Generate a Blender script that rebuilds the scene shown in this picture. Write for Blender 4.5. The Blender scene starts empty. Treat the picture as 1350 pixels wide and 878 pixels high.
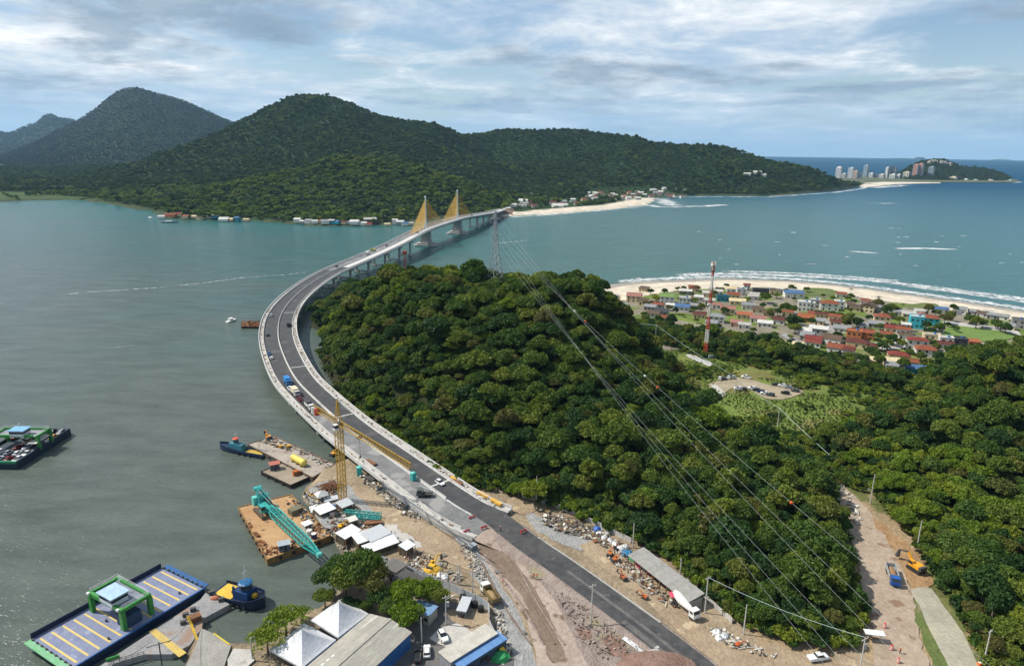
import bpy, bmesh, math, random
import numpy as np
from mathutils import Vector, Matrix

# ------------------------------------------------------------------ camera, sky, sun, exposure
scene = bpy.context.scene
F_PX, PITCH, ROLL, CAM_H = 900.0, math.radians(15.1), math.radians(0.74), 120.0
cam_data = bpy.data.cameras.new('camera')
cam_data.sensor_width = 36.0
cam_data.lens = 24.0
cam_data.clip_start = 1.0
cam_data.clip_end = 60000.0
cam = bpy.data.objects.new('camera', cam_data)
scene.collection.objects.link(cam)
cam.matrix_world = Matrix.Translation((0, 0, CAM_H)) @ Matrix.Rotation(math.pi/2 - PITCH, 4, 'X') @ Matrix.Rotation(ROLL, 4, 'Z')
scene.camera = cam

SUN_EL, SUN_AZ = math.radians(50), math.radians(-81)      # azimuth clockwise from +Y (the view direction)
world = bpy.data.worlds.new('World')
scene.world = world
world.use_nodes = True

def build_world():
    nt = world.node_tree
    nt.nodes.clear()
    N = nt.nodes.new
    L = nt.links.new
    out = N('ShaderNodeOutputWorld')
    bg = N('ShaderNodeBackground'); bg.inputs['Strength'].default_value = 0.1
    sky = N('ShaderNodeTexSky'); sky.sky_type = 'NISHITA'; sky.sun_disc = False
    sky.sun_elevation = SUN_EL; sky.sun_rotation = SUN_AZ
    sky.altitude = 100; sky.air_density = 1.0; sky.dust_density = 0.3; sky.ozone_density = 2.2
    tc = N('ShaderNodeTexCoord')
    sep = N('ShaderNodeSeparateXYZ'); L(tc.outputs['Generated'], sep.inputs[0])
    def math_(op, a, b=None, c=None):
        m = N('ShaderNodeMath'); m.operation = op
        for i, v in enumerate((a, b, c)):
            if v is None: continue
            if isinstance(v, (int, float)): m.inputs[i].default_value = v
            else: L(v, m.inputs[i])
        return m.outputs[0]
    zc = math_('MAXIMUM', sep.outputs[2], 0.0)
    zd = math_('ADD', zc, 0.10)
    u = math_('DIVIDE', sep.outputs[0], zd)
    v = math_('DIVIDE', sep.outputs[1], zd)
    comb = N('ShaderNodeCombineXYZ'); L(u, comb.inputs[0]); L(v, comb.inputs[1])
    def noise(scale, detail, rough, off, dist=0.0, sx=1.0, sy=1.0):
        mp = N('ShaderNodeMapping'); mp.inputs['Location'].default_value = off
        mp.inputs['Scale'].default_value = (sx, sy, 1)
        L(comb.outputs[0], mp.inputs[0])
        n = N('ShaderNodeTexNoise'); n.inputs['Scale'].default_value = scale
        n.inputs['Detail'].default_value = detail; n.inputs['Roughness'].default_value = rough
        n.inputs['Distortion'].default_value = dist
        L(mp.outputs[0], n.inputs['Vector'])
        return n.outputs[0]
    def ramp(val, stops):
        r = N('ShaderNodeValToRGB'); L(val, r.inputs[0])
        el = r.color_ramp.elements
        while len(el) < len(stops): el.new(0.5)
        for e, (p, c) in zip(el, stops):
            e.position = p; e.color = (c[0], c[1], c[2], 1) if isinstance(c, tuple) else (c, c, c, 1)
        return r.outputs[0]
    def mix(f, a, b, blend='MIX'):
        m = N('ShaderNodeMix'); m.data_type = 'RGBA'; m.blend_type = blend
        if isinstance(f, (int, float)): m.inputs[0].default_value = f
        else: L(f, m.inputs[0])
        for i, vv in ((6, a), (7, b)):
            if isinstance(vv, tuple): m.inputs[i].default_value = (*vv, 1)
            else: L(vv, m.inputs[i])
        return m.outputs[2]
    n1 = noise(0.5, 10, 0.55, SKY_OFF1, 0.2)
    n2 = noise(1.15, 12, 0.66, SKY_OFF2, 0.25, 1.0, 0.85)
    n3 = noise(0.42, 10, 0.62, SKY_OFF3, 0.2)
    # pale sheet of high cloud, broken by blue gaps
    cov = math_('ADD', math_('MULTIPLY', n1, 0.62), math_('MULTIPLY', n2, 0.38))
    sheet = ramp(cov, [(0.41, 0.0), (0.47, 0.55), (0.54, 0.96)])
    bright = ramp(n2, [(0.36, (3.6, 5.0, 6.8)), (0.46, (5.2, 6.2, 7.4)), (0.54, (7.0, 7.6, 8.2)), (0.63, (9.6, 9.7, 9.8))])
    base = mix(sheet, sky.outputs[0], bright)
    # grey undersides of lower cumulus
    low = ramp(math_('ADD', math_('MULTIPLY', n3, 0.75), math_('MULTIPLY', n2, 0.25)), [(0.505, 0.0), (0.565, 0.85)])
    dark = ramp(n2, [(0.35, (1.9, 2.7, 3.7)), (0.60, (3.1, 4.0, 5.0))])
    clouds = mix(low, base, dark)
    # toward the horizon the clouds blend into pale blue air
    hz = ramp(sep.outputs[2], [(0.0, 1.0), (0.02, 0.75), (0.09, 0.0)])
    final = mix(hz, clouds, (3.6, 5.4, 7.4))
    L(final, bg.inputs['Color'])
    L(bg.outputs[0], out.inputs['Surface'])
SKY_OFF1, SKY_OFF2, SKY_OFF3 = (4.0, 25.4, 0), (22.9, 7.7, 0), (14.9, 13.5, 0)
build_world()

sun_data = bpy.data.lights.new('sun', 'SUN')
sun_data.energy = 5.0
sun_data.angle = math.radians(0.6)
sun_data.color = (1.0, 0.94, 0.84)
sun = bpy.data.objects.new('sun', sun_data)
scene.collection.objects.link(sun)
sun_dir = Vector((math.sin(SUN_AZ)*math.cos(SUN_EL), math.cos(SUN_AZ)*math.cos(SUN_EL), math.sin(SUN_EL)))
sun.rotation_euler = (-sun_dir).to_track_quat('-Z', 'Y').to_euler()

scene.view_settings.view_transform = 'Standard'
scene.view_settings.look = 'None'
scene.view_settings.gamma = 1.0
scene.view_settings.use_curve_mapping = False
scene.view_settings.exposure = 0.22
scene.cycles.max_bounces = 5
scene.cycles.diffuse_bounces = 2
scene.cycles.glossy_bounces = 2
scene.cycles.transmission_bounces = 3
scene.cycles.transparent_max_bounces = 6
scene.cycles.volume_bounces = 0
scene.cycles.use_denoising = True
scene.cycles.caustics_reflective = False
scene.cycles.caustics_refractive = False

HAZE_DENSITY = 3.2e-5

# ------------------------------------------------------------------ helpers
random.seed(7)
RNG = np.random.default_rng(11)
COL = scene.collection

def ray(px, py):
    x, y = (px - 675)/F_PX, -(py - 439)/F_PX
    c, s = math.cos(ROLL), math.sin(ROLL)
    x, y = c*x - s*y, s*x + c*y
    return Vector((x, math.cos(PITCH) + math.sin(PITCH)*y, -math.sin(PITCH) + math.cos(PITCH)*y))
def P(px, py, z=0.0):                 # where the line of sight through a photo pixel meets height z
    d = ray(px, py); t = (z - CAM_H)/d.z
    return Vector((d.x*t, d.y*t, z))
def R(px, py, Y):                     # ... and where it reaches the distance Y
    d = ray(px, py); t = Y/d.y
    return Vector((d.x*t, Y, CAM_H + d.z*t))
def to_px(X, Y, Z):                   # numpy friendly: world -> photo pixel
    Z = Z - CAM_H
    d = Y*math.cos(PITCH) - Z*math.sin(PITCH); v = Y*math.sin(PITCH) + Z*math.cos(PITCH)
    x, y = X/d, v/d
    c, s = math.cos(ROLL), math.sin(-ROLL)
    return 675 + F_PX*(c*x - s*y), 439 - F_PX*(s*x + c*y), d

def lin(h):
    h = h.lstrip('#')
    o = []
    for i in (0, 2, 4):
        v = int(h[i:i+2], 16)/255
        o.append(v/12.92 if v <= 0.04045 else ((v + 0.055)/1.055)**2.4)
    return tuple(o)

MATS = {}
def node_mat(name):
    m = bpy.data.materials.new(name); m.use_nodes = True
    nt = m.node_tree; nt.nodes.clear()
    out = nt.nodes.new('ShaderNodeOutputMaterial')
    return m, nt, out

def mat(name, c1, c2=None, scale=1.0, rough=0.75, metal=0.0, bump=0.0, c3=None, detail=6, stretch=None, spots=None, lo=0.35, hi=0.65, spec=0.4, worldspace=False, bscale=None):
    """a procedural surface: noise mixed between two or three colours, optional second fine noise, spots and bump"""
    if name in MATS: return MATS[name]
    m, nt, out = node_mat(name)
    N = nt.nodes.new; L = nt.links.new
    b = N('ShaderNodeBsdfPrincipled'); L(b.outputs[0], out.inputs[0])
    b.inputs['Roughness'].default_value = rough; b.inputs['Metallic'].default_value = metal
    b.inputs['Specular IOR Level'].default_value = spec
    if c2 is None: c2 = tuple(x*0.78 for x in c1)
    if worldspace:
        g = N('ShaderNodeNewGeometry'); src = g.outputs['Position']
    else:
        g = N('ShaderNodeTexCoord'); src = g.outputs['Object']
    mp = N('ShaderNodeMapping'); L(src, mp.inputs[0])
    if stretch: mp.inputs['Scale'].default_value = stretch
    n = N('ShaderNodeTexNoise'); n.inputs['Scale'].default_value = scale; n.inputs['Detail'].default_value = detail
    n.inputs['Roughness'].default_value = 0.62; L(mp.outputs[0], n.inputs['Vector'])
    r = N('ShaderNodeValToRGB'); L(n.outputs[0], r.inputs[0])
    e = r.color_ramp.elements
    e[0].position = lo; e[0].color = (*c1, 1); e[1].position = hi; e[1].color = (*c2, 1)
    if c3 is not None:
        k = e.new((lo + hi)/2); k.color = (*c3, 1)
    col = r.outputs[0]
    n2 = N('ShaderNodeTexNoise'); n2.inputs['Scale'].default_value = scale*7; n2.inputs['Detail'].default_value = 4
    L(mp.outputs[0], n2.inputs['Vector'])
    r2 = N('ShaderNodeMapRange'); L(n2.outputs[0], r2.inputs[0])
    r2.inputs[1].default_value = 0.3; r2.inputs[2].default_value = 0.7; r2.inputs[3].default_value = 0.82; r2.inputs[4].default_value = 1.14
    mx = N('ShaderNodeMix'); mx.data_type = 'RGBA'; mx.blend_type = 'MULTIPLY'; mx.inputs[0].default_value = 1
    L(col, mx.inputs[6]); L(r2.outputs[0], mx.inputs[7]); col = mx.outputs[2]
    if spots:
        sc, th, c = spots
        n3 = N('ShaderNodeTexNoise'); n3.inputs['Scale'].default_value = sc; n3.inputs['Detail'].default_value = 5
        L(mp.outputs[0], n3.inputs['Vector'])
        r3 = N('ShaderNodeMapRange'); L(n3.outputs[0], r3.inputs[0])
        r3.inputs[1].default_value = th; r3.inputs[2].default_value = th + 0.06
        m3 = N('ShaderNodeMix'); m3.data_type = 'RGBA'; L(r3.outputs[0], m3.inputs[0]); L(col, m3.inputs[6]); m3.inputs[7].default_value = (*c, 1)
        col = m3.outputs[2]
    L(col, b.inputs['Base Color'])
    if bump:
        bp = N('ShaderNodeBump'); bp.inputs['Strength'].default_value = 1.0; bp.inputs['Distance'].default_value = bump
        src2 = n.outputs[0]
        if bscale:
            n4 = N('ShaderNodeTexNoise'); n4.inputs['Scale'].default_value = bscale; n4.inputs['Detail'].default_value = 5
            L(mp.outputs[0], n4.inputs['Vector']); src2 = n4.outputs[0]
        L(src2, bp.inputs['Height']); L(bp.outputs[0], b.inputs['Normal'])
    MATS[name] = m
    return m

def paint(hexc, rough=0.45, metal=0.0, dirt=0.75, scale=0.6):
    c = lin(hexc)
    return mat('paint_%s_%d_%d' % (hexc, int(rough*100), int(dirt*100)), c, tuple(x*dirt for x in c), scale=scale, rough=rough, metal=metal)

class MB:
    """collects polygons, then becomes ONE mesh object"""
    def __init__(s): s.v = []; s.f = []; s.mi = []; s.cur = 0
    def face(s, pts):
        i = len(s.v); s.v.extend([tuple(p) for p in pts]); s.f.append(tuple(range(i, i + len(pts)))); s.mi.append(s.cur)
    def add(s, verts, faces):
        i = len(s.v); s.v.extend([tuple(p) for p in verts])
        for f in faces: s.f.append(tuple(i + k for k in f)); s.mi.append(s.cur)
    def box(s, c, d, rz=0.0, taper=1.0, M=None):
        cx, cy, cz = c; x, y, z = d[0]/2, d[1]/2, d[2]/2
        ca, sa = math.cos(rz), math.sin(rz)
        vs = []
        for k, t in ((-1, 1.0), (1, taper)):
            for a, b in ((-1, -1), (1, -1), (1, 1), (-1, 1)):
                px, py = a*x*t, b*y*t
                vs.append((cx + px*ca - py*sa, cy + px*sa + py*ca, cz + k*z))
        if M is not None: vs = [tuple(M @ Vector(q)) for q in vs]
        s.add(vs, [(3, 2, 1, 0), (4, 5, 6, 7), (0, 1, 5, 4), (1, 2, 6, 5), (2, 3, 7, 6), (3, 0, 4, 7)])
        return s
    def bar(s, a, b, w, h=None):
        """box section bar from a to b"""
        a, b = Vector(a), Vector(b); h = h or w
        d = b - a
        if d.length < 1e-6: return s
        d.normalize()
        up = Vector((0, 0, 1)) if abs(d.z) < 0.95 else Vector((0, 1, 0))
        r = d.cross(up).normalized(); u = r.cross(d).normalized()
        vs = []
        for q in (a, b):
            for i, j in ((-1, -1), (1, -1), (1, 1), (-1, 1)): vs.append(q + r*(i*w/2) + u*(j*h/2))
        s.add(vs, [(3, 2, 1, 0), (4, 5, 6, 7), (0, 1, 5, 4), (1, 2, 6, 5), (2, 3, 7, 6), (3, 0, 4, 7)])
        return s
    def tube(s, pts, r, n=8, caps=True):
        pts = [Vector(p) for p in pts]
        rs = r if isinstance(r, (list, tuple)) else [r]*len(pts)
        base = len(s.v)
        for i, p in enumerate(pts):
            d = (pts[min(i + 1, len(pts) - 1)] - pts[max(i - 1, 0)]).normalized()
            up = Vector((0, 0, 1)) if abs(d.z) < 0.9 else Vector((1, 0, 0))
            a = d.cross(up).normalized(); b = a.cross(d).normalized()
            for k in range(n):
                t = 2*math.pi*k/n
                s.v.append(tuple(p + a*(math.cos(t)*rs[i]) + b*(math.sin(t)*rs[i])))
        for i in range(len(pts) - 1):
            for k in range(n):
                k2 = (k + 1) % n
                s.f.append((base + i*n + k, base + i*n + k2, base + (i + 1)*n + k2, base + (i + 1)*n + k)); s.mi.append(s.cur)
        if caps:
            s.f.append(tuple(base + k for k in reversed(range(n)))); s.mi.append(s.cur)
            s.f.append(tuple(base + (len(pts) - 1)*n + k for k in range(n))); s.mi.append(s.cur)
        return s
    def cyl(s, c, r, h, n=12, r2=None):
        return s.tube([c, (c[0], c[1], c[2] + h)], [r, r if r2 is None else r2], n)
    def prism(s, poly, z0, z1):
        n = len(poly)
        a = sum(poly[i][0]*poly[(i + 1) % n][1] - poly[(i + 1) % n][0]*poly[i][1] for i in range(n))
        if a < 0: poly = list(reversed(poly))
        vs = [(p[0], p[1], z0) for p in poly] + [(p[0], p[1], z1) for p in poly]
        s.add(vs, [tuple(reversed(range(n))), tuple(range(n, 2*n))] + [(i, (i + 1) % n, n + (i + 1) % n, n + i) for i in range(n)])
        return s
    def dome(s, c, rx, ry, rz, n=10, m=4, jitter=0.0):
        rows = []
        for j in range(m):
            t = (j/m)*math.pi/2
            rows.append([(c[0] + rx*math.cos(t)*math.cos(2*math.pi*k/n)*(1 + random.uniform(-jitter, jitter)), c[1] + ry*math.cos(t)*math.sin(2*math.pi*k/n)*(1 + random.uniform(-jitter, jitter)), c[2] + rz*math.sin(t)*(1 + random.uniform(-jitter, jitter))) for k in range(n)])
        vs = [p for r in rows for p in r] + [(c[0], c[1], c[2] + rz)]
        fs = []
        for j in range(m - 1):
            for k in range(n): fs.append((j*n + k, j*n + (k + 1) % n, (j + 1)*n + (k + 1) % n, (j + 1)*n + k))
        for k in range(n): fs.append(((m - 1)*n + k, (m - 1)*n + (k + 1) % n, m*n))
        s.add(vs, fs)
        return s
    def mesh(s, name, mats):
        me = bpy.data.meshes.new(name)
        me.from_pydata(s.v, [], s.f)
        for m in (mats if isinstance(mats, (list, tuple)) else [mats]): me.materials.append(m)
        if len(me.materials) > 1: me.polygons.foreach_set('material_index', s.mi)
        me.update()
        return me
    def build(s, name, mats, parent=None, loc=None, rz=0.0):
        o = bpy.data.objects.new(name, s.mesh(name, mats))
        COL.objects.link(o)
        if parent: o.parent = parent
        if loc is not None: o.location = loc
        if rz: o.rotation_euler.z = rz
        return o

def tag(o, label=None, cat=None, group=None, kind=None):
    if label: o['label'] = label
    if cat: o['category'] = cat
    if group: o['group'] = group
    if kind: o['kind'] = kind
    return o
def thing(name, label, cat, loc=(0, 0, 0), rz=0.0, group=None):
    o = bpy.data.objects.new(name, None); COL.objects.link(o)
    o.empty_display_size = 0.5
    o.location = loc; o.rotation_euler.z = rz
    return tag(o, label, cat, group)
def copy_tree(o, loc=None, rz=None, parent=None):
    c = o.copy(); COL.objects.link(c); c.parent = parent
    if loc is not None: c.location = loc
    if rz is not None: c.rotation_euler.z = rz
    for ch in o.children: copy_tree(ch, parent=c)
    return c
ORD = ['leftmost', 'second', 'third', 'fourth', 'fifth', 'sixth', 'seventh', 'eighth', 'ninth', 'tenth', 'eleventh', 'twelfth', 'thirteenth', 'fourteenth', 'fifteenth', 'sixteenth', 'seventeenth', 'eighteenth', 'nineteenth', 'twentieth'] + ['%dth' % i for i in range(21, 90)]
def rank_labels(items):
    """items: (object, base label, photo x). Look-alikes are told apart by their order across the picture."""
    by = {}
    for o, base, x in items: by.setdefault(base, []).append((x, o))
    for base, lst in by.items():
        lst.sort(key=lambda t: t[0])
        n = len(lst)
        for i, (x, o) in enumerate(lst):
            if n == 1: o['label'] = base
            elif i == 0: o['label'] = base + ', leftmost of %d' % n
            elif i == n - 1: o['label'] = base + ', rightmost of %d' % n
            else: o['label'] = base + ', %s of %d from left' % (ORD[i], n)

def fbm(x, y, seed=0, octaves=4, scale=1.0):
    """vectorised value noise, -1..1"""
    out = np.zeros_like(x, dtype=float); amp = 1.0; tot = 0.0; f = 1.0/scale
    for o in range(octaves):
        xs, ys = x*f + 37.1*o + seed*13.7, y*f + 11.9*o + seed*7.3
        xi, yi = np.floor(xs).astype(np.int64), np.floor(ys).astype(np.int64)
        xf, yf = xs - xi, ys - yi
        xf = xf*xf*(3 - 2*xf); yf = yf*yf*(3 - 2*yf)
        def h(a, b):
            n = (a*374761393 + b*668265263 + seed*974711) & 0x7fffffff
            n = ((n ^ (n >> 13))*1274126177) & 0x7fffffff
            return ((n ^ (n >> 16)) & 0xffff)/32767.5 - 1
        v = (h(xi, yi)*(1 - xf) + h(xi + 1, yi)*xf)*(1 - yf) + (h(xi, yi + 1)*(1 - xf) + h(xi + 1, yi + 1)*xf)*yf
        out += v*amp; tot += amp; amp *= 0.5; f *= 2.03
    return out/tot

def poly_sd(poly, X, Y):
    """signed distance to a polygon, positive inside"""
    pts = np.array([(p[0], p[1]) for p in poly], float); n = len(pts)
    best = np.full(X.shape, 1e18); inside = np.zeros(X.shape, bool)
    for i in range(n):
        a, b = pts[i], pts[(i + 1) % n]
        ex, ey = b - a; L2 = max(ex*ex + ey*ey, 1e-9)
        t = np.clip(((X - a[0])*ex + (Y - a[1])*ey)/L2, 0, 1)
        best = np.minimum(best, (X - a[0] - t*ex)**2 + (Y - a[1] - t*ey)**2)
        if a[1] != b[1]:
            c = ((a[1] > Y) != (b[1] > Y)) & (X < (b[0] - a[0])*(Y - a[1])/(b[1] - a[1]) + a[0])
            inside ^= c
    d = np.sqrt(best)
    return np.where(inside, d, -d)

def tps(ctrl, X, Y, lam=1e-3, S=100.0):
    """thin plate spline through (x, y, z) control points"""
    c = np.array(ctrl, float); xy = c[:, :2]/S; n = len(c)
    def phi(r2): return np.where(r2 > 1e-12, 0.5*r2*np.log(np.maximum(r2, 1e-12)), 0)
    d2 = ((xy[:, None] - xy[None])**2).sum(-1)
    A = np.zeros((n + 3, n + 3)); A[:n, :n] = phi(d2) + lam*np.eye(n)
    A[:n, n] = 1; A[:n, n + 1:] = xy; A[n, :n] = 1; A[n + 1:, :n] = xy.T
    w = np.linalg.solve(A, np.concatenate([c[:, 2], [0, 0, 0]]))
    out = w[n] + w[n + 1]*X/S + w[n + 2]*Y/S
    for i in range(n): out = out + w[i]*phi((X/S - xy[i, 0])**2 + (Y/S - xy[i, 1])**2)
    return out

def grid_mesh(name, X, Y, Z, material, kind='structure', color=None, keep=None):
    ny, nx = X.shape
    idx = np.arange(nx*ny).reshape(ny, nx)
    q = np.stack([idx[:-1, :-1], idx[:-1, 1:], idx[1:, 1:], idx[1:, :-1]], -1).reshape(-1, 4)
    V = np.stack([X, Y, Z], -1).reshape(-1, 3)
    if keep is not None:
        k = keep[:-1, :-1] | keep[:-1, 1:] | keep[1:, 1:] | keep[1:, :-1]
        q = q[k.ravel()]
        used = np.unique(q); remap = np.full(nx*ny, -1); remap[used] = np.arange(len(used))
        V = V[used]; q = remap[q]
    me = bpy.data.meshes.new(name)
    me.vertices.add(len(V)); me.vertices.foreach_set('co', V.ravel())
    me.loops.add(q.size); me.loops.foreach_set('vertex_index', q.ravel().astype(np.int32))
    me.polygons.add(len(q)); me.polygons.foreach_set('loop_start', np.arange(0, q.size, 4, dtype=np.int32))
    me.polygons.foreach_set('use_smooth', np.ones(len(q), bool))
    me.update(calc_edges=True)
    if color is not None:
        c = color.reshape(-1, color.shape[-1])
        if keep is not None: c = c[used]
        a = me.color_attributes.new('zone', 'FLOAT_COLOR', 'POINT')
        a.data.foreach_set('color', np.concatenate([c[:, :3], np.ones((len(c), 1))], 1).ravel())
    me.materials.append(material)
    o = bpy.data.objects.new(name, me); COL.objects.link(o)
    tag(o, kind=kind)
    return o
# ------------------------------------------------------------------ water
def water_material():
    m, nt, out = node_mat('water')
    N = nt.nodes.new; L = nt.links.new
    b = N('ShaderNodeBsdfPrincipled'); L(b.outputs[0], out.inputs[0])
    g = N('ShaderNodeNewGeometry')
    sep = N('ShaderNodeSeparateXYZ'); L(g.outputs['Position'], sep.inputs[0])
    big = N('ShaderNodeTexNoise'); big.inputs['Scale'].default_value = 0.0035; big.inputs['Detail'].default_value = 6
    big.inputs['Roughness'].default_value = 0.6; big.inputs['Distortion'].default_value = 0.6
    mpb = N('ShaderNodeMapping'); mpb.inputs['Scale'].default_value = (1.0, 2.2, 1); L(g.outputs['Position'], mpb.inputs[0]); L(mpb.outputs[0], big.inputs['Vector'])
    def mth(op, a, b_=None):
        k = N('ShaderNodeMath'); k.operation = op
        for i, v in enumerate((a, b_)):
            if v is None: continue
            if isinstance(v, (int, float)): k.inputs[i].default_value = v
            else: L(v, k.inputs[i])
        return k.outputs[0]
    # turbid estuary near the camera -> teal channel -> blue open sea
    t = mth('ADD', mth('ADD', mth('MULTIPLY', sep.outputs[1], 0.001), mth('MULTIPLY', sep.outputs[0], 0.00075)), mth('MULTIPLY', mth('SUBTRACT', big.outputs[0], 0.5), 0.55))
    r = N('ShaderNodeValToRGB'); L(mth('MULTIPLY', t, 0.25), r.inputs[0])
    el = r.color_ramp.elements
    for p, c in ((0.19, (0.020, 0.096, 0.088)), (0.33, (0.016, 0.092, 0.094)), (0.6, (0.007, 0.074, 0.108))):
        k = el.new(p); k.color = (*c, 1)
    el[0].position = 0.055; el[0].color = (0.080, 0.098, 0.084, 1)
    el[-1].position = 1.0; el[-1].color = (0.003, 0.05, 0.105, 1)
    mpw = N('ShaderNodeMapping'); mpw.inputs['Scale'].default_value = (0.35, 1.0, 1); mpw.inputs['Rotation'].default_value = (0, 0, 0.15); L(g.outputs['Position'], mpw.inputs[0])
    wn = N('ShaderNodeTexNoise'); wn.inputs['Scale'].default_value = 0.09; wn.inputs['Detail'].default_value = 8; wn.inputs['Roughness'].default_value = 0.72; L(mpw.outputs[0], wn.inputs['Vector'])
    wr = N('ShaderNodeMapRange'); L(wn.outputs[0], wr.inputs[0]); wr.inputs[1].default_value = 0.3; wr.inputs[2].default_value = 0.7; wr.inputs[3].default_value = 0.72; wr.inputs[4].default_value = 1.28
    wm = N('ShaderNodeMix'); wm.data_type = 'RGBA'; wm.blend_type = 'MULTIPLY'; wm.inputs[0].default_value = 1; L(r.outputs[0], wm.inputs[6]); L(wr.outputs[0], wm.inputs[7])
    L(wm.outputs[2], b.inputs['Base Color'])
    far = N('ShaderNodeMapRange'); L(sep.outputs[1], far.inputs[0]); far.inputs[1].default_value = 700; far.inputs[2].default_value = 3500; far.inputs[3].default_value = 0.17; far.inputs[4].default_value = 0.55
    L(far.outputs[0], b.inputs['Roughness'])           # choppier, rougher water out at sea
    fs = N('ShaderNodeMapRange'); L(sep.outputs[1], fs.inputs[0]); fs.inputs[1].default_value = 500; fs.inputs[2].default_value = 2600; fs.inputs[3].default_value = 0.30; fs.inputs[4].default_value = 0.03
    L(fs.outputs[0], b.inputs['Specular IOR Level'])
    b.inputs['IOR'].default_value = 1.33
    # ripples in two directions, longer swell far out
    bumps = []
    for sc, st, rot, dist in ((0.42, (1.0, 2.4, 1), 0.5, 0.30), (1.3, (1.0, 1.9, 1), -0.3, 0.11), (0.055, (1.0, 3.2, 1), 0.25, 0.5), (0.012, (1, 2, 1), 0.1, 0.9)):
        mp = N('ShaderNodeMapping'); mp.inputs['Rotation'].default_value = (0, 0, rot); mp.inputs['Scale'].default_value = st
        L(g.outputs['Position'], mp.inputs[0])
        n = N('ShaderNodeTexNoise'); n.inputs['Scale'].default_value = sc; n.inputs['Detail'].default_value = 3; L(mp.outputs[0], n.inputs['Vector'])
        bp = N('ShaderNodeBump'); bp.inputs['Distance'].default_value = dist
        L(n.outputs[0], bp.inputs['Height'])
        if bumps: L(bumps[-1].outputs[0], bp.inputs['Normal'])
        bumps.append(bp)
    L(bumps[-1].outputs[0], b.inputs['Normal'])
    return m
WATER = water_material()
def build_water():
    mb = MB()
    rings = [0, 400, 1500, 5000, 20000]
    n = 96
    rows = []
    for r_ in rings[1:]:
        rows.append([(r_*math.sin(2*math.pi*k/n), r_*math.cos(2*math.pi*k/n), 0) for k in range(n)])
    mb.face(list(reversed(rows[0])))
    for a, b_ in zip(rows[:-1], rows[1:]):
        for k in range(n): mb.face([a[k], a[(k + 1) % n], b_[(k + 1) % n], b_[k]][::-1])
    o = mb.build('water', WATER); tag(o, kind='structure')
build_water()

# ------------------------------------------------------------------ near land: shore, two hills, beach
def px_pts(lst, z=1.0): return [P(x, y, z).xy for x, y in lst]
SHORE = [(-40, 40), (-62, 110)] + [tuple(v) for v in px_pts([(245, 862), (262, 831), (282, 838), (303, 853), (333, 853), (352, 845), (385, 815), (424, 803), (442, 786), (452, 745), (457, 733), (397, 651), (420, 626), (450, 612), (470, 602)])] + \
    [(-72, 290), (-84, 315)] + [tuple(v) for v in px_pts([(440, 500), (424, 476)])] + [(-112, 388), (-113, 408), (-106, 428), (-122, 440), (-138, 452), (-143, 480), (-143, 520), (-130, 556), (-100, 572), (0, 580), (60, 592)] + \
    [tuple(v) for v in px_pts([(805, 375), (850, 371), (900, 369), (960, 367), (1040, 370), (1100, 375), (1150, 381), (1200, 388), (1250, 395), (1300, 402), (1350, 410)], 0)] + [(520, 420), (600, 250), (650, 40)]
FLAT = 3.5
# forest outlines (ground level)
F1 = px_pts([(414, 468), (428, 508), (462, 540), (540, 592), (600, 636), (672, 650), (722, 664), (770, 684), (832, 708), (905, 752), (945, 792), (990, 826), (1050, 850), (1118, 848), (1136, 800), (1126, 740), (1112, 690), (1092, 640), (1060, 608), (1010, 588), (968, 570), (936, 546), (900, 512), (862, 482)], FLAT) + [(75, 425), (60, 520), (40, 570), (-60, 565), (-128, 550), (-148, 500), (-144, 448), (-112, 428), (-118, 392)]
F1 = [tuple(v) for v in F1]
F2 = [tuple(v) for v in px_pts([(1294, 876), (1268, 826), (1240, 782), (1222, 745), (1196, 706), (1168, 672), (1140, 645), (1112, 622), (1075, 600), (1040, 584), (1095, 576), (1140, 564), (1178, 534), (1208, 512), (1240, 494)], FLAT)] + [(240, 375), (330, 400), (480, 330), (480, 120), (200, 70)]
F3 = [tuple(v) for v in px_pts([(835, 444), (900, 462), (955, 474), (1010, 484), (1080, 502), (1150, 518), (1195, 514), (1205, 500), (1165, 494), (1120, 488), (1070, 474), (1040, 462), (1000, 452), (960, 448), (905, 436), (860, 428), (830, 428)], FLAT)]
hill_ctrl = []
TREE = 11.0
for px, py, Y in [(470, 384, 365), (520, 366, 350), (600, 360, 345), (680, 358, 340), (750, 354, 335), (788, 362, 328), (808, 392, 318), (826, 430, 308), (500, 425, 320), (560, 430, 290), (650, 430, 285), (740, 430, 280), (600, 500, 250), (700, 520, 245), (640, 580, 222), (740, 590, 219), (850, 500, 262), (800, 470, 272), (520, 500, 276), (560, 560, 243)]:
    v = R(px, py, Y); hill_ctrl.append((v.x, v.y, max(v.z - TREE - FLAT, 0)))
for px, py, z in [(900, 560, 21), (950, 620, 17), (1000, 700, 15), (850, 620, 19), (930, 700, 15), (1050, 640, 14), (1060, 760, 14), (960, 560, 17), (800, 640, 17), (1000, 600, 15)]:
    v = P(px, py, z); hill_ctrl.append((v.x, v.y, z - TREE - FLAT))
for px, py, Y in [(1350, 442, 290), (1300, 452, 290), (1235, 488, 287), (1185, 522, 282), (1300, 550, 235), (1350, 550, 240), (1250, 620, 215), (1340, 690, 188), (1200, 600, 226), (1300, 780, 160)]:
    v = R(px, py, Y); hill_ctrl.append((v.x, v.y, max(v.z - TREE - FLAT, 0)))
hill_ctrl += [(300, 290, 34), (380, 260, 36), (300, 200, 26), (420, 160, 30), (330, 350, 12), (480, 300, 10), (300, 120, 20), (200, 90, 8)]
for x, y in F1[:23] + F2[:15] + F3: hill_ctrl.append((x, y, 0))
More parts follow.
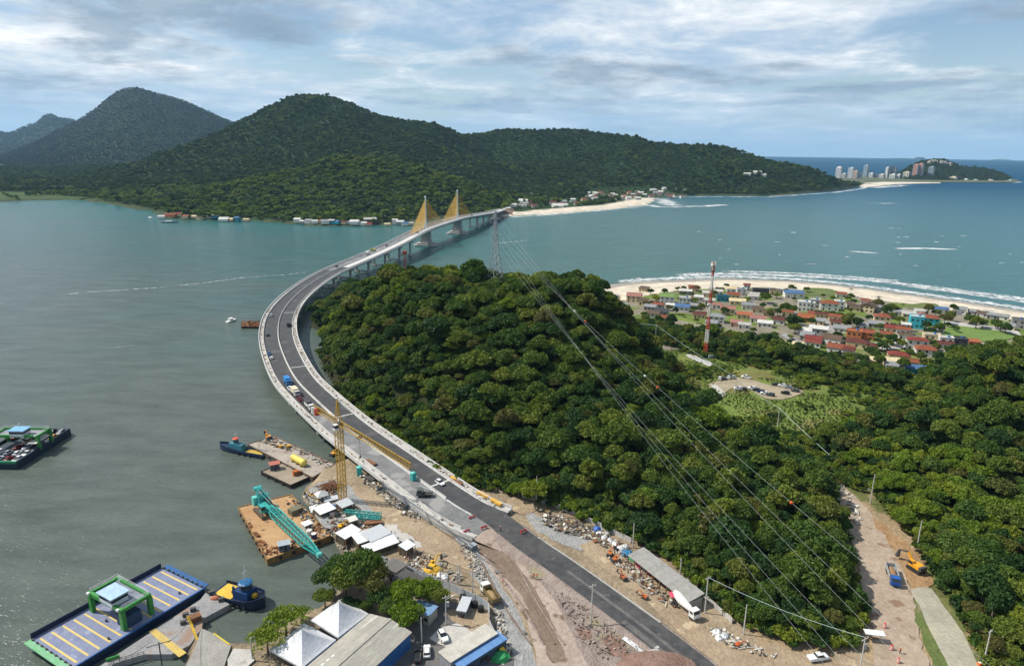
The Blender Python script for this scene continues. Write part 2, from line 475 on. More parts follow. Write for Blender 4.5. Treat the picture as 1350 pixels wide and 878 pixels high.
hill_ctrl += [(-20, 420, 26), (30, 420, 22), (-80, 450, 18), (-40, 500, 8), (40, 500, 5), (100, 470, 0), (60, 420, 8), (70, 380, 6), (-124, 500, 5), (-118, 540, 3), (-110, 440, 3), (-100, 410, 8), (0, 572, 0), (-90, 565, 0), (0, 150, 0), (60, 110, 0), (120, 120, 0), (-40, 150, 0), (-40, 100, 0), (20, 60, 0), (110, 60, 0), (150, 450, 0), (200, 450, 0), (300, 460, 0), (200, 520, 0), (350, 500, 0), (420, 420, 0), (120, 350, 0), (140, 330, 0), (250, 600, 0), (-60, 200, 0), (-40, 230, 0)]
gx, gy = np.arange(-190, 640, 2.5), np.arange(40, 720, 2.5)
GX, GY = np.meshgrid(gx, gy)
land_sd = poly_sd(SHORE, GX, GY)
hillz = np.maximum(tps(hill_ctrl, GX, GY), 0)
f1, f2, f3 = poly_sd(F1, GX, GY), poly_sd(F2, GX, GY), poly_sd(F3, GX, GY)
fmask = np.maximum(np.maximum(f1, f2), f3)
hillz = hillz*np.clip(np.maximum(f1, f2)/14, 0, 1)**0.8
hillz = hillz*(1 + 0.10*fbm(GX, GY, 3, 3, 60))
beach = (GY > 430) & (GX > 70)
edge_w = np.where(beach, 42.0, 2.2)
tt = np.clip(land_sd/edge_w, -1, 1)
prof = np.where(tt > 0, np.where(beach, 2.6*tt**0.8 + 0.9*np.clip((land_sd - 40)/30, 0, 1), FLAT*np.clip(tt*1.6, 0, 1)), 3.2*tt)
GZ = prof + np.where(land_sd > 0, hillz, 0)
def ground_z(x, y):
    fx, fy = (x - gx[0])/2.5, (y - gy[0])/2.5
    i = int(min(max(fx, 0), len(gx) - 2)); j = int(min(max(fy, 0), len(gy) - 2))
    a, b = fx - i, fy - j
    return float(GZ[j, i]*(1 - a)*(1 - b) + GZ[j, i + 1]*a*(1 - b) + GZ[j + 1, i]*(1 - a)*b + GZ[j + 1, i + 1]*a*b)
def on_ground(px, py, z=FLAT):
    v = P(px, py, z); return Vector((v.x, v.y, ground_z(v.x, v.y)))
def zone_color():
    c = np.zeros(GX.shape + (3,)); nz = fbm(GX, GY, 5, 4, 18)
    def put(mask, col): c[mask] = col
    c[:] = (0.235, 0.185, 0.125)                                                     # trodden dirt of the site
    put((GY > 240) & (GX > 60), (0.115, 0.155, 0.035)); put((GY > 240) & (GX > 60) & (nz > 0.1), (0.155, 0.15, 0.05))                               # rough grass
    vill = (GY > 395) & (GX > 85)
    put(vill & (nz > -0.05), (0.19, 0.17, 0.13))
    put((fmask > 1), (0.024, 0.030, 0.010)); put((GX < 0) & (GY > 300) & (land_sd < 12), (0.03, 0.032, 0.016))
    put((GX > 60) & (GY < 240) & (fmask < 2), (0.27, 0.20, 0.12))
    put((GX > 92) & (GY < 240) & (fmask < 6) & (nz > 0.05), (0.11, 0.12, 0.04))
    sand = beach & (land_sd < 62 + 8*nz)
    put(sand, (0.50, 0.44, 0.35)); put(beach & (land_sd < 16 + 3*nz), (0.27, 0.245, 0.21))
    put((land_sd < 1.5) & (GY < 280), (0.13, 0.105, 0.075))
    put(beach & (land_sd < 2), (0.22, 0.2, 0.17))
    return c
def zone_material():
    m, nt, out = node_mat('ground')
    N = nt.nodes.new; L = nt.links.new
    b = N('ShaderNodeBsdfPrincipled'); L(b.outputs[0], out.inputs[0]); b.inputs['Roughness'].default_value = 0.95; b.inputs['Specular IOR Level'].default_value = 0.15
    a = N('ShaderNodeVertexColor'); a.layer_name = 'zone'
    g = N('ShaderNodeNewGeometry')
    col = a.outputs[0]
    for sc, lo, hi, det in ((0.07, 0.72, 1.3, 6), (0.9, 0.70, 1.35, 6)):
        n = N('ShaderNodeTexNoise'); n.inputs['Scale'].default_value = sc; n.inputs['Detail'].default_value = det; n.inputs['Roughness'].default_value = 0.65
        L(g.outputs['Position'], n.inputs['Vector'])
        mr = N('ShaderNodeMapRange'); L(n.outputs[0], mr.inputs[0]); mr.inputs[1].default_value = 0.3; mr.inputs[2].default_value = 0.7; mr.inputs[3].default_value = lo; mr.inputs[4].default_value = hi
        mx = N('ShaderNodeMix'); mx.data_type = 'RGBA'; mx.blend_type = 'MULTIPLY'; mx.inputs[0].default_value = 1
        L(col, mx.inputs[6]); L(mr.outputs[0], mx.inputs[7]); col = mx.outputs[2]
    L(col, b.inputs['Base Color'])
    n = N('ShaderNodeTexNoise'); n.inputs['Scale'].default_value = 0.8; n.inputs['Detail'].default_value = 6; L(g.outputs['Position'], n.inputs['Vector'])
    bp = N('ShaderNodeBump'); bp.inputs['Distance'].default_value = 0.5; L(n.outputs[0], bp.inputs['Height']); L(bp.outputs[0], b.inputs['Normal'])
    return m
ZONE = zone_material()
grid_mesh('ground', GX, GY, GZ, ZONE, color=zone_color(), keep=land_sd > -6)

# ------------------------------------------------------------------ far land: green hills over the bay, mountains, headland with the town
far_shore_px = [(-60, 268), (0, 266), (60, 264), (110, 264), (160, 272), (205, 280), (216, 287), (245, 291), (330, 291), (400, 297), (500, 298), (545, 293), (580, 288), (630, 285), (668, 286), (740, 281), (800, 276), (850, 271), (860, 266), (866, 261), (900, 258.5), (960, 258), (1010, 259), (1060, 255), (1100, 252), (1132, 247), (1142, 243)]
FAR_SHORE = [tuple(P(x, y, 0).xy) for x, y in far_shore_px] + [(1480, 2620), (1250, 3000), (700, 3500), (-1500, 3600), (-3200, 3200), (-3200, 1500), (-1500, 1430)]
fc = []
for px, py, Y in [(400, 124, 2500), (350, 137, 2480), (300, 161, 2450), (255, 178, 2380), (215, 197, 2300), (160, 214, 2200), (100, 233, 2050), (450, 130, 2500), (490, 144, 2480), (530, 159, 2450), (560, 160, 2450), (585, 166, 2450), (612, 177, 2480), (650, 173, 2550), (700, 171, 2600), (750, 169, 2600), (800, 174, 2580), (850, 179, 2540), (900, 183, 2480), (950, 190, 2420), (1000, 205, 2380), (1050, 217, 2330), (1090, 233, 2320), (1120, 244, 2330),
                  (490, 198, 1600), (440, 204, 1590), (380, 216, 1520), (320, 238, 1420), (270, 262, 1300), (540, 212, 1560), (590, 232, 1480), (640, 256, 1400), (430, 262, 1250), (530, 262, 1250),
                  (330, 197, 2000), (400, 176, 2120), (480, 176, 2120), (260, 215, 2000), (560, 190, 2120), (700, 212, 2200), (780, 215, 2200), (860, 215, 2200), (940, 222, 2150), (1000, 230, 2150), (1050, 238, 2200),
                  (420, 150, 2280), (750, 190, 2420), (900, 205, 2330)]:
    v = R(px, py, Y); fc.append((v.x, v.y, max(v.z - 10, 2)))
for x, y in far_shore_px: v = P(x, y, 0); fc.append((v.x, v.y, 0))
for px, py in [(0, 256), (60, 254), (120, 254), (0, 248), (100, 248), (160, 262), (700, 268), (760, 266), (820, 262), (850, 256), (700, 258), (760, 258), (800, 256), (900, 254), (960, 253), (660, 277)]:
    v = P(px, py, 4); fc.append((v.x, v.y, 4))
for px, Y, z in [(490, 1790, 62), (420, 1760, 58), (350, 1700, 45), (560, 1770, 52), (620, 1680, 30), (300, 1600, 25), (700, 1950, 22), (640, 2230, 70), (610, 2350, 105), (820, 2050, 22), (200, 1950, 30)]: v = R(px, 300, Y); fc.append((v.x, Y, z))
for x_, y_, z_ in list(fc[:24]): fc.append((x_*1.12, y_ + 330, z_*.5))
fc += [(-734, 3100, 60), (200, 3200, 40), (700, 3100, 40), (-1500, 3000, 40), (1100, 2700, 30), (-2500, 2500, 4), (-2000, 1800, 4), (-1500, 3500, 10), (600, 3500, 5), (1300, 2500, 5), (-2900, 3000, 6), (-2000, 1500, 3)]
hx, hy = np.arange(-2900, 1500, 20.0), np.arange(1060, 3560, 20.0)
HX, HY = np.meshgrid(hx, hy)
far_sd = poly_sd(FAR_SHORE, HX, HY)
HZ = np.maximum(tps(fc, HX, HY, S=500.0), 3)
HZ = HZ + np.clip(HZ - 8, 0, 120)*(0.24*fbm(HX, HY, 9, 4, 330) - 0.34*np.abs(fbm(HX, HY, 4, 3, 260))+0.06)
HZ = np.where(far_sd > 0, np.minimum(HZ, 2.0 + far_sd*0.75), -4 + 0*HZ)
HZ = np.where(far_sd > 0, np.maximum(HZ, np.clip(far_sd*0.08, 0.2, 2.5)), HZ)
def far_z(x, y):
    fx, fy = (x - hx[0])/20, (y - hy[0])/20
    i = int(min(max(fx, 0), len(hx) - 2)); j = int(min(max(fy, 0), len(hy) - 2)); a, b = fx - i, fy - j
    return float(HZ[j, i]*(1 - a)*(1 - b) + HZ[j, i + 1]*a*(1 - b) + HZ[j + 1, i]*(1 - a)*b + HZ[j + 1, i + 1]*a*b)
BEACH_FAR = [tuple(P(x, y, 1).xy) for x, y in [(664, 290), (740, 284), (805, 279), (856, 274), (866, 262), (848, 262.5), (826, 266.5), (792, 272.5), (740, 276.5), (690, 281), (668, 282)]]
bsd = poly_sd(BEACH_FAR, HX, HY)
MARSH = [tuple(P(x, y, 1).xy) for x, y in [(-60, 272), (0, 268), (60, 266), (110, 266), (150, 271), (160, 262), (100, 255), (40, 254), (-60, 256)]]
msd = poly_sd(MARSH, HX, HY)
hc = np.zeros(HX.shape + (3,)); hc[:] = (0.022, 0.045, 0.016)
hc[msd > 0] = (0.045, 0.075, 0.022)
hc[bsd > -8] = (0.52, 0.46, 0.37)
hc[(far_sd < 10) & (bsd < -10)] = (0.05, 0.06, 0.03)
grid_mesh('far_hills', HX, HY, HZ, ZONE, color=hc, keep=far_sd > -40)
FARBEACH = mat('far_sand', (0.50, 0.45, 0.37), (0.58, 0.52, 0.43), scale=0.05, rough=0.95, worldspace=True)

def ridge(name, sil, Ycrest, Yfront, Yback, x_pad, color, step, seed, rough=0.12):
    """a mountain mass whose skyline follows the given outline"""
    pts = [R(px, py, Ycrest) for px, py in sil]
    xs = np.array([p.x for p in pts]); zs = np.array([p.z for p in pts])
    X, Y = np.meshgrid(np.arange(xs[0] - x_pad, xs[-1] + x_pad, step), np.arange(Yfront, Yback, step))
    base = np.interp(X*Ycrest/np.maximum(Y, 1), xs, zs, left=0, right=0)
    base = np.where(base <= 0, 0, base)
    front = np.clip((Y - Yfront)/(Ycrest - Yfront), 0, 1); back = np.clip((Yback - Y)/(Yback - Ycrest), 0, 1)
    prof_ = np.where(Y < Ycrest, front**1.15, back**0.9)
    edge = np.clip((X - X.min())/(x_pad + 1), 0, 1)*np.clip((X.max() - X)/(x_pad + 1), 0, 1)
    Z = base*prof_*np.minimum(edge*1.0, 1)**0.5
    relief = fbm(X, Y, seed, 5, (Ycrest - Yfront)*0.35) - np.abs(fbm(X, Y, seed + 2, 4, (Ycrest - Yfront)*0.25))*0.8
    Z = Z*(1 + rough*relief*np.clip(4*(1 - prof_), 0, 1.6)) - 6
    c = np.zeros(X.shape + (3,)); c[:] = color
    return grid_mesh(name, X, Y, Z, ZONE, color=c), (X, Y, Z)
MT, MT_ARR = ridge('mountain', [(-120, 226), (-40, 214), (0, 206), (40, 190), (75, 172), (100, 160), (120, 147), (140, 130), (152, 120), (165, 115), (178, 114), (195, 118), (215, 124), (235, 129), (255, 137), (275, 146), (300, 158), (340, 172), (400, 190), (470, 205)], 5000, 3300, 6800, 500, (0.016, 0.030, 0.014), 40, 21)
MT2, MT2_ARR = ridge('far_mountain', [(-120, 182), (-60, 176), (-20, 170), (0, 173), (12, 176), (30, 168), (48, 162), (56, 154), (64, 149), (74, 154), (90, 157), (104, 161), (130, 168), (200, 180), (320, 200)], 8000, 6000, 10000, 700, (0.016, 0.030, 0.014), 60, 31)
HD, HD_ARR = ridge('headland_hill', [(1168, 236), (1184, 229), (1198, 219), (1212, 213), (1224, 210), (1236, 209), (1248, 211), (1258, 215), (1266, 219), (1280, 220), (1296, 221), (1312, 225), (1328, 231), (1340, 237)], 3620, 3260, 3950, 60, (0.020, 0.036, 0.016), 14, 41, 0.10)
# flat spit under the seaside town, with its beach
def flat_land(name, px_list, z, colr, depth=2.0):
    mb = MB(); pts = [P(x, y, z) for x, y in px_list]
    mb.prism([(p.x, p.y) for p in pts], z - depth - 2, z)
    o = mb.build(name, colr); return tag(o, kind='structure')
flat_land('town_land', [(1110, 242), (1135, 243.5), (1160, 241.5), (1185, 240), (1230, 240), (1270, 240.5), (1335, 240.5), (1344, 238), (1335, 236), (1230, 234), (1120, 233), (1090, 237)], 2.0, mat('town_soil', (0.10, 0.11, 0.06), (0.06, 0.075, 0.035), scale=0.02, worldspace=True, rough=0.95))
flat_land('town_beach', [(1133, 245.5), (1143, 247), (1162, 245.2), (1180, 243), (1215, 242.0), (1240, 241.6), (1240, 240.6), (1200, 240.2), (1165, 240), (1140, 241.5)], 2.2, FARBEACH)
isl = MB()
for px, w, hgt in ((1212, 70, 30), (1190, 160, 12), (1320, 120, 12)):
    v = P(px, 212.0, 0)*1.0; v = Vector((v.x*17000/v.y, 17000, -2))
    isl.dome(v, w*2.0, 80, hgt*1.6, 10, 3, 0.15)
    tag(isl.build('island', mat('island_rock', (0.03, 0.045, 0.03), scale=0.01, worldspace=True)), kind='structure'); isl = MB()

# ------------------------------------------------------------------ haze: even air around everything
def build_haze(density):
    m, nt, out = node_mat('haze')
    v = nt.nodes.new('ShaderNodeVolumePrincipled')
    v.inputs['Color'].default_value = (0.42, 0.72, 1.0, 1); v.inputs['Density'].default_value = density
    v.inputs['Anisotropy'].default_value = 0.1
    nt.links.new(v.outputs[0], out.inputs['Volume'])
    mb = MB(); mb.box((0, 0, 347), (40200, 40200, 710))
    o = mb.build('haze', m); tag(o, 'thin even bluish air over the whole bay', 'haze', kind='stuff')
build_haze(HAZE_DENSITY)

# ------------------------------------------------------------------ foam: thin broken sheets lying on the water
def foam_material(name, thr, sc, white=0.75):
    m, nt, out = node_mat(name)
    N = nt.nodes.new; L = nt.links.new
    d = N('ShaderNodeBsdfPrincipled'); d.inputs['Base Color'].default_value = (white, white*1.02, white*1.03, 1); d.inputs['Roughness'].default_value = 0.8
    t = N('ShaderNodeBsdfTransparent')
    g = N('ShaderNodeNewGeometry'); n = N('ShaderNodeTexNoise'); n.inputs['Scale'].default_value = sc; n.inputs['Detail'].default_value = 7; n.inputs['Roughness'].default_value = 0.68; n.inputs['Distortion'].default_value = 0.8
    L(g.outputs['Position'], n.inputs['Vector'])
    uv = N('ShaderNodeVertexColor'); uv.layer_name = 'zone'
    a = N('ShaderNodeMath'); a.operation = 'ADD'; L(n.outputs[0], a.inputs[0])
    s = N('ShaderNodeMath'); s.operation = 'MULTIPLY'; L(uv.outputs[0], s.inputs[0]); s.inputs[1].default_value = 0.35; L(s.outputs[0], a.inputs[1])
    r = N('ShaderNodeMapRange'); L(a.outputs[0], r.inputs[0]); r.inputs[1].default_value = thr; r.inputs[2].default_value = thr + 0.26
    mx = N('ShaderNodeMixShader'); L(r.outputs[0], mx.inputs[0]); L(t.outputs[0], mx.inputs[1]); L(d.outputs[0], mx.inputs[2]); L(mx.outputs[0], out.inputs[0])
    return m
FOAM = foam_material('surf_foam', 0.66, 0.16, 0.60)
FOAM_FAR = foam_material('distant_foam', 0.66, 0.035, 0.62)
FOAM_THIN = foam_material('wake_foam', 0.70, 0.25, 0.5)
def foam(px_line, w0, w1, material, name='surf_foam', z=0.03):
    """a strip along a line on the water; w0 metres in front of it, w1 behind"""
    pts = [P(x, y, 0) for x, y in px_line]
    dens = []
    for a, b in zip(pts[:-1], pts[1:]):
        k = max(5, int((b - a).length/4))
        dens += [a.lerp(b, i/k) for i in range(k)]
    dens.append(pts[-1])
    n = len(dens); m = 5
    X = np.zeros((n, m)); Y = np.zeros((n, m)); C = np.zeros((n, m, 3))
    for i, p in enumerate(dens):
        d = (dens[min(i + 1, n - 1)] - dens[max(i - 1, 0)]).normalized(); nr = Vector((-d.y, d.x, 0))
        endf = min(1, i/4, (n - 1 - i)/4)
        for j in range(m):
            t = j/(m - 1); o = -w0 + (w0 + w1)*t
            X[i, j], Y[i, j] = p.x + nr.x*o, p.y + nr.y*o
            C[i, j] = (1 - abs(2*t - 1)**1.5)*endf
    return tag(grid_mesh(name, X, Y, np.full((n, m), z), material, kind='stuff', color=C))
waterline = [(805, 375), (850, 371), (900, 369), (960, 367), (1040, 370), (1100, 375), (1150, 381), (1200, 388), (1250, 395), (1300, 402), (1360, 411), (1450, 427)]
foam([(x, y - 2.5) for x, y in waterline], 13, 13, FOAM, z=0.05)
foam([(885, 364.5), (930, 361.5), (1000, 362), (1080, 365.5), (1150, 370), (1220, 378), (1290, 387), (1360, 396), (1450, 411)], 14, 16, FOAM, z=0.07)
foam([(942, 358.5), (975, 358.0), (1010, 359), (1050, 360.5), (1120, 365), (1200, 372)], 7, 8, FOAM, z=0.09)
foam([(1180, 376), (1250, 384), (1360, 399.5), (1450, 416)], 8, 8, FOAM, z=0.09)
for ln in ([(1110, 331), (1145, 333), (1165, 335)], [(1170, 328), (1220, 327.5), (1275, 329.5)], [(1175, 333), (1190, 333.5)], [(1135, 267.5), (1160, 268.5), (1185, 268)], [(1176, 265.8), (1184, 265.6)], [(1192, 264.8), (1198, 264.6)], [(1054, 268), (1064, 268.3)]):
    foam(ln, 9, 9, FOAM_FAR, 'breaking_wave', 0.05)
rgw = random.Random(6)
for _ in range(34):
    x_, y_ = rgw.uniform(900, 1350), rgw.uniform(296, 352); l_ = rgw.uniform(5, 20)
    foam([(x_, y_), (x_ + l_*.5, y_ + rgw.uniform(-.4, .5)), (x_ + l_, y_ + rgw.uniform(-.3, .8))], 2.5, 2.5 + rgw.random()*2, FOAM_FAR, 'breaking_wave', 0.05)
foam([(668, 287), (740, 282), (800, 277), (852, 272)], 8, 8, FOAM_FAR)
foam([(852, 264), (866, 262), (885, 270), (905, 271)], 40, 45, FOAM_FAR)
foam([(855, 270), (870, 273), (930, 272), (960, 270)], 26, 26, FOAM_FAR)
foam([(870, 259.5), (930, 259.5), (1010, 260), (1040, 258), (1100, 254), (1130, 250), (1145, 247)], 12, 14, FOAM_FAR)
foam([(1030, 258.5), (1045, 257.5)], 40, 40, FOAM_FAR)
foam([(1142, 247.5), (1165, 246), (1190, 244)], 60, 40, FOAM_FAR)
foam([(1320, 241), (1340, 241), (1350, 240)], 20, 30, FOAM_FAR)
foam([(62, 390), (120, 385), (200, 380), (270, 373), (320, 366), (380, 362), (420, 357)], 2.0, 2.0, FOAM_THIN, 'boat_wake')
foam([(135, 459), (160, 457), (188, 454)], 1.2, 1.2, FOAM_THIN, 'boat_wake')
foam([(640, 322), (690, 318), (700, 316)], 3, 3, FOAM_THIN, 'boat_wake')
# ------------------------------------------------------------------ trees
def leaf_material(name, stops, trans=0.25):
    m, nt, out = node_mat(name)
    N = nt.nodes.new; L = nt.links.new
    oi = N('ShaderNodeObjectInfo')
    r = N('ShaderNodeValToRGB'); L(oi.outputs['Random'], r.inputs[0])
    el = r.color_ramp.elements
    while len(el) < len(stops): el.new(0.5)
    for e, (p, c) in zip(el, stops): e.position = p; e.color = (*c, 1)
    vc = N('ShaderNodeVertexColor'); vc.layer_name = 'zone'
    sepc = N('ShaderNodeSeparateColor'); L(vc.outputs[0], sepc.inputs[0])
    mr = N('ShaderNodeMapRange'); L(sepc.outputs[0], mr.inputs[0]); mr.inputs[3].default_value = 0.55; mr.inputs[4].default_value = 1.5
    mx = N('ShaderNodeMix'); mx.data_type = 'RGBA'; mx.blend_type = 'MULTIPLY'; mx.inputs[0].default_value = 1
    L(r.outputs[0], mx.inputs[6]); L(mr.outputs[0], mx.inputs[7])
    d = N('ShaderNodeBsdfPrincipled'); d.inputs['Roughness'].default_value = 0.6; d.inputs['Specular IOR Level'].default_value = 0.25
    L(mx.outputs[2], d.inputs['Base Color'])
    t = N('ShaderNodeBsdfTranslucent')
    yl = N('ShaderNodeMix'); yl.data_type = 'RGBA'; yl.blend_type = 'MULTIPLY'; yl.inputs[0].default_value = 1; L(mx.outputs[2], yl.inputs[6]); yl.inputs[7].default_value = (1.5, 1.6, 0.5, 1)
    L(yl.outputs[2], t.inputs['Color'])
    ms = N('ShaderNodeMixShader'); ms.inputs[0].default_value = trans; L(d.outputs[0], ms.inputs[1]); L(t.outputs[0], ms.inputs[2]); L(ms.outputs[0], out.inputs[0])
    return m
LEAF = leaf_material('forest_leaves', [(0.0, (0.018, 0.048, 0.010)), (0.2, (0.030, 0.070, 0.012)), (0.45, (0.054, 0.100, 0.013)), (0.68, (0.082, 0.124, 0.015)), (0.86, (0.125, 0.155, 0.020)), (0.96, (0.098, 0.090, 0.024)), (1.0, (0.066, 0.116, 0.016))])
LEAF_BRIGHT = leaf_material('bright_leaves', [(0.0, (0.10, 0.165, 0.014)), (0.5, (0.14, 0.19, 0.016)), (1.0, (0.17, 0.20, 0.02))], 0.35)
LEAF_MT = leaf_material('mountain_leaves', [(0.0, (0.007, 0.022, 0.016)), (0.5, (0.011, 0.032, 0.021)), (1.0, (0.018, 0.044, 0.026))], 0.05)
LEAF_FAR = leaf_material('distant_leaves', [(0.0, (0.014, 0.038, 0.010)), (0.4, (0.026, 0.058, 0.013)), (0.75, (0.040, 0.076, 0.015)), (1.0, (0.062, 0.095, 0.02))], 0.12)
LEAF_FAR2 = leaf_material('distant_bright_leaves', [(0.0, (0.060, 0.11, 0.014)), (0.5, (0.090, 0.14, 0.016)), (1.0, (0.13, 0.165, 0.02))], 0.12)  # brighter copy: random patches, and the spur outside the painted cloud shadow
BARK = mat('bark', (0.10, 0.075, 0.05), (0.17, 0.14, 0.11), scale=3, rough=0.95, stretch=(1, 1, 0.3))

def crown_mesh(name, seed, radius, height, z0, leaves, leaf, lobes, material, core=0.80, flat=0.75, spread=0.62, lobe_r=(0.30, 0.46)):
    rg = np.random.default_rng(seed)
    # lobes spread over a dome
    C = []; Rr = []
    for i in range(lobes):
        a = rg.uniform(0, 2*math.pi); rr = radius*spread*math.sqrt(rg.uniform(0, 1))
        h = math.sqrt(max(0, 1 - (rr/(radius*1.02))**2))
        C.append((rr*math.cos(a), rr*math.sin(a), z0 + height*(0.30 + 0.52*h*rg.uniform(0.75, 1.1)) - 0.15*height))
        Rr.append(radius*rg.uniform(*lobe_r))
    C, Rr = np.array(C), np.array(Rr)
    p = Rr**2/np.sum(Rr**2)
    k = rg.choice(lobes, leaves, p=p)
    d = rg.normal(size=(leaves, 3)); d[:, 2] = np.abs(d[:, 2])*1.1 - 0.35*(rg.random(leaves) < 0.35)*np.abs(d[:, 2])*3
    d /= np.linalg.norm(d, axis=1, keepdims=True)
    pos = C[k] + d*Rr[k][:, None]*np.array([1, 1, flat])*rg.uniform(0.74, 1.22, (leaves, 1))
    nrm = d + rg.normal(size=(leaves, 3))*0.7; nrm /= np.linalg.norm(nrm, axis=1, keepdims=True)
    t = np.cross(nrm, rg.normal(size=(leaves, 3))); t /= np.linalg.norm(t, axis=1, keepdims=True); b = np.cross(nrm, t)
    sz = leaf*rg.uniform(0.45, 1.5, (leaves, 1))
    droop = nrm*sz*0.25
    V = np.stack([pos + t*sz - droop, pos + b*sz*0.62, pos - t*sz - droop, pos - b*sz*0.62], 1).reshape(-1, 3)
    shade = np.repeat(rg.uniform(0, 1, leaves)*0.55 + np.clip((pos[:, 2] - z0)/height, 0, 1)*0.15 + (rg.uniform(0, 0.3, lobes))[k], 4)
    Fq = np.arange(leaves*4).reshape(-1, 4)
    me = bpy.data.meshes.new(name)
    verts = [V]; colr = [shade]; faces = [tuple(q) for q in Fq.tolist()]; off = leaves*4
    if core > 0:
        bm = bmesh.new(); bmesh.ops.create_icosphere(bm, subdivisions=1, radius=1.0)
        sv = np.array([v.co[:] for v in bm.verts]); bm.verts.ensure_lookup_table(); sf = [[v.index for v in f.verts] for f in bm.faces]; bm.free()
        for c, r_ in zip(C, Rr):
            w = c + sv*r_*core*np.array([1, 1, flat])*rg.uniform(0.85, 1.12, (len(sv), 1))
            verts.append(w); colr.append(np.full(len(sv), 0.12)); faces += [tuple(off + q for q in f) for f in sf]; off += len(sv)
    V = np.concatenate(verts); S = np.clip(np.concatenate(colr), 0, 1)
    me.from_pydata(V.tolist(), [], faces)
    a = me.color_attributes.new('zone', 'FLOAT_COLOR', 'POINT')
    a.data.foreach_set('color', np.stack([S, S, S, np.ones_like(S)], 1).ravel())
    me.materials.append(material); me.update()
    return me
def trunk_mesh(name, h, r, seed, limbs=4, reach=3.0):
    rg = random.Random(seed); mb = MB()
    top = Vector((rg.uniform(-.4, .4), rg.uniform(-.4, .4), h*0.72))
    mb.tube([(0, 0, -1.2), (0.1*rg.uniform(-1, 1), 0.1, h*0.35), top], [r*1.25, r, r*0.6], 7)
    for i in range(limbs):
        a = 2*math.pi*i/limbs + rg.uniform(-.4, .4); s = Vector((top.x*0.6, top.y*0.6, h*rg.uniform(0.42, 0.62)))
        e = s + Vector((math.cos(a)*reach, math.sin(a)*reach, h*rg.uniform(0.18, 0.3)))
        mb.tube([s, s.lerp(e, 0.5) + Vector((0, 0, 0.3)), e], [r*0.5, r*0.35, r*0.15], 5)
    return mb.mesh(name, BARK)
NEAR_CROWNS = []; NEAR_TRUNKS = []
for i in range(9):
    rad = (4.6, 4.0, 5.2, 3.5, 4.4, 4.2, 3.2, 4.9, 3.9)[i]; hh = (8.4, 9.0, 8.2, 8.0, 7.4, 9.6, 7.6, 8.0, 10.5)[i]; z0 = (2.4, 2.6, 3.0, 2.0, 2.8, 2.2, 1.8, 3.2, 2.6)[i]
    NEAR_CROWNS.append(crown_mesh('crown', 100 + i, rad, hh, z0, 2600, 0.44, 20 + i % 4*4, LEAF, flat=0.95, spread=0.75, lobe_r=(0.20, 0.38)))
    NEAR_TRUNKS.append(trunk_mesh('trunk', z0 + hh*0.75, 0.26, 50 + i, 4, rad*0.5))
CROWN_TOP = [m_ for m_ in (11, 12, 11.5, 10.4, 10.4, 12.2, 9.4, 11.6, 13.6)]
SRC = bpy.data.collections.new('tree_forms')
SRC_MID = bpy.data.collections.new('mid_tree_forms')
SRC_FAR = bpy.data.collections.new('distant_tree_forms')
SRC_BUSH = bpy.data.collections.new('bush_forms')
for i in range(3): NEAR_CROWNS.append(crown_mesh('crown', 140 + i, 3.8 + .5*i, 8.0, 2.0, 2300, 0.46, 20, LEAF_BRIGHT, flat=0.95, spread=0.75, lobe_r=(0.20, 0.38))); NEAR_TRUNKS.append(NEAR_TRUNKS[i])
for i, me in enumerate(NEAR_CROWNS):
    SRC.objects.link(bpy.data.objects.new('crown_form', me))
for i in range(5):
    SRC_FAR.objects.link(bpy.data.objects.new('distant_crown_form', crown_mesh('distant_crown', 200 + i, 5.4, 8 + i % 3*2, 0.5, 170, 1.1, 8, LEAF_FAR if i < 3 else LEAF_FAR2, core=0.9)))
    SRC_BUSH.objects.link(bpy.data.objects.new('bush_form', crown_mesh('bush', 300 + i, 1.5, 2.0, 0.0, 240, 0.28, 6, LEAF if i < 3 else LEAF_BRIGHT, core=0.8)))

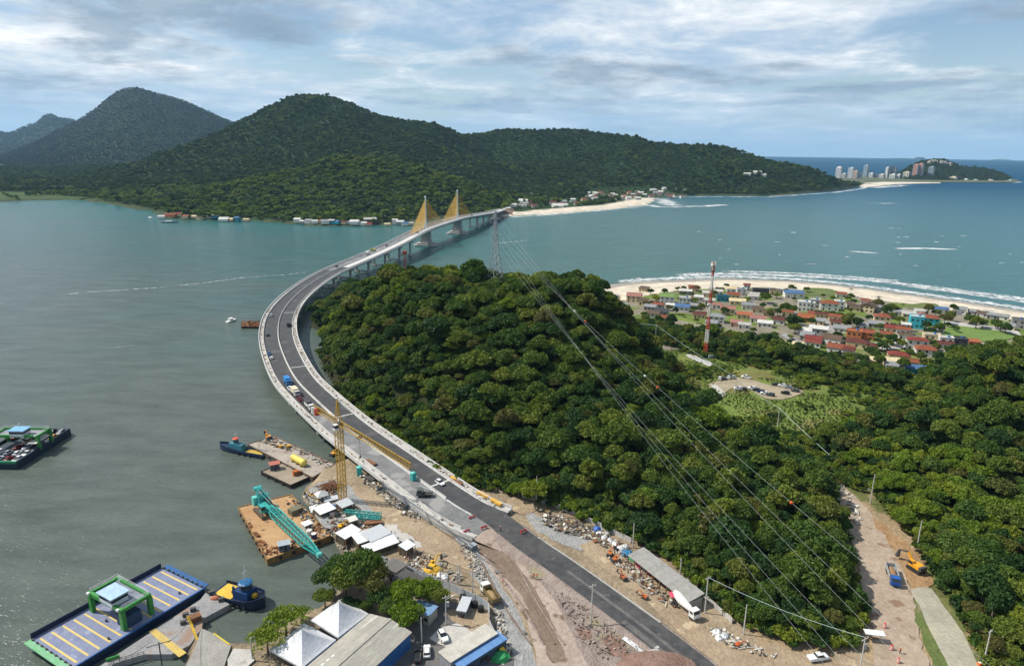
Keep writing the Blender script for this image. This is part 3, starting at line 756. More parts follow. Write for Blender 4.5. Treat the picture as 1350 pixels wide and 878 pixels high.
for i in range(3): SRC_MID.objects.link(bpy.data.objects.new('mountain_crown_form', crown_mesh('mountain_crown', 220 + i, 5.6, 9, 0.5, 90, 1.5, 6, LEAF_MT, core=0.9)))
def scatter(name, pts, scl, rot, idx, coll, label, cat, zs=None):
    """many instances of leafy crowns standing on given points: one mass nobody could count"""
    me = bpy.data.meshes.new(name); n = len(pts)
    me.vertices.add(n); me.vertices.foreach_set('co', np.asarray(pts, float).ravel()); me.update()
    for nm, ty, arr in (('sc', 'FLOAT', scl), ('rz', 'FLOAT', rot), ('vi', 'INT', idx), ('zs', 'FLOAT', np.ones(n) if zs is None else zs)):
        a = me.attributes.new(nm, ty, 'POINT'); a.data.foreach_set('value', np.asarray(arr, np.int32 if ty == 'INT' else np.float32))
    o = bpy.data.objects.new(name, me); COL.objects.link(o)
    ng = bpy.data.node_groups.new(name + '_nodes', 'GeometryNodeTree')
    ng.interface.new_socket('Geometry', in_out='INPUT', socket_type='NodeSocketGeometry'); ng.interface.new_socket('Geometry', in_out='OUTPUT', socket_type='NodeSocketGeometry')
    N = ng.nodes.new; L = ng.links.new
    gi, go = N('NodeGroupInput'), N('NodeGroupOutput')
    ip = N('GeometryNodeInstanceOnPoints'); ci = N('GeometryNodeCollectionInfo')
    ci.inputs['Collection'].default_value = coll; ci.inputs['Separate Children'].default_value = True; ci.inputs['Reset Children'].default_value = True
    def attr(nm, ty):
        a = N('GeometryNodeInputNamedAttribute'); a.data_type = ty; a.inputs['Name'].default_value = nm; return a.outputs['Attribute']
    L(gi.outputs[0], ip.inputs['Points']); L(ci.outputs[0], ip.inputs['Instance'])
    ip.inputs['Pick Instance'].default_value = True; L(attr('vi', 'INT'), ip.inputs['Instance Index'])
    cb = N('ShaderNodeCombineXYZ'); L(attr('rz', 'FLOAT'), cb.inputs[2]); L(cb.outputs[0], ip.inputs['Rotation'])
    cs = N('ShaderNodeCombineXYZ'); s_ = attr('sc', 'FLOAT'); z_ = N('ShaderNodeMath'); z_.operation = 'MULTIPLY'; L(s_, z_.inputs[0]); L(attr('zs', 'FLOAT'), z_.inputs[1])
    L(s_, cs.inputs[0]); L(s_, cs.inputs[1]); L(z_.outputs[0], cs.inputs[2]); L(cs.outputs[0], ip.inputs['Scale'])
    L(ip.outputs[0], go.inputs[0])
    md = o.modifiers.new('scatter', 'NODES'); md.node_group = ng
    tag(o, label, cat, kind='stuff')
    return o
def jitter_grid(x0, x1, y0, y1, step, jit=0.42):
    X, Y = np.meshgrid(np.arange(x0, x1, step, dtype=float), np.arange(y0, y1, step*0.87, dtype=float))
    X[1::2] += step/2
    return (X + RNG.uniform(-jit, jit, X.shape)*step).ravel(), (Y + RNG.uniform(-jit, jit, X.shape)*step).ravel()
def samp(A, xs, ys, x, y, st):
    i = np.clip(((x - xs[0])/st).astype(int), 0, len(xs) - 2); j = np.clip(((y - ys[0])/st).astype(int), 0, len(ys) - 2)
    a, b = np.clip((x - xs[0])/st - i, 0, 1), np.clip((y - ys[0])/st - j, 0, 1)
    return A[j, i]*(1 - a)*(1 - b) + A[j, i + 1]*a*(1 - b) + A[j + 1, i]*(1 - a)*b + A[j + 1, i + 1]*a*b

def make_tree(name, loc, form, scale, rz, label, group=None, cat='tree', zscale=1.0, leafmesh=None):
    t = thing(name, label, cat, loc, rz, group)
    t.scale = (scale, scale, scale*zscale)
    for nm, me in (('trunk', NEAR_TRUNKS[form]), ('crown', leafmesh or NEAR_CROWNS[form])):
        o = bpy.data.objects.new(nm, me); COL.objects.link(o); o.parent = t
    return t

def plant_forests():
    x, y = jitter_grid(-150, 420, 120, 600, 4.4)
    masks = [(F1, 'headland'), (F2, 'slope'), (F3, 'belt')]
    gz = samp(GZ, gx, gy, x, y, 2.5)
    allp = []
    taken = np.zeros(len(x), bool)
    for poly, key in masks:
        sd = poly_sd(poly, x, y)
        keep = (sd > 1.0) & (gz > 0.4) & ~taken
        taken |= keep
        ii = np.nonzero(keep)[0]
        for i in ii: allp.append((x[i], y[i], gz[i], key, sd[i]))
    A = np.array([(a[0], a[1], a[2]) for a in allp]); key = np.array([a[3] for a in allp]); sdv = np.array([a[4] for a in allp])
    n = len(A)
    idx = RNG.integers(0, 9, n)
    patch = fbm(A[:, 0], A[:, 1], 77, 3, 45)
    brt = RNG.random(n) < np.where((((A[:, 0] - 140)/30)**2 + ((A[:, 1] - 212)/30)**2 < 1) & (key == 'slope'), 0.62, 0.03 + 0.12*np.clip(patch, 0, 1)); idx[brt] = RNG.integers(9, 12, int(brt.sum()))
    sc = np.clip(RNG.lognormal(-0.20, 0.24, n), 0.45, 1.35)*np.where(sdv < 6, 0.75, 1.0)
    sc *= np.where(key == 'slope', 0.95, 1.0)*np.where(key == 'belt', 0.85, 1)
    big = RNG.random(n) < 0.07; sc[big] *= 1.22
    zs = RNG.uniform(0.75, 1.15, n)
    rot = RNG.uniform(0, 6.28, n)
    pxs, pys, d = to_px(A[:, 0], A[:, 1], A[:, 2] + 9)
    vis = (pxs > -25) & (pxs < 1375) & (pys < 900) & (pys > 330)
    score = np.where(vis, d, 1e9)
    order = np.argsort(score)
    solo = np.zeros(n, bool); solo[order[:FOREST_SOLO]] = True
    names = {'headland': 'forest_tree', 'slope': 'forest_tree', 'belt': 'forest_tree'}
    lab = {'headland': 'broadleaf forest tree at the foot of the wooded headland hill', 'slope': 'broadleaf forest tree on the wooded slope beside the dirt road', 'belt': 'broadleaf tree in the belt before the village'}
    form_words = ['wide crowned', 'tall crowned', 'broad spreading', 'narrow crowned', 'low domed', 'high domed', 'small crowned', 'flat topped', 'tall rounded', 'narrow yellow-green', 'rounded yellow-green', 'broad yellow-green']
    for i in np.nonzero(solo)[0]:
        k = key[i]
        make_tree('forest_tree', A[i], int(idx[i]), float(sc[i]), float(rot[i]), form_words[idx[i]] + ' ' + lab[k], form_words[idx[i]] + ' trees of the ' + {'headland': 'wooded headland', 'slope': 'wooded slope by the dirt road', 'belt': 'belt before the village'}[k], zscale=float(zs[i]))
    labs = {'headland': 'dense green forest covering the headland hill beside the bridge', 'slope': 'dense green forest on the right-hand hillside', 'belt': 'belt of dark trees between grass clearing and village'}
    for k in ('headland', 'slope', 'belt'):
        s = (key == k) & ~solo
        if s.sum(): scatter('forest', A[s], sc[s], rot[s], idx[s], SRC, labs[k], 'forest', zs[s])
    # bushes along the forest edges and in the clearing
    x, y = jitter_grid(60, 330, 110, 420, 2.6); gz = samp(GZ, gx, gy, x, y, 2.5)
    fm = np.maximum(np.maximum(poly_sd(F1, x, y), poly_sd(F2, x, y)), poly_sd(F3, x, y)); nn = fbm(x, y, 17, 3, 22)
    clear = (y > 270) & (y < 400)
    k = (fm < 3) & (fm > -6) & (nn > -0.1) & (gz > 2)
    k |= clear & (fm < 1) & (nn > 0.2) & (RNG.random(len(x)) < .6)
    near_road = poly_sd(ROADS_RIGHT, x, y) > -1.0
    lot = poly_sd(LOT, x, y) > -3
    k &= ~near_road & ~lot & ~((x > 90) & (y > 395))
    ii = np.nonzero(k)[0]
    scatter('shrubbery', np.stack([x, y, gz], 1)[ii], RNG.uniform(0.6, 1.7, len(ii)), RNG.uniform(0, 6.28, len(ii)), RNG.integers(0, 5, len(ii)), SRC_BUSH, 'low green shrubs edging the clearing and dirt roads', 'shrubs')
    x, y = jitter_grid(85, 260, 250, 400, 1.7); gz = samp(GZ, gx, gy, x, y, 2.5); fm = np.maximum(np.maximum(poly_sd(F1, x, y), poly_sd(F2, x, y)), poly_sd(F3, x, y))
    ii = np.nonzero((fm < 1) & (poly_sd(LOT, x, y) < -0.5) & (fbm(x, y, 23, 3, 14) > -0.25) & (y < 398))[0]
    scatter('grass', np.stack([x, y, gz - .1], 1)[ii], RNG.uniform(.18, .5, len(ii)), RNG.uniform(0, 6.28, len(ii)), RNG.integers(0, 5, len(ii)), SRC_BUSH, 'rough tufted grass of the clearing', 'grass')
    x, y = jitter_grid(-70, 95, 130, 330, 2.2); gz = samp(GZ, gx, gy, x, y, 2.5); fm = poly_sd(F1, x, y)
    k = (fm > -1.5) & (fm < 5) & (gz > 2)
    ii = np.nonzero(k)[0]
    scatter('shrubbery', np.stack([x, y, gz], 1)[ii], RNG.uniform(0.8, 2.0, len(ii)), RNG.uniform(0, 6.28, len(ii)), RNG.integers(0, 5, len(ii)), SRC_BUSH, 'low green shrubs along the foot of the wooded headland', 'shrubs')
    x, y = jitter_grid(-150, 330, 120, 590, 3.4); gz = samp(GZ, gx, gy, x, y, 2.5); fm = np.maximum(np.maximum(poly_sd(F1, x, y), poly_sd(F2, x, y)), poly_sd(F3, x, y))
    ii = np.nonzero((fm > 0.5) & (gz > 0.3))[0]
    scatter('undergrowth', np.stack([x, y, gz - 0.3], 1)[ii], RNG.uniform(1.2, 2.4, len(ii)), RNG.uniform(0, 6.28, len(ii)), RNG.integers(0, 3, len(ii)), SRC_BUSH, 'dark leafy undergrowth below the forest crowns', 'undergrowth')
    # distant forests
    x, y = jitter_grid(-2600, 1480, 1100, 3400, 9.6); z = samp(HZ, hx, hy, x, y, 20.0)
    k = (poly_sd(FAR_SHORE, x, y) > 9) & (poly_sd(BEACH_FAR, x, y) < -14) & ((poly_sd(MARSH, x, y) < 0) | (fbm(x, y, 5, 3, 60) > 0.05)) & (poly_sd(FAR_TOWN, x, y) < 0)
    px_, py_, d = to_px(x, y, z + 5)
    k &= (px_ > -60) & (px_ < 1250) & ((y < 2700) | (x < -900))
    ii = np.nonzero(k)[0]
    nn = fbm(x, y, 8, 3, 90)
    scatter('forest', np.stack([x, y, z - 1], 1)[ii], (np.clip(RNG.lognormal(-0.12, 0.28, len(x)), .45, 1.7)*(1 + 0.3*nn))[ii], RNG.uniform(0, 6.28, len(ii)), np.where(RNG.random(len(ii)) < np.clip(0.06 + 0.5*nn + 0.55*(y < 1680), 0.02, .92)[ii], RNG.integers(3, 5, len(ii)), RNG.integers(0, 3, len(ii))), SRC_FAR, 'unbroken forest on the hills across the bay', 'forest')  # darker leaves behind the front spur paint in cloud shadow and haze
    for (X, Y, Z), st, sc_, lb in ((MT_ARR, 15.5, 1.0, 'blue-green forest on the pointed mountain'), (MT2_ARR, 28, 1.8, 'hazy forest on the farthest mountain ridge'), (HD_ARR, 10, 0.9, 'forest on the hill behind the seaside towers')):
        x, y = jitter_grid(X.min(), X.max(), Y.min(), Y.max(), st); s = X[0, 1] - X[0, 0]
        z = samp(Z, X[0], Y[:, 0], x, y, s); px_, py_, d = to_px(x, y, z)
        k = (z > 1) & (px_ > -40) & (px_ < 1390) & (y < np.mean([Y.min(), Y.max()]) + 120); ii = np.nonzero(k)[0]
        scatter('forest', np.stack([x, y, z - 1.5*sc_], 1)[ii], np.clip(RNG.lognormal(-.05, .3, len(ii)), .4, 1.8)*sc_, RNG.uniform(0, 6.28, len(ii)), RNG.integers(0, 3, len(ii)), SRC_FAR if st < 12 else SRC_MID, lb, 'forest')
FOREST_SOLO = 290
ROADS_RIGHT = [tuple(v) for v in px_pts([(1096, 638), (1112, 690), (1126, 740), (1136, 800), (1100, 850), (950, 878), (950, 930), (1300, 930), (1292, 878), (1240, 785), (1200, 715), (1150, 655)], FLAT)]
LOT = [tuple(v) for v in px_pts([(936, 510), (965, 498), (1000, 500), (1035, 512), (1058, 518), (1040, 530), (1000, 526), (980, 512), (955, 518)], FLAT)]
FAR_TOWN = [tuple(P(x, y, 2).xy) for x, y in [(655, 287), (675, 277), (705, 268), (740, 270), (738, 263), (772, 262), (775, 254), (850, 253), (905, 256), (870, 262), (840, 265), (800, 265), (770, 270), (720, 281)]]
plant_forests()
# ------------------------------------------------------------------ roads and sheets on the flat ground
ASPHALT = mat('asphalt', (0.040, 0.042, 0.046), (0.062, 0.063, 0.066), scale=0.25, rough=0.85, worldspace=True, stretch=(1, 1, 1), spots=(0.11, 0.60, (0.085, 0.083, 0.08)))
ASPHALT_OLD = mat('worn_asphalt', (0.085, 0.083, 0.082), (0.14, 0.132, 0.125), scale=0.2, rough=0.9, worldspace=True)
CONC = mat('concrete', (0.36, 0.345, 0.32), (0.46, 0.44, 0.41), scale=0.35, rough=0.85, worldspace=True, spots=(0.22, 0.62, (0.27, 0.26, 0.24)))
CONC_GREY = mat('grey_concrete', (0.21, 0.21, 0.205), (0.29, 0.285, 0.275), scale=0.25, rough=0.9, worldspace=True, spots=(0.12, 0.6, (0.17, 0.165, 0.16)))
CONC_DECK = mat('deck_concrete', (0.135, 0.137, 0.14), (0.19, 0.19, 0.19), scale=0.2, rough=0.9, worldspace=True, spots=(0.09, 0.58, (0.25, 0.245, 0.235)))
DIRTROAD = mat('dirt_road', (0.30, 0.235, 0.195), (0.37, 0.30, 0.25), scale=0.12, rough=0.95, worldspace=True, spots=(0.16, 0.56, (0.145, 0.098, 0.068)), bump=0.25, bscale=1.5)
WETDIRT = mat('damp_dirt', (0.15, 0.105, 0.075), (0.20, 0.15, 0.115), scale=0.15, rough=0.9, worldspace=True, bump=0.25, bscale=1.5)
GRAVEL = mat('gravel', (0.20, 0.155, 0.135), (0.29, 0.235, 0.205), scale=0.3, rough=0.95, worldspace=True, bump=0.6, bscale=1.6, spots=(0.10, 0.60, (0.235, 0.205, 0.13)))
GRAVEL_GREY = mat('grey_gravel', (0.23, 0.23, 0.225), (0.33, 0.325, 0.315), scale=0.5, rough=0.95, worldspace=True, bump=0.6, bscale=1.8)
REDSOIL = mat('red_soil', (0.16, 0.095, 0.07), (0.235, 0.15, 0.12), scale=0.3, rough=0.95, worldspace=True, bump=0.5, bscale=1.2)
TANSOIL = mat('tan_soil', (0.33, 0.255, 0.17), (0.25, 0.185, 0.12), scale=0.12, rough=0.95, worldspace=True, bump=0.4, bscale=1.1, spots=(0.2, 0.60, (0.42, 0.33, 0.22)))
GRASS = mat('grass', (0.075, 0.11, 0.025), (0.12, 0.145, 0.04), scale=0.15, rough=0.95, worldspace=True, bump=0.5, bscale=1.5, spots=(0.06, 0.58, (0.16, 0.15, 0.06)))
TURF = mat('turf', (0.10, 0.17, 0.03), (0.13, 0.20, 0.045), scale=0.1, rough=0.95, worldspace=True, bump=0.2, bscale=1.5)
PAVED_OLD = mat('old_pavement', (0.27, 0.255, 0.20), (0.36, 0.335, 0.255), scale=0.15, rough=0.92, worldspace=True, spots=(0.3, 0.64, (0.20, 0.19, 0.155)))
WHITE_LINE = mat('road_paint', (0.62, 0.62, 0.6), (0.45, 0.45, 0.43), scale=1.2, rough=0.8, worldspace=True)
SHEET_N = [0]
def smooth_loop(pts, rough=0.5, sub=4, seed=0):
    """Catmull-Rom outline with a little raggedness"""
    rg = random.Random(seed); n = len(pts); out = []
    for i in range(n):
        p0, p1, p2, p3 = pts[i - 1], pts[i], pts[(i + 1) % n], pts[(i + 2) % n]
        for k in range(sub):
            t = k/sub
            q = 0.5*((2*p1) + (p2 - p0)*t + (2*p0 - 5*p1 + 4*p2 - p3)*t*t + (3*p1 - p0 - 3*p2 + p3)*t**3)
            out.append(Vector((q.x + rg.uniform(-rough, rough), q.y + rg.uniform(-rough, rough))))
    return out
def sheet(name, px_list, material, z=FLAT, rough=0.35, smooth=True, kind='structure', dz=None):
    """a thin sheet of ground lying a few millimetres above the one below"""
    SHEET_N[0] += 1
    zz = z + (0.012*SHEET_N[0] if dz is None else dz)
    pts = [P(x, y, z).xy for x, y in px_list]
    if smooth: pts = smooth_loop(pts, rough, 4, SHEET_N[0])
    mb = MB(); a = sum(pts[i].x*pts[(i + 1) % len(pts)].y - pts[(i + 1) % len(pts)].x*pts[i].y for i in range(len(pts)))
    if a < 0: pts = pts[::-1]
    mb.face([(p.x, p.y, zz) for p in pts])
    bm = bmesh.new(); me = mb.mesh(name, material); bm.from_mesh(me); bmesh.ops.triangulate(bm, faces=bm.faces); bm.to_mesh(me); bm.free()
    o = bpy.data.objects.new(name, me); COL.objects.link(o)
    return tag(o, kind=kind)
def build_sheets():
    sheet('gravel_ground', [(650, 690), (720, 715), (800, 775), (860, 815), (960, 900), (760, 930), (770, 878), (742, 820), (716, 778), (690, 748), (655, 712)], GRAVEL)
    sheet('gravel_ground', [(598, 712), (622, 705), (650, 752), (680, 800), (700, 850), (708, 930), (650, 930), (658, 860), (650, 800), (632, 770), (612, 745)], GRAVEL_GREY)
    sheet('dirt_road', [(618, 700), (652, 696), (690, 746), (720, 776), (746, 820), (766, 860), (776, 880), (795, 930), (712, 930), (708, 872), (694, 822), (668, 775), (640, 742)], DIRTROAD)
    sheet('damp_ground', [(630, 714), (656, 706), (676, 738), (700, 770), (718, 800), (706, 806), (680, 775), (654, 748)], WETDIRT, rough=0.5)
    sheet('damp_ground', [(700, 806), (716, 800), (738, 842), (742, 868), (726, 872), (716, 848)], WETDIRT, rough=0.5)
    sheet('damp_ground', [(672, 752), (684, 756), (712, 800), (722, 830), (708, 830), (690, 792)], WETDIRT, rough=0.5)
    sheet('soil_patch', [(796, 838), (812, 836), (824, 850), (822, 866), (806, 862), (796, 850)], REDSOIL, rough=0.6)
    sheet('soil_patch', [(762, 830), (776, 828), (782, 838), (772, 844), (762, 840)], REDSOIL, rough=0.5)
    sheet('gravel_ground', [(694, 672), (730, 690), (770, 706), (800, 722), (780, 728), (745, 718), (710, 700)], GRAVEL_GREY, rough=0.8)
    sheet('soil_ground', [(770, 716), (800, 712), (840, 745), (880, 780), (905, 800), (930, 830), (960, 868), (985, 930), (935, 930), (912, 850), (860, 800), (800, 752), (772, 730)], TANSOIL, rough=0.9)
    sheet('soil_ground', [(905, 840), (960, 838), (1020, 850), (1080, 862), (1140, 862), (1160, 930), (930, 930)], TANSOIL, rough=1.0)
    sheet('soil_ground', [(466, 640), (500, 650), (560, 690), (606, 716), (630, 752), (600, 745), (560, 730), (530, 712), (500, 690), (470, 660)], TANSOIL, rough=0.8)
    sheet('gravel_ground', [(404, 650), (440, 632), (470, 650), (500, 690), (520, 706), (480, 712), (450, 700), (425, 690)], GRAVEL_GREY, rough=0.8)
    sheet('concrete_slab', [(520, 700), (540, 706), (556, 718), (545, 724), (526, 716)], CONC, rough=0.8)
    sheet('concrete_slab', [(506, 690), (522, 694), (530, 704), (514, 704)], CONC, rough=0.8)
    sheet('mud_path', [(688, 652), (712, 664), (690, 680), (668, 664)], TANSOIL, rough=0.6)
    sheet('yard', [(520, 800), (560, 790), (610, 800), (655, 825), (668, 900), (470, 930), (500, 850)], ASPHALT_OLD, rough=0.5)
    sheet('concrete_yard', [(580, 828), (602, 822), (648, 838), (640, 852), (604, 862), (576, 848), (566, 842)], CONC, smooth=False)
    sheet('sand_yard', [(590, 806), (640, 802), (652, 826), (640, 838), (604, 824)], TANSOIL)
    sheet('dirt_road', [(1096, 640), (1122, 650), (1152, 682), (1176, 722), (1196, 760), (1206, 800), (1216, 850), (1224, 880), (1230, 930), (1150, 930), (1150, 850), (1140, 800), (1132, 740), (1114, 690)], mat('pale_dirt_road', (0.29, 0.225, 0.165), (0.36, 0.285, 0.215), scale=0.1, rough=0.95, worldspace=True, spots=(0.2, 0.60, (0.20, 0.13, 0.085)), bump=0.25, bscale=1.2), rough=0.6)
    sheet('soil_ground', [(1150, 684), (1172, 698), (1200, 722), (1226, 760), (1226, 786), (1200, 780), (1186, 740), (1168, 712)], mat('orange_soil', (0.33, 0.21, 0.105), (0.24, 0.14, 0.065), scale=0.3, rough=0.95, worldspace=True, bump=0.6, bscale=0.9), rough=1.0)
    sheet('grass_verge', [(1206, 800), (1216, 798), (1244, 850), (1256, 890), (1262, 930), (1240, 930), (1226, 870), (1212, 830)], GRASS, rough=0.6)
    sheet('road', [(1200, 778), (1226, 776), (1240, 794), (1268, 834), (1290, 878), (1310, 920), (1268, 925), (1250, 880), (1228, 835), (1212, 800)], PAVED_OLD, rough=0.2)
    sheet('parking_ground', [(934, 508), (960, 500), (985, 500), (1015, 508), (1042, 510), (1058, 518), (1036, 526), (1010, 526), (985, 512), (965, 512), (955, 520), (945, 516)], mat('lot_dirt', (0.34, 0.28, 0.2), (0.25, 0.215, 0.14), scale=0.12, rough=0.95, worldspace=True), rough=0.6)
    sheet('path', [(905, 470), (912, 468), (938, 480), (936, 484)], CONC, rough=0.2)
    sheet('path', [(938, 510), (944, 508), (956, 520), (950, 524)], CONC, rough=0.2)
    sheet('football_field', [(1243, 438), (1262, 429), (1300, 431), (1326, 437), (1336, 446), (1300, 450), (1262, 450)], TURF, rough=0.3)
    sheet('road', [(1252, 424), (1330, 434), (1345, 440), (1343, 444), (1322, 437), (1250, 428)], CONC, rough=0.3)
    sheet('street', [(1086, 424), (1092, 423), (1110, 450), (1130, 470), (1152, 486), (1146, 488), (1122, 472), (1104, 452)], CONC_GREY, rough=0.3)
    sheet('street', [(1156, 452), (1200, 452), (1204, 457), (1172, 462), (1154, 458)], CONC, rough=0.3)
    sheet('street', [(1036, 440), (1060, 452), (1056, 456), (1032, 444)], CONC_GREY, rough=0.3)
    sheet('dune_grass', [(1061, 381), (1090, 381), (1110, 387), (1106, 391), (1062, 389)], GRASS, z=3.4, rough=0.8)
    sheet('dune_grass', [(1195, 404), (1215, 400), (1236, 402), (1232, 408), (1204, 408)], GRASS, z=3.4, rough=0.8)
    # wheel ruts and damp streaks
    for k, (a, b) in enumerate((((640, 735), (716, 850)), ((652, 730), (735, 850)), ((665, 728), (748, 850)), ((634, 742), (700, 850)))):
        A_, B_ = Vector(a), Vector(b); pts = []; n = 14; rg = random.Random(k)
        for i in range(n + 1):
            t = i/n; q = A_.lerp(B_, t); q.x += 5*math.sin(t*3.1 + k)*(1 if k < 4 else .4); pts.append(q)
        w = 1.0 if k < 4 else 0.9
        sheet('wheel_rut', [(q.x - w - rg.uniform(0, .5), q.y) for q in pts] + [(q.x + w + rg.uniform(0, .6), q.y) for q in reversed(pts)], WETDIRT if k % 2 else GRAVEL, rough=0.0, smooth=False)
    for x, y, s in ((470, 672, 5), (540, 715, 6), (585, 733, 4), (655, 755, 4), (690, 835, 4)):
        sheet('puddle', [(x + s*math.cos(a)*(1 + .3*math.sin(3*a + x)), y + .5*s*math.sin(a)) for a in [i*.785 for i in range(8)]], mat('puddle', (0.16, 0.14, 0.12), (0.12, 0.11, 0.10), scale=.3, rough=.12, worldspace=True), rough=.1)
build_sheets()

# ------------------------------------------------------------------ the bridge
BR = [P(650, 690, 4.9), P(621, 680, 5.3), P(560, 638, 5.8), P(511, 602.7, 6.3), P(460, 566, 6.8), P(416, 527, 7.3), P(388, 497, 7.8), P(370, 458, 8.3), P(366.7, 435, 8.7), P(371, 414.7, 9.2), P(386, 394, 9.8), P(411, 373.7, 10.6), P(440, 357, 11.6), P(480, 340, 14), P(520, 322, 18), P(561, 301.5, 21.5), P(603, 288, 22), P(630, 283, 18), P(651, 279.5, 13), P(662, 275, 9), P(674, 268.5, 7.5), P(701, 259, 6.5)]
def catmull(pts, step):
    dens = []
    for i in range(len(pts) - 1):
        p0 = pts[i - 1] if i else pts[0]*2 - pts[1]; p1, p2 = pts[i], pts[i + 1]; p3 = pts[i + 2] if i + 2 < len(pts) else pts[-1]*2 - pts[-2]
        k = max(4, int((p2 - p1).length/2))
        for j in range(k):
            t = j/k
            dens.append(0.5*((2*p1) + (p2 - p0)*t + (2*p0 - 5*p1 + 4*p2 - p3)*t*t + (3*p1 - p0 - 3*p2 + p3)*t**3))
    dens.append(pts[-1])
    S = [0.0]
    for a, b in zip(dens[:-1], dens[1:]): S.append(S[-1] + (b - a).length)
    n = int(S[-1]/step); arr = np.array([v[:] for v in dens]); S = np.array(S)
    q = np.linspace(0, S[-1], n + 1)
    out = np.stack([np.interp(q, S, arr[:, k]) for k in range(3)], 1)
    for _ in range(6): out[1:-1] = 0.25*out[:-2] + 0.5*out[1:-1] + 0.25*out[2:]
    return out, q
BP, BS = catmull(BR, 4.0)
def at_s(s):
    i = min(max(int(np.searchsorted(BS, s)) - 1, 0), len(BS) - 2); t = (s - BS[i])/(BS[i + 1] - BS[i])
    p = Vector(BP[i]*(1 - t) + BP[i + 1]*t)
    a, b = max(i - 1, 0), min(i + 2, len(BS) - 1)
    d = Vector(BP[b] - BP[a]); d.normalize()
    r = Vector((d.y, -d.x, 0)).normalized()          # to the right going away from the camera
    return p, d, r
def frame_px(u, s, w=0.0):
    p, d, r = at_s(s); return p + r*u + Vector((0, 0, w))
def extrude(profile, s0, s1, step=4.0, closed=True):
    """sweep a cross-section (u right, w up) along the bridge line"""
    mb = MB(); n = max(1, int(round((s1 - s0)/step))); k = len(profile)
    for i in range(n + 1):
        p, d, r = at_s(s0 + (s1 - s0)*i/n)
        for u, w in profile: mb.v.append(tuple(p + r*u + Vector((0, 0, w))))
    rng = range(k) if closed else range(k - 1)
    for i in range(n):
        for j in rng:
            a, b = i*k + j, i*k + (j + 1) % k
            mb.f.append((a, b, b + k, a + k)); mb.mi.append(0)
    if closed:
        mb.f.append(tuple(range(k))[::-1]); mb.mi.append(0); mb.f.append(tuple(n*k + j for j in range(k))); mb.mi.append(0)
    return mb
def rect(u0, u1, w0, w1): return [(u0, w0), (u1, w0), (u1, w1), (u0, w1)]
def s_near(px, py, z):
    v = P(px, py, z); return float(BS[np.argmin((BP[:, 0] - v.x)**2 + (BP[:, 1] - v.y)**2)])
BRIDGE_END = s_near(659, 277, 10)
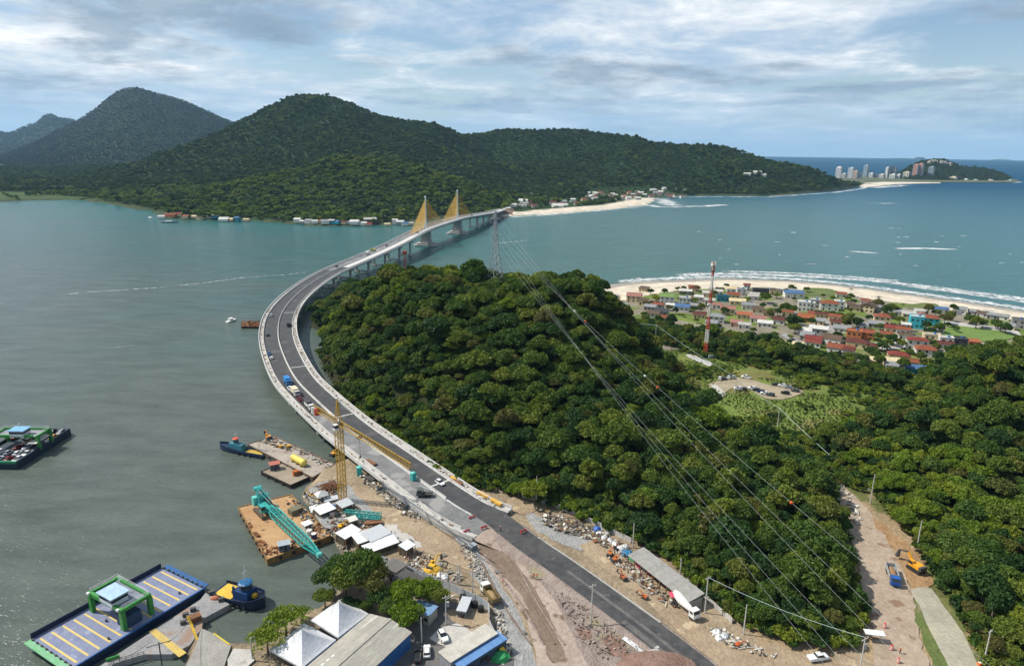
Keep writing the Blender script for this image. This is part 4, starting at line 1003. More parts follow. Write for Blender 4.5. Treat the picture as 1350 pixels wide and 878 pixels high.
def build_bridge():
    WHITEC = mat('pale_concrete', (0.46, 0.45, 0.43), (0.56, 0.55, 0.53), scale=0.3, rough=0.8, worldspace=True, spots=(0.3, 0.63, (0.36, 0.34, 0.31)))
    SIDEC = mat('fascia_concrete', (0.40, 0.40, 0.39), (0.50, 0.50, 0.485), scale=0.2, rough=0.8, worldspace=True, spots=(0.15, 0.58, (0.33, 0.33, 0.32)))
    GIRD = mat('girder_concrete', (0.25, 0.255, 0.26), (0.33, 0.33, 0.33), scale=0.15, rough=0.85, worldspace=True)
    PIERC = mat('pier_concrete', (0.26, 0.25, 0.235), (0.36, 0.35, 0.33), scale=0.2, rough=0.9, worldspace=True, stretch=(1, 1, 0.3))
    br = thing('bridge', 'long curved concrete bridge with two cable-stay pylons crossing the bay', 'bridge', BR[0])
    inv = Vector(BR[0])
    def part(name, mb, m, parent=br):
        mb.v = [(v[0] - inv.x, v[1] - inv.y, v[2] - inv.z) for v in mb.v]
        return mb.build(name, m, parent)
    E_ = BRIDGE_END
    S_C = s_near(425, 545, 7)        # left lanes: bare concrete near the camera, asphalt beyond
    s_cab0, s_cab1 = s_near(540, 312, 20), s_near(640, 281, 16)
    part('deck', extrude(rect(-11.2, 11.2, -0.45, -0.02), 0, E_), SIDEC)
    part('carriageway', extrude([(-8.2, 0.0), (-0.35, 0.0)], 0, S_C, closed=False), CONC_DECK)
    part('carriageway', extrude([(-8.2, 0.0), (-0.35, 0.0)], S_C, s_near(440, 357, 11), closed=False), ASPHALT)
    part('carriageway', extrude([(-8.2, 0.0), (-0.35, 0.0)], s_near(440, 357, 11), E_, closed=False), CONC_DECK)
    part('carriageway', extrude([(0.35, 0.0), (8.2, 0.0)], 0, s_near(452, 352, 12), closed=False), ASPHALT)
    part('carriageway', extrude([(0.35, 0.0), (8.2, 0.0)], s_near(452, 352, 12), E_, closed=False), WHITEC)
    for s_ in (-1, 1):
        part('walkway', extrude(sorted([(s_*8.75, 0.0), (s_*10.85, 0.0)]) and rect(min(s_*8.75, s_*10.85), max(s_*8.75, s_*10.85), 0.0, 0.18), 0, E_), CONC)
        part('parapet', extrude(rect(min(s_*10.86, s_*11.22), max(s_*10.86, s_*11.22), -0.5, 1.05), 0, E_), WHITEC)
        part('barrier', extrude([(s_*8.72, 0), (s_*8.24, 0), (s_*8.40, 0.3), (s_*8.46, 0.85), (s_*8.64, 0.85), (s_*8.72, 0.3)][::s_], 6, E_), WHITEC)
        for w in (0.25, 4.05):
            ln = extrude([(s_*(0.75 + (w > 1)*(w - 0.5)), 0.015), (s_*(0.75 + (w > 1)*(w - 0.5)) + 0.14, 0.015)], 30, 140, closed=False)
    part('median_barrier', extrude([(-0.34, 0), (-0.16, 0.3), (-0.11, 0.85), (0.11, 0.85), (0.16, 0.3), (0.34, 0)][::-1], 22, E_), WHITEC)
    for px, py, z in ((395, 413, 9), (412, 482, 8), (466, 546, 7), (590, 632, 6)):
        s = s_near(px, py, z); part('expansion_joint', extrude(rect(0.4, 8.2, 0.012, 0.02), s, s + 0.8, 0.8), WHITEC)
    for u in (-8.2, -2.8, 2.8, 8.2):
        part('girder', extrude([(u - 0.5, -2.3), (u + 0.5, -2.3), (u + 0.35, -0.46), (u - 0.35, -0.46)], 20, s_cab0), GIRD)
        part('girder', extrude([(u - 0.5, -2.3), (u + 0.5, -2.3), (u + 0.35, -0.46), (u - 0.35, -0.46)], s_cab1, E_), GIRD)
    part('box_girder', extrude([(-6, -3.4), (6, -3.4), (9.2, -0.46), (-9.2, -0.46)], s_cab0, s_cab1), GIRD)
    # approach walls: the first 40 m stand on fill
    for s_ in (-1, 1):
        part('retaining_wall', extrude([(s_*10.6, -5.5), (s_*10.95, -5.5), (s_*10.95, -0.46), (s_*10.6, -0.46)][::s_], 0, 46), SIDEC)
    s_p1, s_p2 = s_near(561, 301.5, 21.5), s_near(603, 288, 22)
    def pier(s, wide=False):
        p, d, r = at_s(s); th = math.atan2(r.y, r.x); bottom = -4.0
        gz = 0 if p.y > 300 or p.x < -80 else ground_z(p.x, p.y) - 1
        loc = (p.x - inv.x, p.y - inv.y, -inv.z)
        o = bpy.data.objects.new('pier', None); COL.objects.link(o); o.parent = br; o.location = loc; o.rotation_euler.z = th
        mb = MB(); mb.box((0, 0, p.z - 2.3 - 0.7), (19.5, 1.9, 1.4)); mb.build('pier_cap', PIERC, o)
        for u in (-6.2, 6.2):
            mb = MB(); mb.box((u, 0, (p.z - 3.7 + bottom)/2), (2.0, 1.7, p.z - 3.7 - bottom), taper=0.94); mb.build('column', PIERC, o)
        if p.z > 9:
            mb = MB(); mb.box((0, 0, 1.6), (10.4, 1.2, 1.3)); mb.build('cross_beam', PIERC, o)
            mb = MB(); mb.box((-6.2, 0, 0.55), (4.2, 4.2, 1.5)); mb.build('pile_cap', PIERC, o)
            mb = MB(); mb.box((6.2, 0, 0.55), (4.2, 4.2, 1.5)); mb.build('pile_cap', PIERC, o)
    s = 66
    while s < E_ - 15:
        if not (s_p1 - 62 < s < s_p2 + 62): pier(s)
        s += 38
    # pylons with their fans of yellow stays
    STAY = mat('stay_sheath', (0.62, 0.36, 0.030), (0.52, 0.29, 0.02), scale=0.5, rough=0.5)
    PYL = mat('pylon_paint', (0.60, 0.62, 0.64), (0.70, 0.71, 0.72), scale=0.2, rough=0.6)
    for sp in (s_p1, s_p2):
        p, d, r = at_s(sp); th = math.atan2(r.y, r.x)
        o = bpy.data.objects.new('pylon', None); COL.objects.link(o); o.parent = br; o.location = (p.x - inv.x, p.y - inv.y, -inv.z); o.rotation_euler.z = th
        H_ = 39
        mb = MB(); mb.box((0, 0, p.z + H_/2), (1.9, 2.9, H_), taper=0.72); mb.build('mast', PYL, o)
        mb = MB(); mb.box((0, 0, p.z + H_ + 0.5), (2.2, 2.6, 1.0), taper=0.6); mb.build('mast_cap', PYL, o)
        mb = MB(); mb.box((0, 0, (p.z - 3.4 + 2.5)/2 + 0.6), (14, 7.0, p.z - 3.4 - 2.5 + 1.2), taper=0.80); mb.build('pylon_pier', PIERC, o)
        mb = MB(); mb.prism([(-15, -6), (-12, -10), (12, -10), (15, -6), (15, 6), (12, 10), (-12, 10), (-15, 6)], -3, 1.6); mb.build('pile_cap', PIERC, o)
        mb = MB(); mb.prism([(-11.5, -5), (-9, -7.5), (9, -7.5), (11.5, -5), (11.5, 5), (9, 7.5), (-9, 7.5), (-11.5, 5)], 1.6, 3.6); mb.build('pile_cap', PIERC, o)
        for sgn in (-1, 1):
            for k in range(17):
                ds = 10 + k*3.55; q = frame_px(0, sp + sgn*ds, 0.9)
                top = Vector((p.x, p.y, p.z + 11 + k*1.58))
                M = Matrix.Rotation(-th, 3, 'Z')
                a, b = M @ (q - Vector((p.x, p.y, 0))), M @ (top - Vector((p.x, p.y, 0)))
                for off in (-0.55, 0.55):
                    mb = MB(); mb.tube([a + Vector((off, 0, 0)), b + Vector((off*0.9, 0, 0))], 0.12, 5); mb.build('stay_cable', STAY, o)
    # far approach on the ground
    road = extrude(rect(-8, 8, -2.5, 0.0), E_, BS[-1]).build('road', CONC); tag(road, kind='structure')
    emb = extrude([(-9, -0.3), (9, -0.3), (26, -8), (-26, -8)], E_ - 4, E_ + 230).build('embankment', REDSOIL); tag(emb, kind='structure')
    # rubble, panels and offcuts left along both walkways
    rg = random.Random(5); mb = MB()
    for i in range(640):
        s = rg.uniform(6, 330); side = rg.choice((-1, 1, 1))
        if side < 0 and s < 60 and rg.random() < 0.6: continue
        u = side*rg.uniform(9.0, 10.6); p, d, r = at_s(s); th = math.atan2(d.y, d.x)
        mb.cur = rg.choice((0, 0, 0, 1, 2)); l = rg.uniform(0.3, 1.5)
        mb.box(tuple(p + r*u + Vector((0, 0, 0.36))), (l, rg.uniform(0.25, 0.7), rg.uniform(0.12, 0.35)), th + rg.uniform(-0.3, 0.3))
    part('debris', mb, [mat('formply', (0.5, 0.48, 0.44), (0.38, 0.36, 0.33), scale=1), mat('timber', (0.30, 0.19, 0.09), (0.22, 0.14, 0.07), scale=1), mat('dark_scrap', (0.10, 0.09, 0.085), scale=1)])['kind'] = 'stuff'
    # street-lamp like stubs: survey rods on the deck
build_bridge()

# asphalt road leading off the bridge towards the camera, on a low embankment
def build_main_road():
    line = [frame_px(4.2, 9, .03), frame_px(4.2, 3, .03), P(690, 712, 4.8), P(736, 743, 4.7), P(795, 786, 4.6), P(847, 824, 4.5), P(919, 880, 4.4), P(1003, 950, 4.3)]
    pts, S = catmull(line, 3.0)
    def strip(prof, i0, i1):
        mb = MB(); k = len(prof)
        for i in range(i0, i1 + 1):
            d = Vector(pts[min(i + 1, len(pts) - 1)] - pts[max(i - 1, 0)]); d.normalize(); r = Vector((d.y, -d.x, 0)).normalized()
            for u, w in prof: mb.v.append(tuple(Vector(pts[i]) + r*u + Vector((0, 0, w))))
        for i in range(i1 - i0):
            for j in range(k - 1): mb.f.append((i*k + j, (i + 1)*k + j, (i + 1)*k + j + 1, i*k + j + 1)); mb.mi.append(0)
        return mb
    n = len(pts) - 1
    # u is to the right going towards the camera, so negative u is the forest side
    tag(strip([(8.2, -1.6), (4.9, -0.06), (-4.9, -0.06), (-6.8, -1.6)], 5, n).build('embankment', GRAVEL), kind='structure')
    tag(strip([(4.3, 0.0), (-4.3, 0.0)], 0, n).build('road', mat('fresh_asphalt', (0.034, 0.035, 0.038), (0.072, 0.071, 0.071), scale=0.35, rough=0.85, worldspace=True, spots=(0.5, 0.63, (0.10, 0.098, 0.095)))), kind='structure')
    tag(strip([(0.6, 0.012), (-0.4, 0.012)], 14, n).build('road_seam', mat('worn_seam', (0.13, 0.125, 0.118), (0.085, 0.083, 0.08), scale=0.2, rough=0.9, worldspace=True)), kind='structure')
    tag(strip([(3.6, 0.012), (2.1, 0.012)], 22, n).build('road_seam', MATS['worn_seam']), kind='structure')
    tag(strip([(-4.32, -0.1), (-4.32, 0.26), (-4.62, 0.26), (-4.62, -0.3)], 8, n - 11).build('kerb', CONC), kind='structure')
build_main_road()
def approach_ramp():
    mb = MB(); p, d, r = at_s(0.0)
    rows = [(0.3, -0.03, 11.0, 0.0), (-5, -0.5, 10.4, -1.0), (-12, -1.2, 9.4, -3.5)]
    for (a, za, la, ra), (b, zb, lb, rb) in zip(rows[:-1], rows[1:]):
        mb.face([p + d*a - r*la + Vector((0, 0, za)), p + d*b - r*lb + Vector((0, 0, zb)), p + d*b + r*rb + Vector((0, 0, zb)), p + d*a + r*ra + Vector((0, 0, za))])
    tag(mb.build('approach_ramp', DIRTROAD), kind='structure')
approach_ramp()
# ------------------------------------------------------------------ vehicles
GLASS = mat('dark_glass', (0.015, 0.02, 0.025), (0.03, 0.035, 0.045), scale=1, rough=0.12, spec=0.6)
TYRE = mat('tyre_rubber', (0.015, 0.015, 0.016), (0.03, 0.03, 0.03), scale=3, rough=0.9)
STEEL_D = mat('dark_steel', (0.05, 0.05, 0.055), (0.08, 0.075, 0.07), scale=1, rough=0.6)
GALV = mat('galvanised', (0.42, 0.44, 0.46), (0.32, 0.33, 0.35), scale=1.0, rough=0.45, metal=0.5)
RUST = mat('rust', (0.22, 0.10, 0.045), (0.13, 0.06, 0.03), scale=0.6, rough=0.9, spots=(1.5, 0.62, (0.30, 0.16, 0.07)))
TIMBER = mat('timber_stack', (0.34, 0.23, 0.12), (0.25, 0.16, 0.085), scale=1.0, rough=0.9)
WHITE_SHEET = mat('white_sheet', (0.70, 0.71, 0.71), (0.55, 0.56, 0.56), scale=0.5, rough=0.6)
def loft_x(mb, secs):
    """secs: (x, half width, z0, z1, top half width) along x"""
    b = len(mb.v)
    for x, w, z0, z1, tw in secs: mb.v += [(x, -w, z0), (x, w, z0), (x, tw, z1), (x, -tw, z1)]
    for i in range(len(secs) - 1):
        for j in range(4): mb.f.append((b + i*4 + j, b + i*4 + (j + 1) % 4, b + (i + 1)*4 + (j + 1) % 4, b + (i + 1)*4 + j)); mb.mi.append(mb.cur)
    mb.f.append((b + 3, b + 2, b + 1, b)); mb.mi.append(mb.cur)
    e = b + (len(secs) - 1)*4; mb.f.append((e, e + 1, e + 2, e + 3)); mb.mi.append(mb.cur)
def car_pieces(kind='hatch'):
    L2 = 2.15
    body = MB(); cabin = MB(); roof = MB(); wheels = []
    if kind == 'pickup':
        L2 = 2.55
        loft_x(body, [(-L2, .80, .5, .95, .80), (-L2 + .1, .9, .35, 1.0, .88), (.2, .92, .3, 1.02, .9), (1.3, .92, .3, 1.02, .86), (L2 - .25, .88, .32, .92, .80), (L2, .78, .42, .75, .7)])
        loft_x(cabin, [(-.75, .86, 1.0, 1.02, .85), (-.6, .84, 1.0, 1.58, .68), (.75, .84, 1.0, 1.6, .70), (1.45, .84, .98, 1.0, .8)])
        loft_x(roof, [(-.58, .66, 1.57, 1.62, .62), (.7, .68, 1.59, 1.65, .62)])
        bed = MB(); bed.box((-1.65, 0, 1.0), (1.5, 1.45, 0.06)); extra = bed
    else:
        up = 0.16 if kind == 'suv' else 0.0
        loft_x(body, [(-L2, .72, .5, .85 + up, .70), (-L2 + .15, .86, .32, .96 + up, .80), (-1.2, .88, .28, .98 + up, .84), (.9, .88, .28, .96 + up, .84), (1.75, .85, .30, .86 + up, .76), (L2, .70, .42, .68 + up, .62)])
        rear = -L2 + .25 if kind in ('hatch', 'suv') else -1.55
        loft_x(cabin, [(rear, .78, .94 + up, .98 + up, .76), (rear + .35, .80, .94 + up, 1.42 + up, .60), (.15, .80, .94 + up, 1.46 + up, .62), (.95, .80, .92 + up, .97 + up, .76)])
        loft_x(roof, [(rear + .38, .58, 1.41 + up, 1.46 + up, .55), (.12, .60, 1.45 + up, 1.50 + up, .56)])
        extra = None
    for x in (-1.32, 1.32):
        for y in (-.80, .80):
            w = MB(); w.tube([(x, y - .1, .32), (x, y + .1, .32)], .32, 10); wheels.append(w)
    return body, cabin, roof, wheels, extra
CAR_MESH = {}
def small_car_mesh(kind, hexc):
    k = (kind, hexc)
    if k not in CAR_MESH:
        body, cabin, roof, wheels, extra = car_pieces(kind); mb = MB()
        for i, piece in ((0, body), (0, roof), (1, cabin)) + tuple((2, w) for w in wheels) + (((2, extra),) if extra else ()):
            mb.cur = i; mb.add(piece.v, piece.f)
        CAR_MESH[k] = mb.mesh('car', [paint(hexc, 0.25, 0, 0.9), GLASS, TYRE])
    return CAR_MESH[k]
COLNAME = {'dfe1e2': 'white', '16181b': 'black', '8d9296': 'silver', '4a4e52': 'grey', '7d1518': 'red', '1d2c4f': 'dark blue', 'b9a98a': 'beige', '2f5d8a': 'blue', 'c98a2c': 'ochre'}
def small_car(loc, rz, kind, hexc, where, group, items):
    o = bpy.data.objects.new('parked_car' if 'clearing' in where else 'car', small_car_mesh(kind, hexc)); COL.objects.link(o)
    o.location = loc; o.rotation_euler.z = rz
    tag(o, cat='car', group=group)
    items.append((o, '%s %s %s' % (COLNAME[hexc], {'hatch': 'hatchback', 'suv': 'tall car', 'sedan': 'saloon car', 'pickup': 'pickup'}[kind], where), to_px(o.location.x, o.location.y, o.location.z)[0]))
    return o
def parted_car(name, loc, rz, kind, hexc, label):
    t = thing(name, label, 'car', loc, rz)
    body, cabin, roof, wheels, extra = car_pieces(kind)
    pt = paint(hexc, 0.22, 0, 0.92)
    body.build('body', pt, t); roof.build('roof_panel', pt, t); cabin.build('window_band', GLASS, t)
    for w in wheels: w.build('wheel', TYRE, t)
    for y in (-.6, .6):
        h = MB(); h.box((2.06, y, .66), (.16, .3, .16)); h.build('headlight', paint('e8e8e0', 0.2), t)
        h = MB(); h.box((-2.08, y, .80), (.14, .26, .2)); h.build('tail_light', paint('8a1210', 0.3), t)
    return t
def truck(name, loc, rz, cabc, label, bed='dump', bedc='5b5f63', load=None, L=7.5, cat='truck', group=None):
    t = thing(name, label, cat, loc, rz, group)
    cm = paint(cabc, 0.35)
    f = MB(); f.box((0, 0, 0.85), (L, 0.9, 0.28)); f.build('chassis', STEEL_D, t)
    c = MB(); loft_x(c, [(L/2 - 1.9, 1.2, .75, 2.7, 1.12), (L/2 - .35, 1.2, .75, 2.75, 1.1), (L/2 - .05, 1.2, .7, 1.7, 1.15), (L/2, 1.15, .6, 1.2, 1.15)]); cab = c.build('cab', cm, t)
    w = MB(); w.face([(L/2 - .03, -1.0, 1.75), (L/2 - .03, 1.0, 1.75), (L/2 - .30, 1.0, 2.6), (L/2 - .30, -1.0, 2.6)]); w.build('windscreen', GLASS, cab)
    for y in (-1.215, 1.215):
        w = MB(); s = 1 if y > 0 else -1
        w.box((L/2 - 1.0, y*0.975, 2.1), (.95, .05, .65)); w.build('side_window', GLASS, cab)
    bm_ = paint(bedc, 0.6)
    x0, x1 = -L/2, L/2 - 2.2
    if bed == 'dump':
        for (cx, cy, cz, dx, dy, dz) in ((0, -1.2, 1.75, 1, .08, 1.3), (0, 1.2, 1.75, 1, .08, 1.3), (0, 0, 1.1, 1, 2.4, .1)):
            b = MB(); b.box(((x0 + x1)/2, cy, cz), (x1 - x0, dy, dz)); b.build('bed_side' if cy else 'bed_floor', bm_, t)
        b = MB(); b.box((x1 - .04, 0, 1.9), (.08, 2.4, 1.6)); b.build('bed_front', bm_, t)
        b = MB(); b.box((x0 + .04, 0, 1.7), (.08, 2.4, 1.2)); b.build('tailgate', bm_, t)
        if load:
            l = MB(); l.dome(((x0 + x1)/2, 0, 1.15), (x1 - x0)*.46, 1.1, 1.1, 12, 4, 0.08); l.build('load', load, t)
    elif bed == 'flat':
        b = MB(); b.box(((x0 + x1)/2, 0, 1.15), (x1 - x0, 2.4, .18)); b.build('flat_bed', bm_, t)
        b = MB(); b.box((x1 - .05, 0, 1.7), (.1, 2.4, 1.0)); b.build('headboard', bm_, t)
    elif bed == 'box':
        b = MB(); b.box(((x0 + x1)/2, 0, 2.2), (x1 - x0, 2.45, 2.3)); b.build('cargo_box', bm_, t)
    elif bed == 'mixer':
        b = MB(); b.tube([(x0 + .1, 0, 2.9), (x0 + 1.4, 0, 2.55), (x0 + 3.2, 0, 2.1), (x1 - .2, 0, 1.75)], [.55, 1.15, 1.25, .7], 14); b.build('drum', bm_, t)
        b = MB(); b.bar((x0 - .4, 0, 2.3), (x0 + .2, 0, 3.3), .8, .2); b.build('chute', bm_, t)
        b = MB(); b.box((x0 + 1.0, 0, 1.4), (.3, 1.8, 1.2)); b.build('drum_support', STEEL_D, t)
    elif bed == 'tank':
        b = MB(); b.tube([(x0, 0, 2.0), (x0 + .3, 0, 2.0), (x1 - .3, 0, 2.0), (x1, 0, 2.0)], [.7, 1.05, 1.05, .7], 14); b.build('tank', bm_, t)
    for x in (L/2 - 1.3, x0 + 1.0, x0 + 2.2):
        for y in (-1.0, 1.0):
            w = MB(); w.tube([(x, y - .16, .5), (x, y + .16, .5)], .5, 12); w.build('wheel', TYRE, t)
    return t
def excavator(loc, rz, hexc, label, arm=((1.0, 0, 1.9), (3.2, 0, 4.2), (6.0, 0, 3.2), (6.5, 0, 0.9)), scale=1.0, group=None):
    t = thing('excavator', label, 'excavator', loc, rz, group); t.scale = (scale,)*3
    pt = paint(hexc, 0.5)
    for y in (-1.15, 1.15):
        tr = MB()
        prof_ = [(-2.0, .15), (2.0, .15), (2.3, .5), (2.0, .95), (-2.0, .95), (-2.3, .5)]
        vs = [(x, y - .28, z) for x, z in prof_] + [(x, y + .28, z) for x, z in prof_]
        tr.add(vs, [tuple(range(6)), tuple(range(11, 5, -1))] + [(i, i + 6, (i + 1) % 6 + 6, (i + 1) % 6) for i in range(6)])
        tr.build('track', TYRE, t)
    b = MB(); b.cyl((0, 0, .9), .8, .3, 14); b.build('turntable', STEEL_D, t)
    b = MB(); b.box((-.7, 0, 1.75), (3.0, 2.5, 1.1), taper=0.95); b.build('body', pt, t)
    b = MB(); b.box((-2.0, 0, 1.75), (.8, 2.6, 1.2), taper=0.92); b.build('counterweight', STEEL_D, t)
    c = MB(); c.box((1.0, .75, 2.1), (1.5, 1.0, 1.8), taper=0.9); cb = c.build('cab', pt, t)
    g = MB(); g.box((1.1, .75, 2.35), (1.46, 1.03, .9), taper=0.95); g.build('cab_window', GLASS, cb)
    a, e, w, k = [Vector(q) for q in arm]
    b = MB(); b.bar(a, e, .4, .55); b.build('boom', pt, t)
    b = MB(); b.bar(e, w, .32, .42); b.build('stick', pt if scale < 0.9 else STEEL_D, t)
    d = (k - w).normalized()
    b = MB(); b.tube([w, k], [.35, .65], 6); b.build('bucket', STEEL_D, t)
    b = MB(); b.tube([a + Vector((.4, 0, -.3)), a.lerp(e, .6) + Vector((0, 0, -.25))], .1, 6); b.build('hydraulic_ram', GALV, t)
    return t
PERSON = {}
def person(loc, rz, top, label, hat='d9d9d4', legs='20242c'):
    """a small standing worker: one continuous skinned body, hat as a part"""
    key = (top, legs)
    if key not in PERSON:
        me = bpy.data.meshes.new('person_body')
        J = [(0, 0, .95), (0, 0, 1.2), (0, 0, 1.42), (0, 0, 1.55), (0.01, 0, 1.68), (0.06, .10, .9), (.10, .11, .5), (0.0, .12, .06), (.12, .13, .03), (-.04, -.10, .9), (-.02, -.11, .5), (-.12, -.12, .06), (0.0, -.13, .03), (0, .2, 1.4), (.06, .27, 1.14), (.22, .24, .95), (0, -.2, 1.4), (.02, -.27, 1.14), (.12, -.26, .9)]
        Ed = [(0, 1), (1, 2), (2, 3), (3, 4), (0, 5), (5, 6), (6, 7), (7, 8), (0, 9), (9, 10), (10, 11), (11, 12), (2, 13), (13, 14), (14, 15), (2, 16), (16, 17), (17, 18)]
        me.from_pydata(J, Ed, [])
        tmp = bpy.data.objects.new('tmp', me); COL.objects.link(tmp)
        sk = tmp.modifiers.new('s', 'SKIN'); tmp.modifiers.new('ss', 'SUBSURF').levels = 1
        rad = [.16, .15, .16, .07, .11, .11, .085, .06, .05, .11, .085, .06, .05, .08, .06, .045, .08, .06, .045]
        for i, r_ in enumerate(rad): me.skin_vertices[0].data[i].radius = (r_, r_*(1.25 if i in (0, 1, 2) else 1))
        me.skin_vertices[0].data[0].use_root = True
        dg = bpy.context.evaluated_depsgraph_get(); ev = tmp.evaluated_get(dg); m2 = bpy.data.meshes.new_from_object(ev)
        bpy.data.objects.remove(tmp)
        for mm in (paint(top, 0.8), paint(legs, 0.8), mat('skin', (0.32, 0.18, 0.11), (0.28, 0.15, 0.09), scale=4)): m2.materials.append(mm)
        for p in m2.polygons:
            z = p.center.z; p.material_index = 2 if z > 1.5 or (z < 1.05 and abs(p.center.y) > .2) else (0 if z > .93 else 1)
        PERSON[key] = m2
    t = thing('person', label, 'person', loc, rz)
    o = bpy.data.objects.new('body', PERSON[key]); COL.objects.link(o); o.parent = t
    h = MB(); h.dome((0.01, 0, 1.70), .15, .13, .13, 8, 3); h.build('hard_hat', paint(hat, 0.5), t)
    return t
def heading(a, b): return math.atan2(b.y - a.y, b.x - a.x)

# ------------------------------------------------------------------ things afloat
def rel(o, p):                                     # world point -> the thing's own frame
    c, s = math.cos(-o.rotation_euler.z), math.sin(-o.rotation_euler.z); d = Vector(p) - o.location
    return Vector((d.x*c - d.y*s, d.x*s + d.y*c, d.z))
BLUE_DECK = mat('ferry_deck', (0.14, 0.165, 0.265), (0.19, 0.21, 0.30), scale=0.4, rough=0.6, spots=(0.3, 0.62, (0.24, 0.27, 0.37)))
NAVY = paint('12233f', 0.45); GREEN = mat('ferry_green', (0.05, 0.27, 0.05), (0.035, 0.19, 0.04), scale=0.7, rough=0.45)
YEL = mat('yellow_line', (0.62, 0.46, 0.12), (0.52, 0.40, 0.16), scale=0.8, rough=0.7)
def wall_run(mb, pts, h, t=0.15):
    for a, b in zip(pts[:-1], pts[1:]):
        a, b = Vector(a), Vector(b); mb.bar(a + Vector((0, 0, h/2)), b + Vector((0, 0, h/2)), t, h)
    return mb
def ferry_bridge(t, L, W, z, roofc, deckc):
    """green portal straddling the car deck with a deckhouse on top"""
    hx_, hy_ = 3.6, W/2 - 0.6; top = z + 5.2
    for sx in (-1, 1):
        for sy in (-1, 1):
            m_ = MB(); m_.box((sx*hx_, sy*hy_, (z + top)/2), (1.0, 1.3, top - z)); m_.build('portal_post', GREEN, t)
        m_ = MB(); m_.box((sx*hx_, 0, top + .3), (.8, W - .3, 1.0)); m_.build('portal_beam', GREEN, t)
    for sy in (-1, 1):
        m_ = MB(); m_.box((0, sy*hy_, top + .25), (2*hx_ - 1.1, .6, .9)); m_.build('portal_beam', GREEN, t)
    m_ = MB(); m_.box((0, 0, top), (2*hx_ - .9, 2*hy_ - .7, .3)); m_.build('upper_deck', deckc, t)
    h = MB(); h.box((-2.0, -1.0, top + 1.4), (4.2, 5.5, 2.4)); hs = h.build('wheelhouse', paint('cfd6da', 0.5), t)
    g = MB(); g.box((-2.0, -1.0, top + 1.75), (4.26, 5.56, .8)); g.build('window_band', GLASS, hs)
    r = MB(); r.box((-2.0, -1.0, top + 2.72), (5.0, 6.4, .2)); r.build('roof', roofc, hs)
    rail = MB()
    for a, b in (((-hx_, hy_), (hx_, hy_)), ((hx_, hy_), (hx_, -hy_)), ((hx_, -hy_), (-hx_, -hy_))):
        for k in (0.5, 1.0): rail.bar((a[0], a[1], top + .7 + k), (b[0], b[1], top + .7 + k), .07)
    rail.build('railing', paint('d8dadb', 0.5), t)
    m_ = MB(); m_.bar((1.0, 1.0, top), (1.0, 1.0, top + 4.5), .15); m_.bar((.2, 1, top + 3.6), (1.8, 1, top + 3.6), .1); m_.build('signal_mast', paint('d8dadb', 0.5), t)
    for sy in (-1, 1):
        m_ = MB(); m_.box((-hx_ - .7, sy*(hy_ - .4), top + .8), (.6, .7, .5)); m_.build('floodlight', paint('e5e7e8', 0.4), t)
def empty_ferry():
    z = 2.2
    A, B, C = P(42, 842, z), P(214, 748, z), P(268, 776, z)
    L = (B - A).length; W = (C - B).length + 0.5
    th = heading(A, B); ctr = (A + C)/2; ctr.z = 0
    t = thing('ferry', 'empty car ferry with blue striped deck and green portal at the dock', 'ferry', ctr, th)
    h = MB(); h.prism([(-L/2, -W/2), (L/2, -W/2), (L/2, W/2), (-L/2, W/2)], -1.2, z - .02); h.build('hull', NAVY, t)
    d = MB(); d.box((0, 0, z + .03), (L - .3, W - .3, .06)); d.build('deck', BLUE_DECK, t)
    for k in range(-6, 7):
        if abs(k) < 1: continue
        x = k*(L/2 - 1.3)/6.0
        s = MB(); s.box((x, -.3, z + .075), (.5, W - 3.2, .02)); s.build('deck_stripe', YEL, t)
    b = MB(); wall_run(b, [(-L/2 + .1, W/2 - .1, z), (L/2 - .1, W/2 - .1, z)], 1.5, .25); b.build('bulwark', NAVY, t)
    b = MB(); wall_run(b, [(-L/2 + .1, -W/2 + .1, z), (L/2 - .1, -W/2 + .1, z)], .35, .3); b.build('gunwale', paint('2f5f9a', 0.5), t)
    for sx, m_ in ((-1, mat('faded_green', (0.12, 0.36, 0.14), (0.2, 0.38, 0.26), scale=0.5, rough=0.6)), (1, paint('2a5a8e', 0.5))):
        r = MB(); r.box((sx*(L/2 + .9), 0, z + .1), (1.7, W - .8, .25)); r.build('ramp', m_, t)
        r = MB()
        for k in range(9): r.box((sx*(L/2 + .1), -W/2 + 1.3 + k*(W - 2.6)/8, z + .35), (.4, .5, .5))
        r.build('ramp_hinges', STEEL_D, t)
    MB().box((-1.2, -W*.28, z + 1.7), (4.2, 4.0, 3.2)).build('stair_house', paint('27405c', .6), t)
    ferry_bridge(t, L, W - 4.2, z, paint('a9c4dd', 0.4), paint('7d8390', 0.6))
    for x, y in ((-L*.22, -W*.36), (-L*.12, 0), (L*.2, W*.3), (L*.36, -W*.3)):
        m_ = MB(); m_.cyl((x, y, z + .06), .28, .6, 8); m_.build('bollard', STEEL_D, t)
empty_ferry()
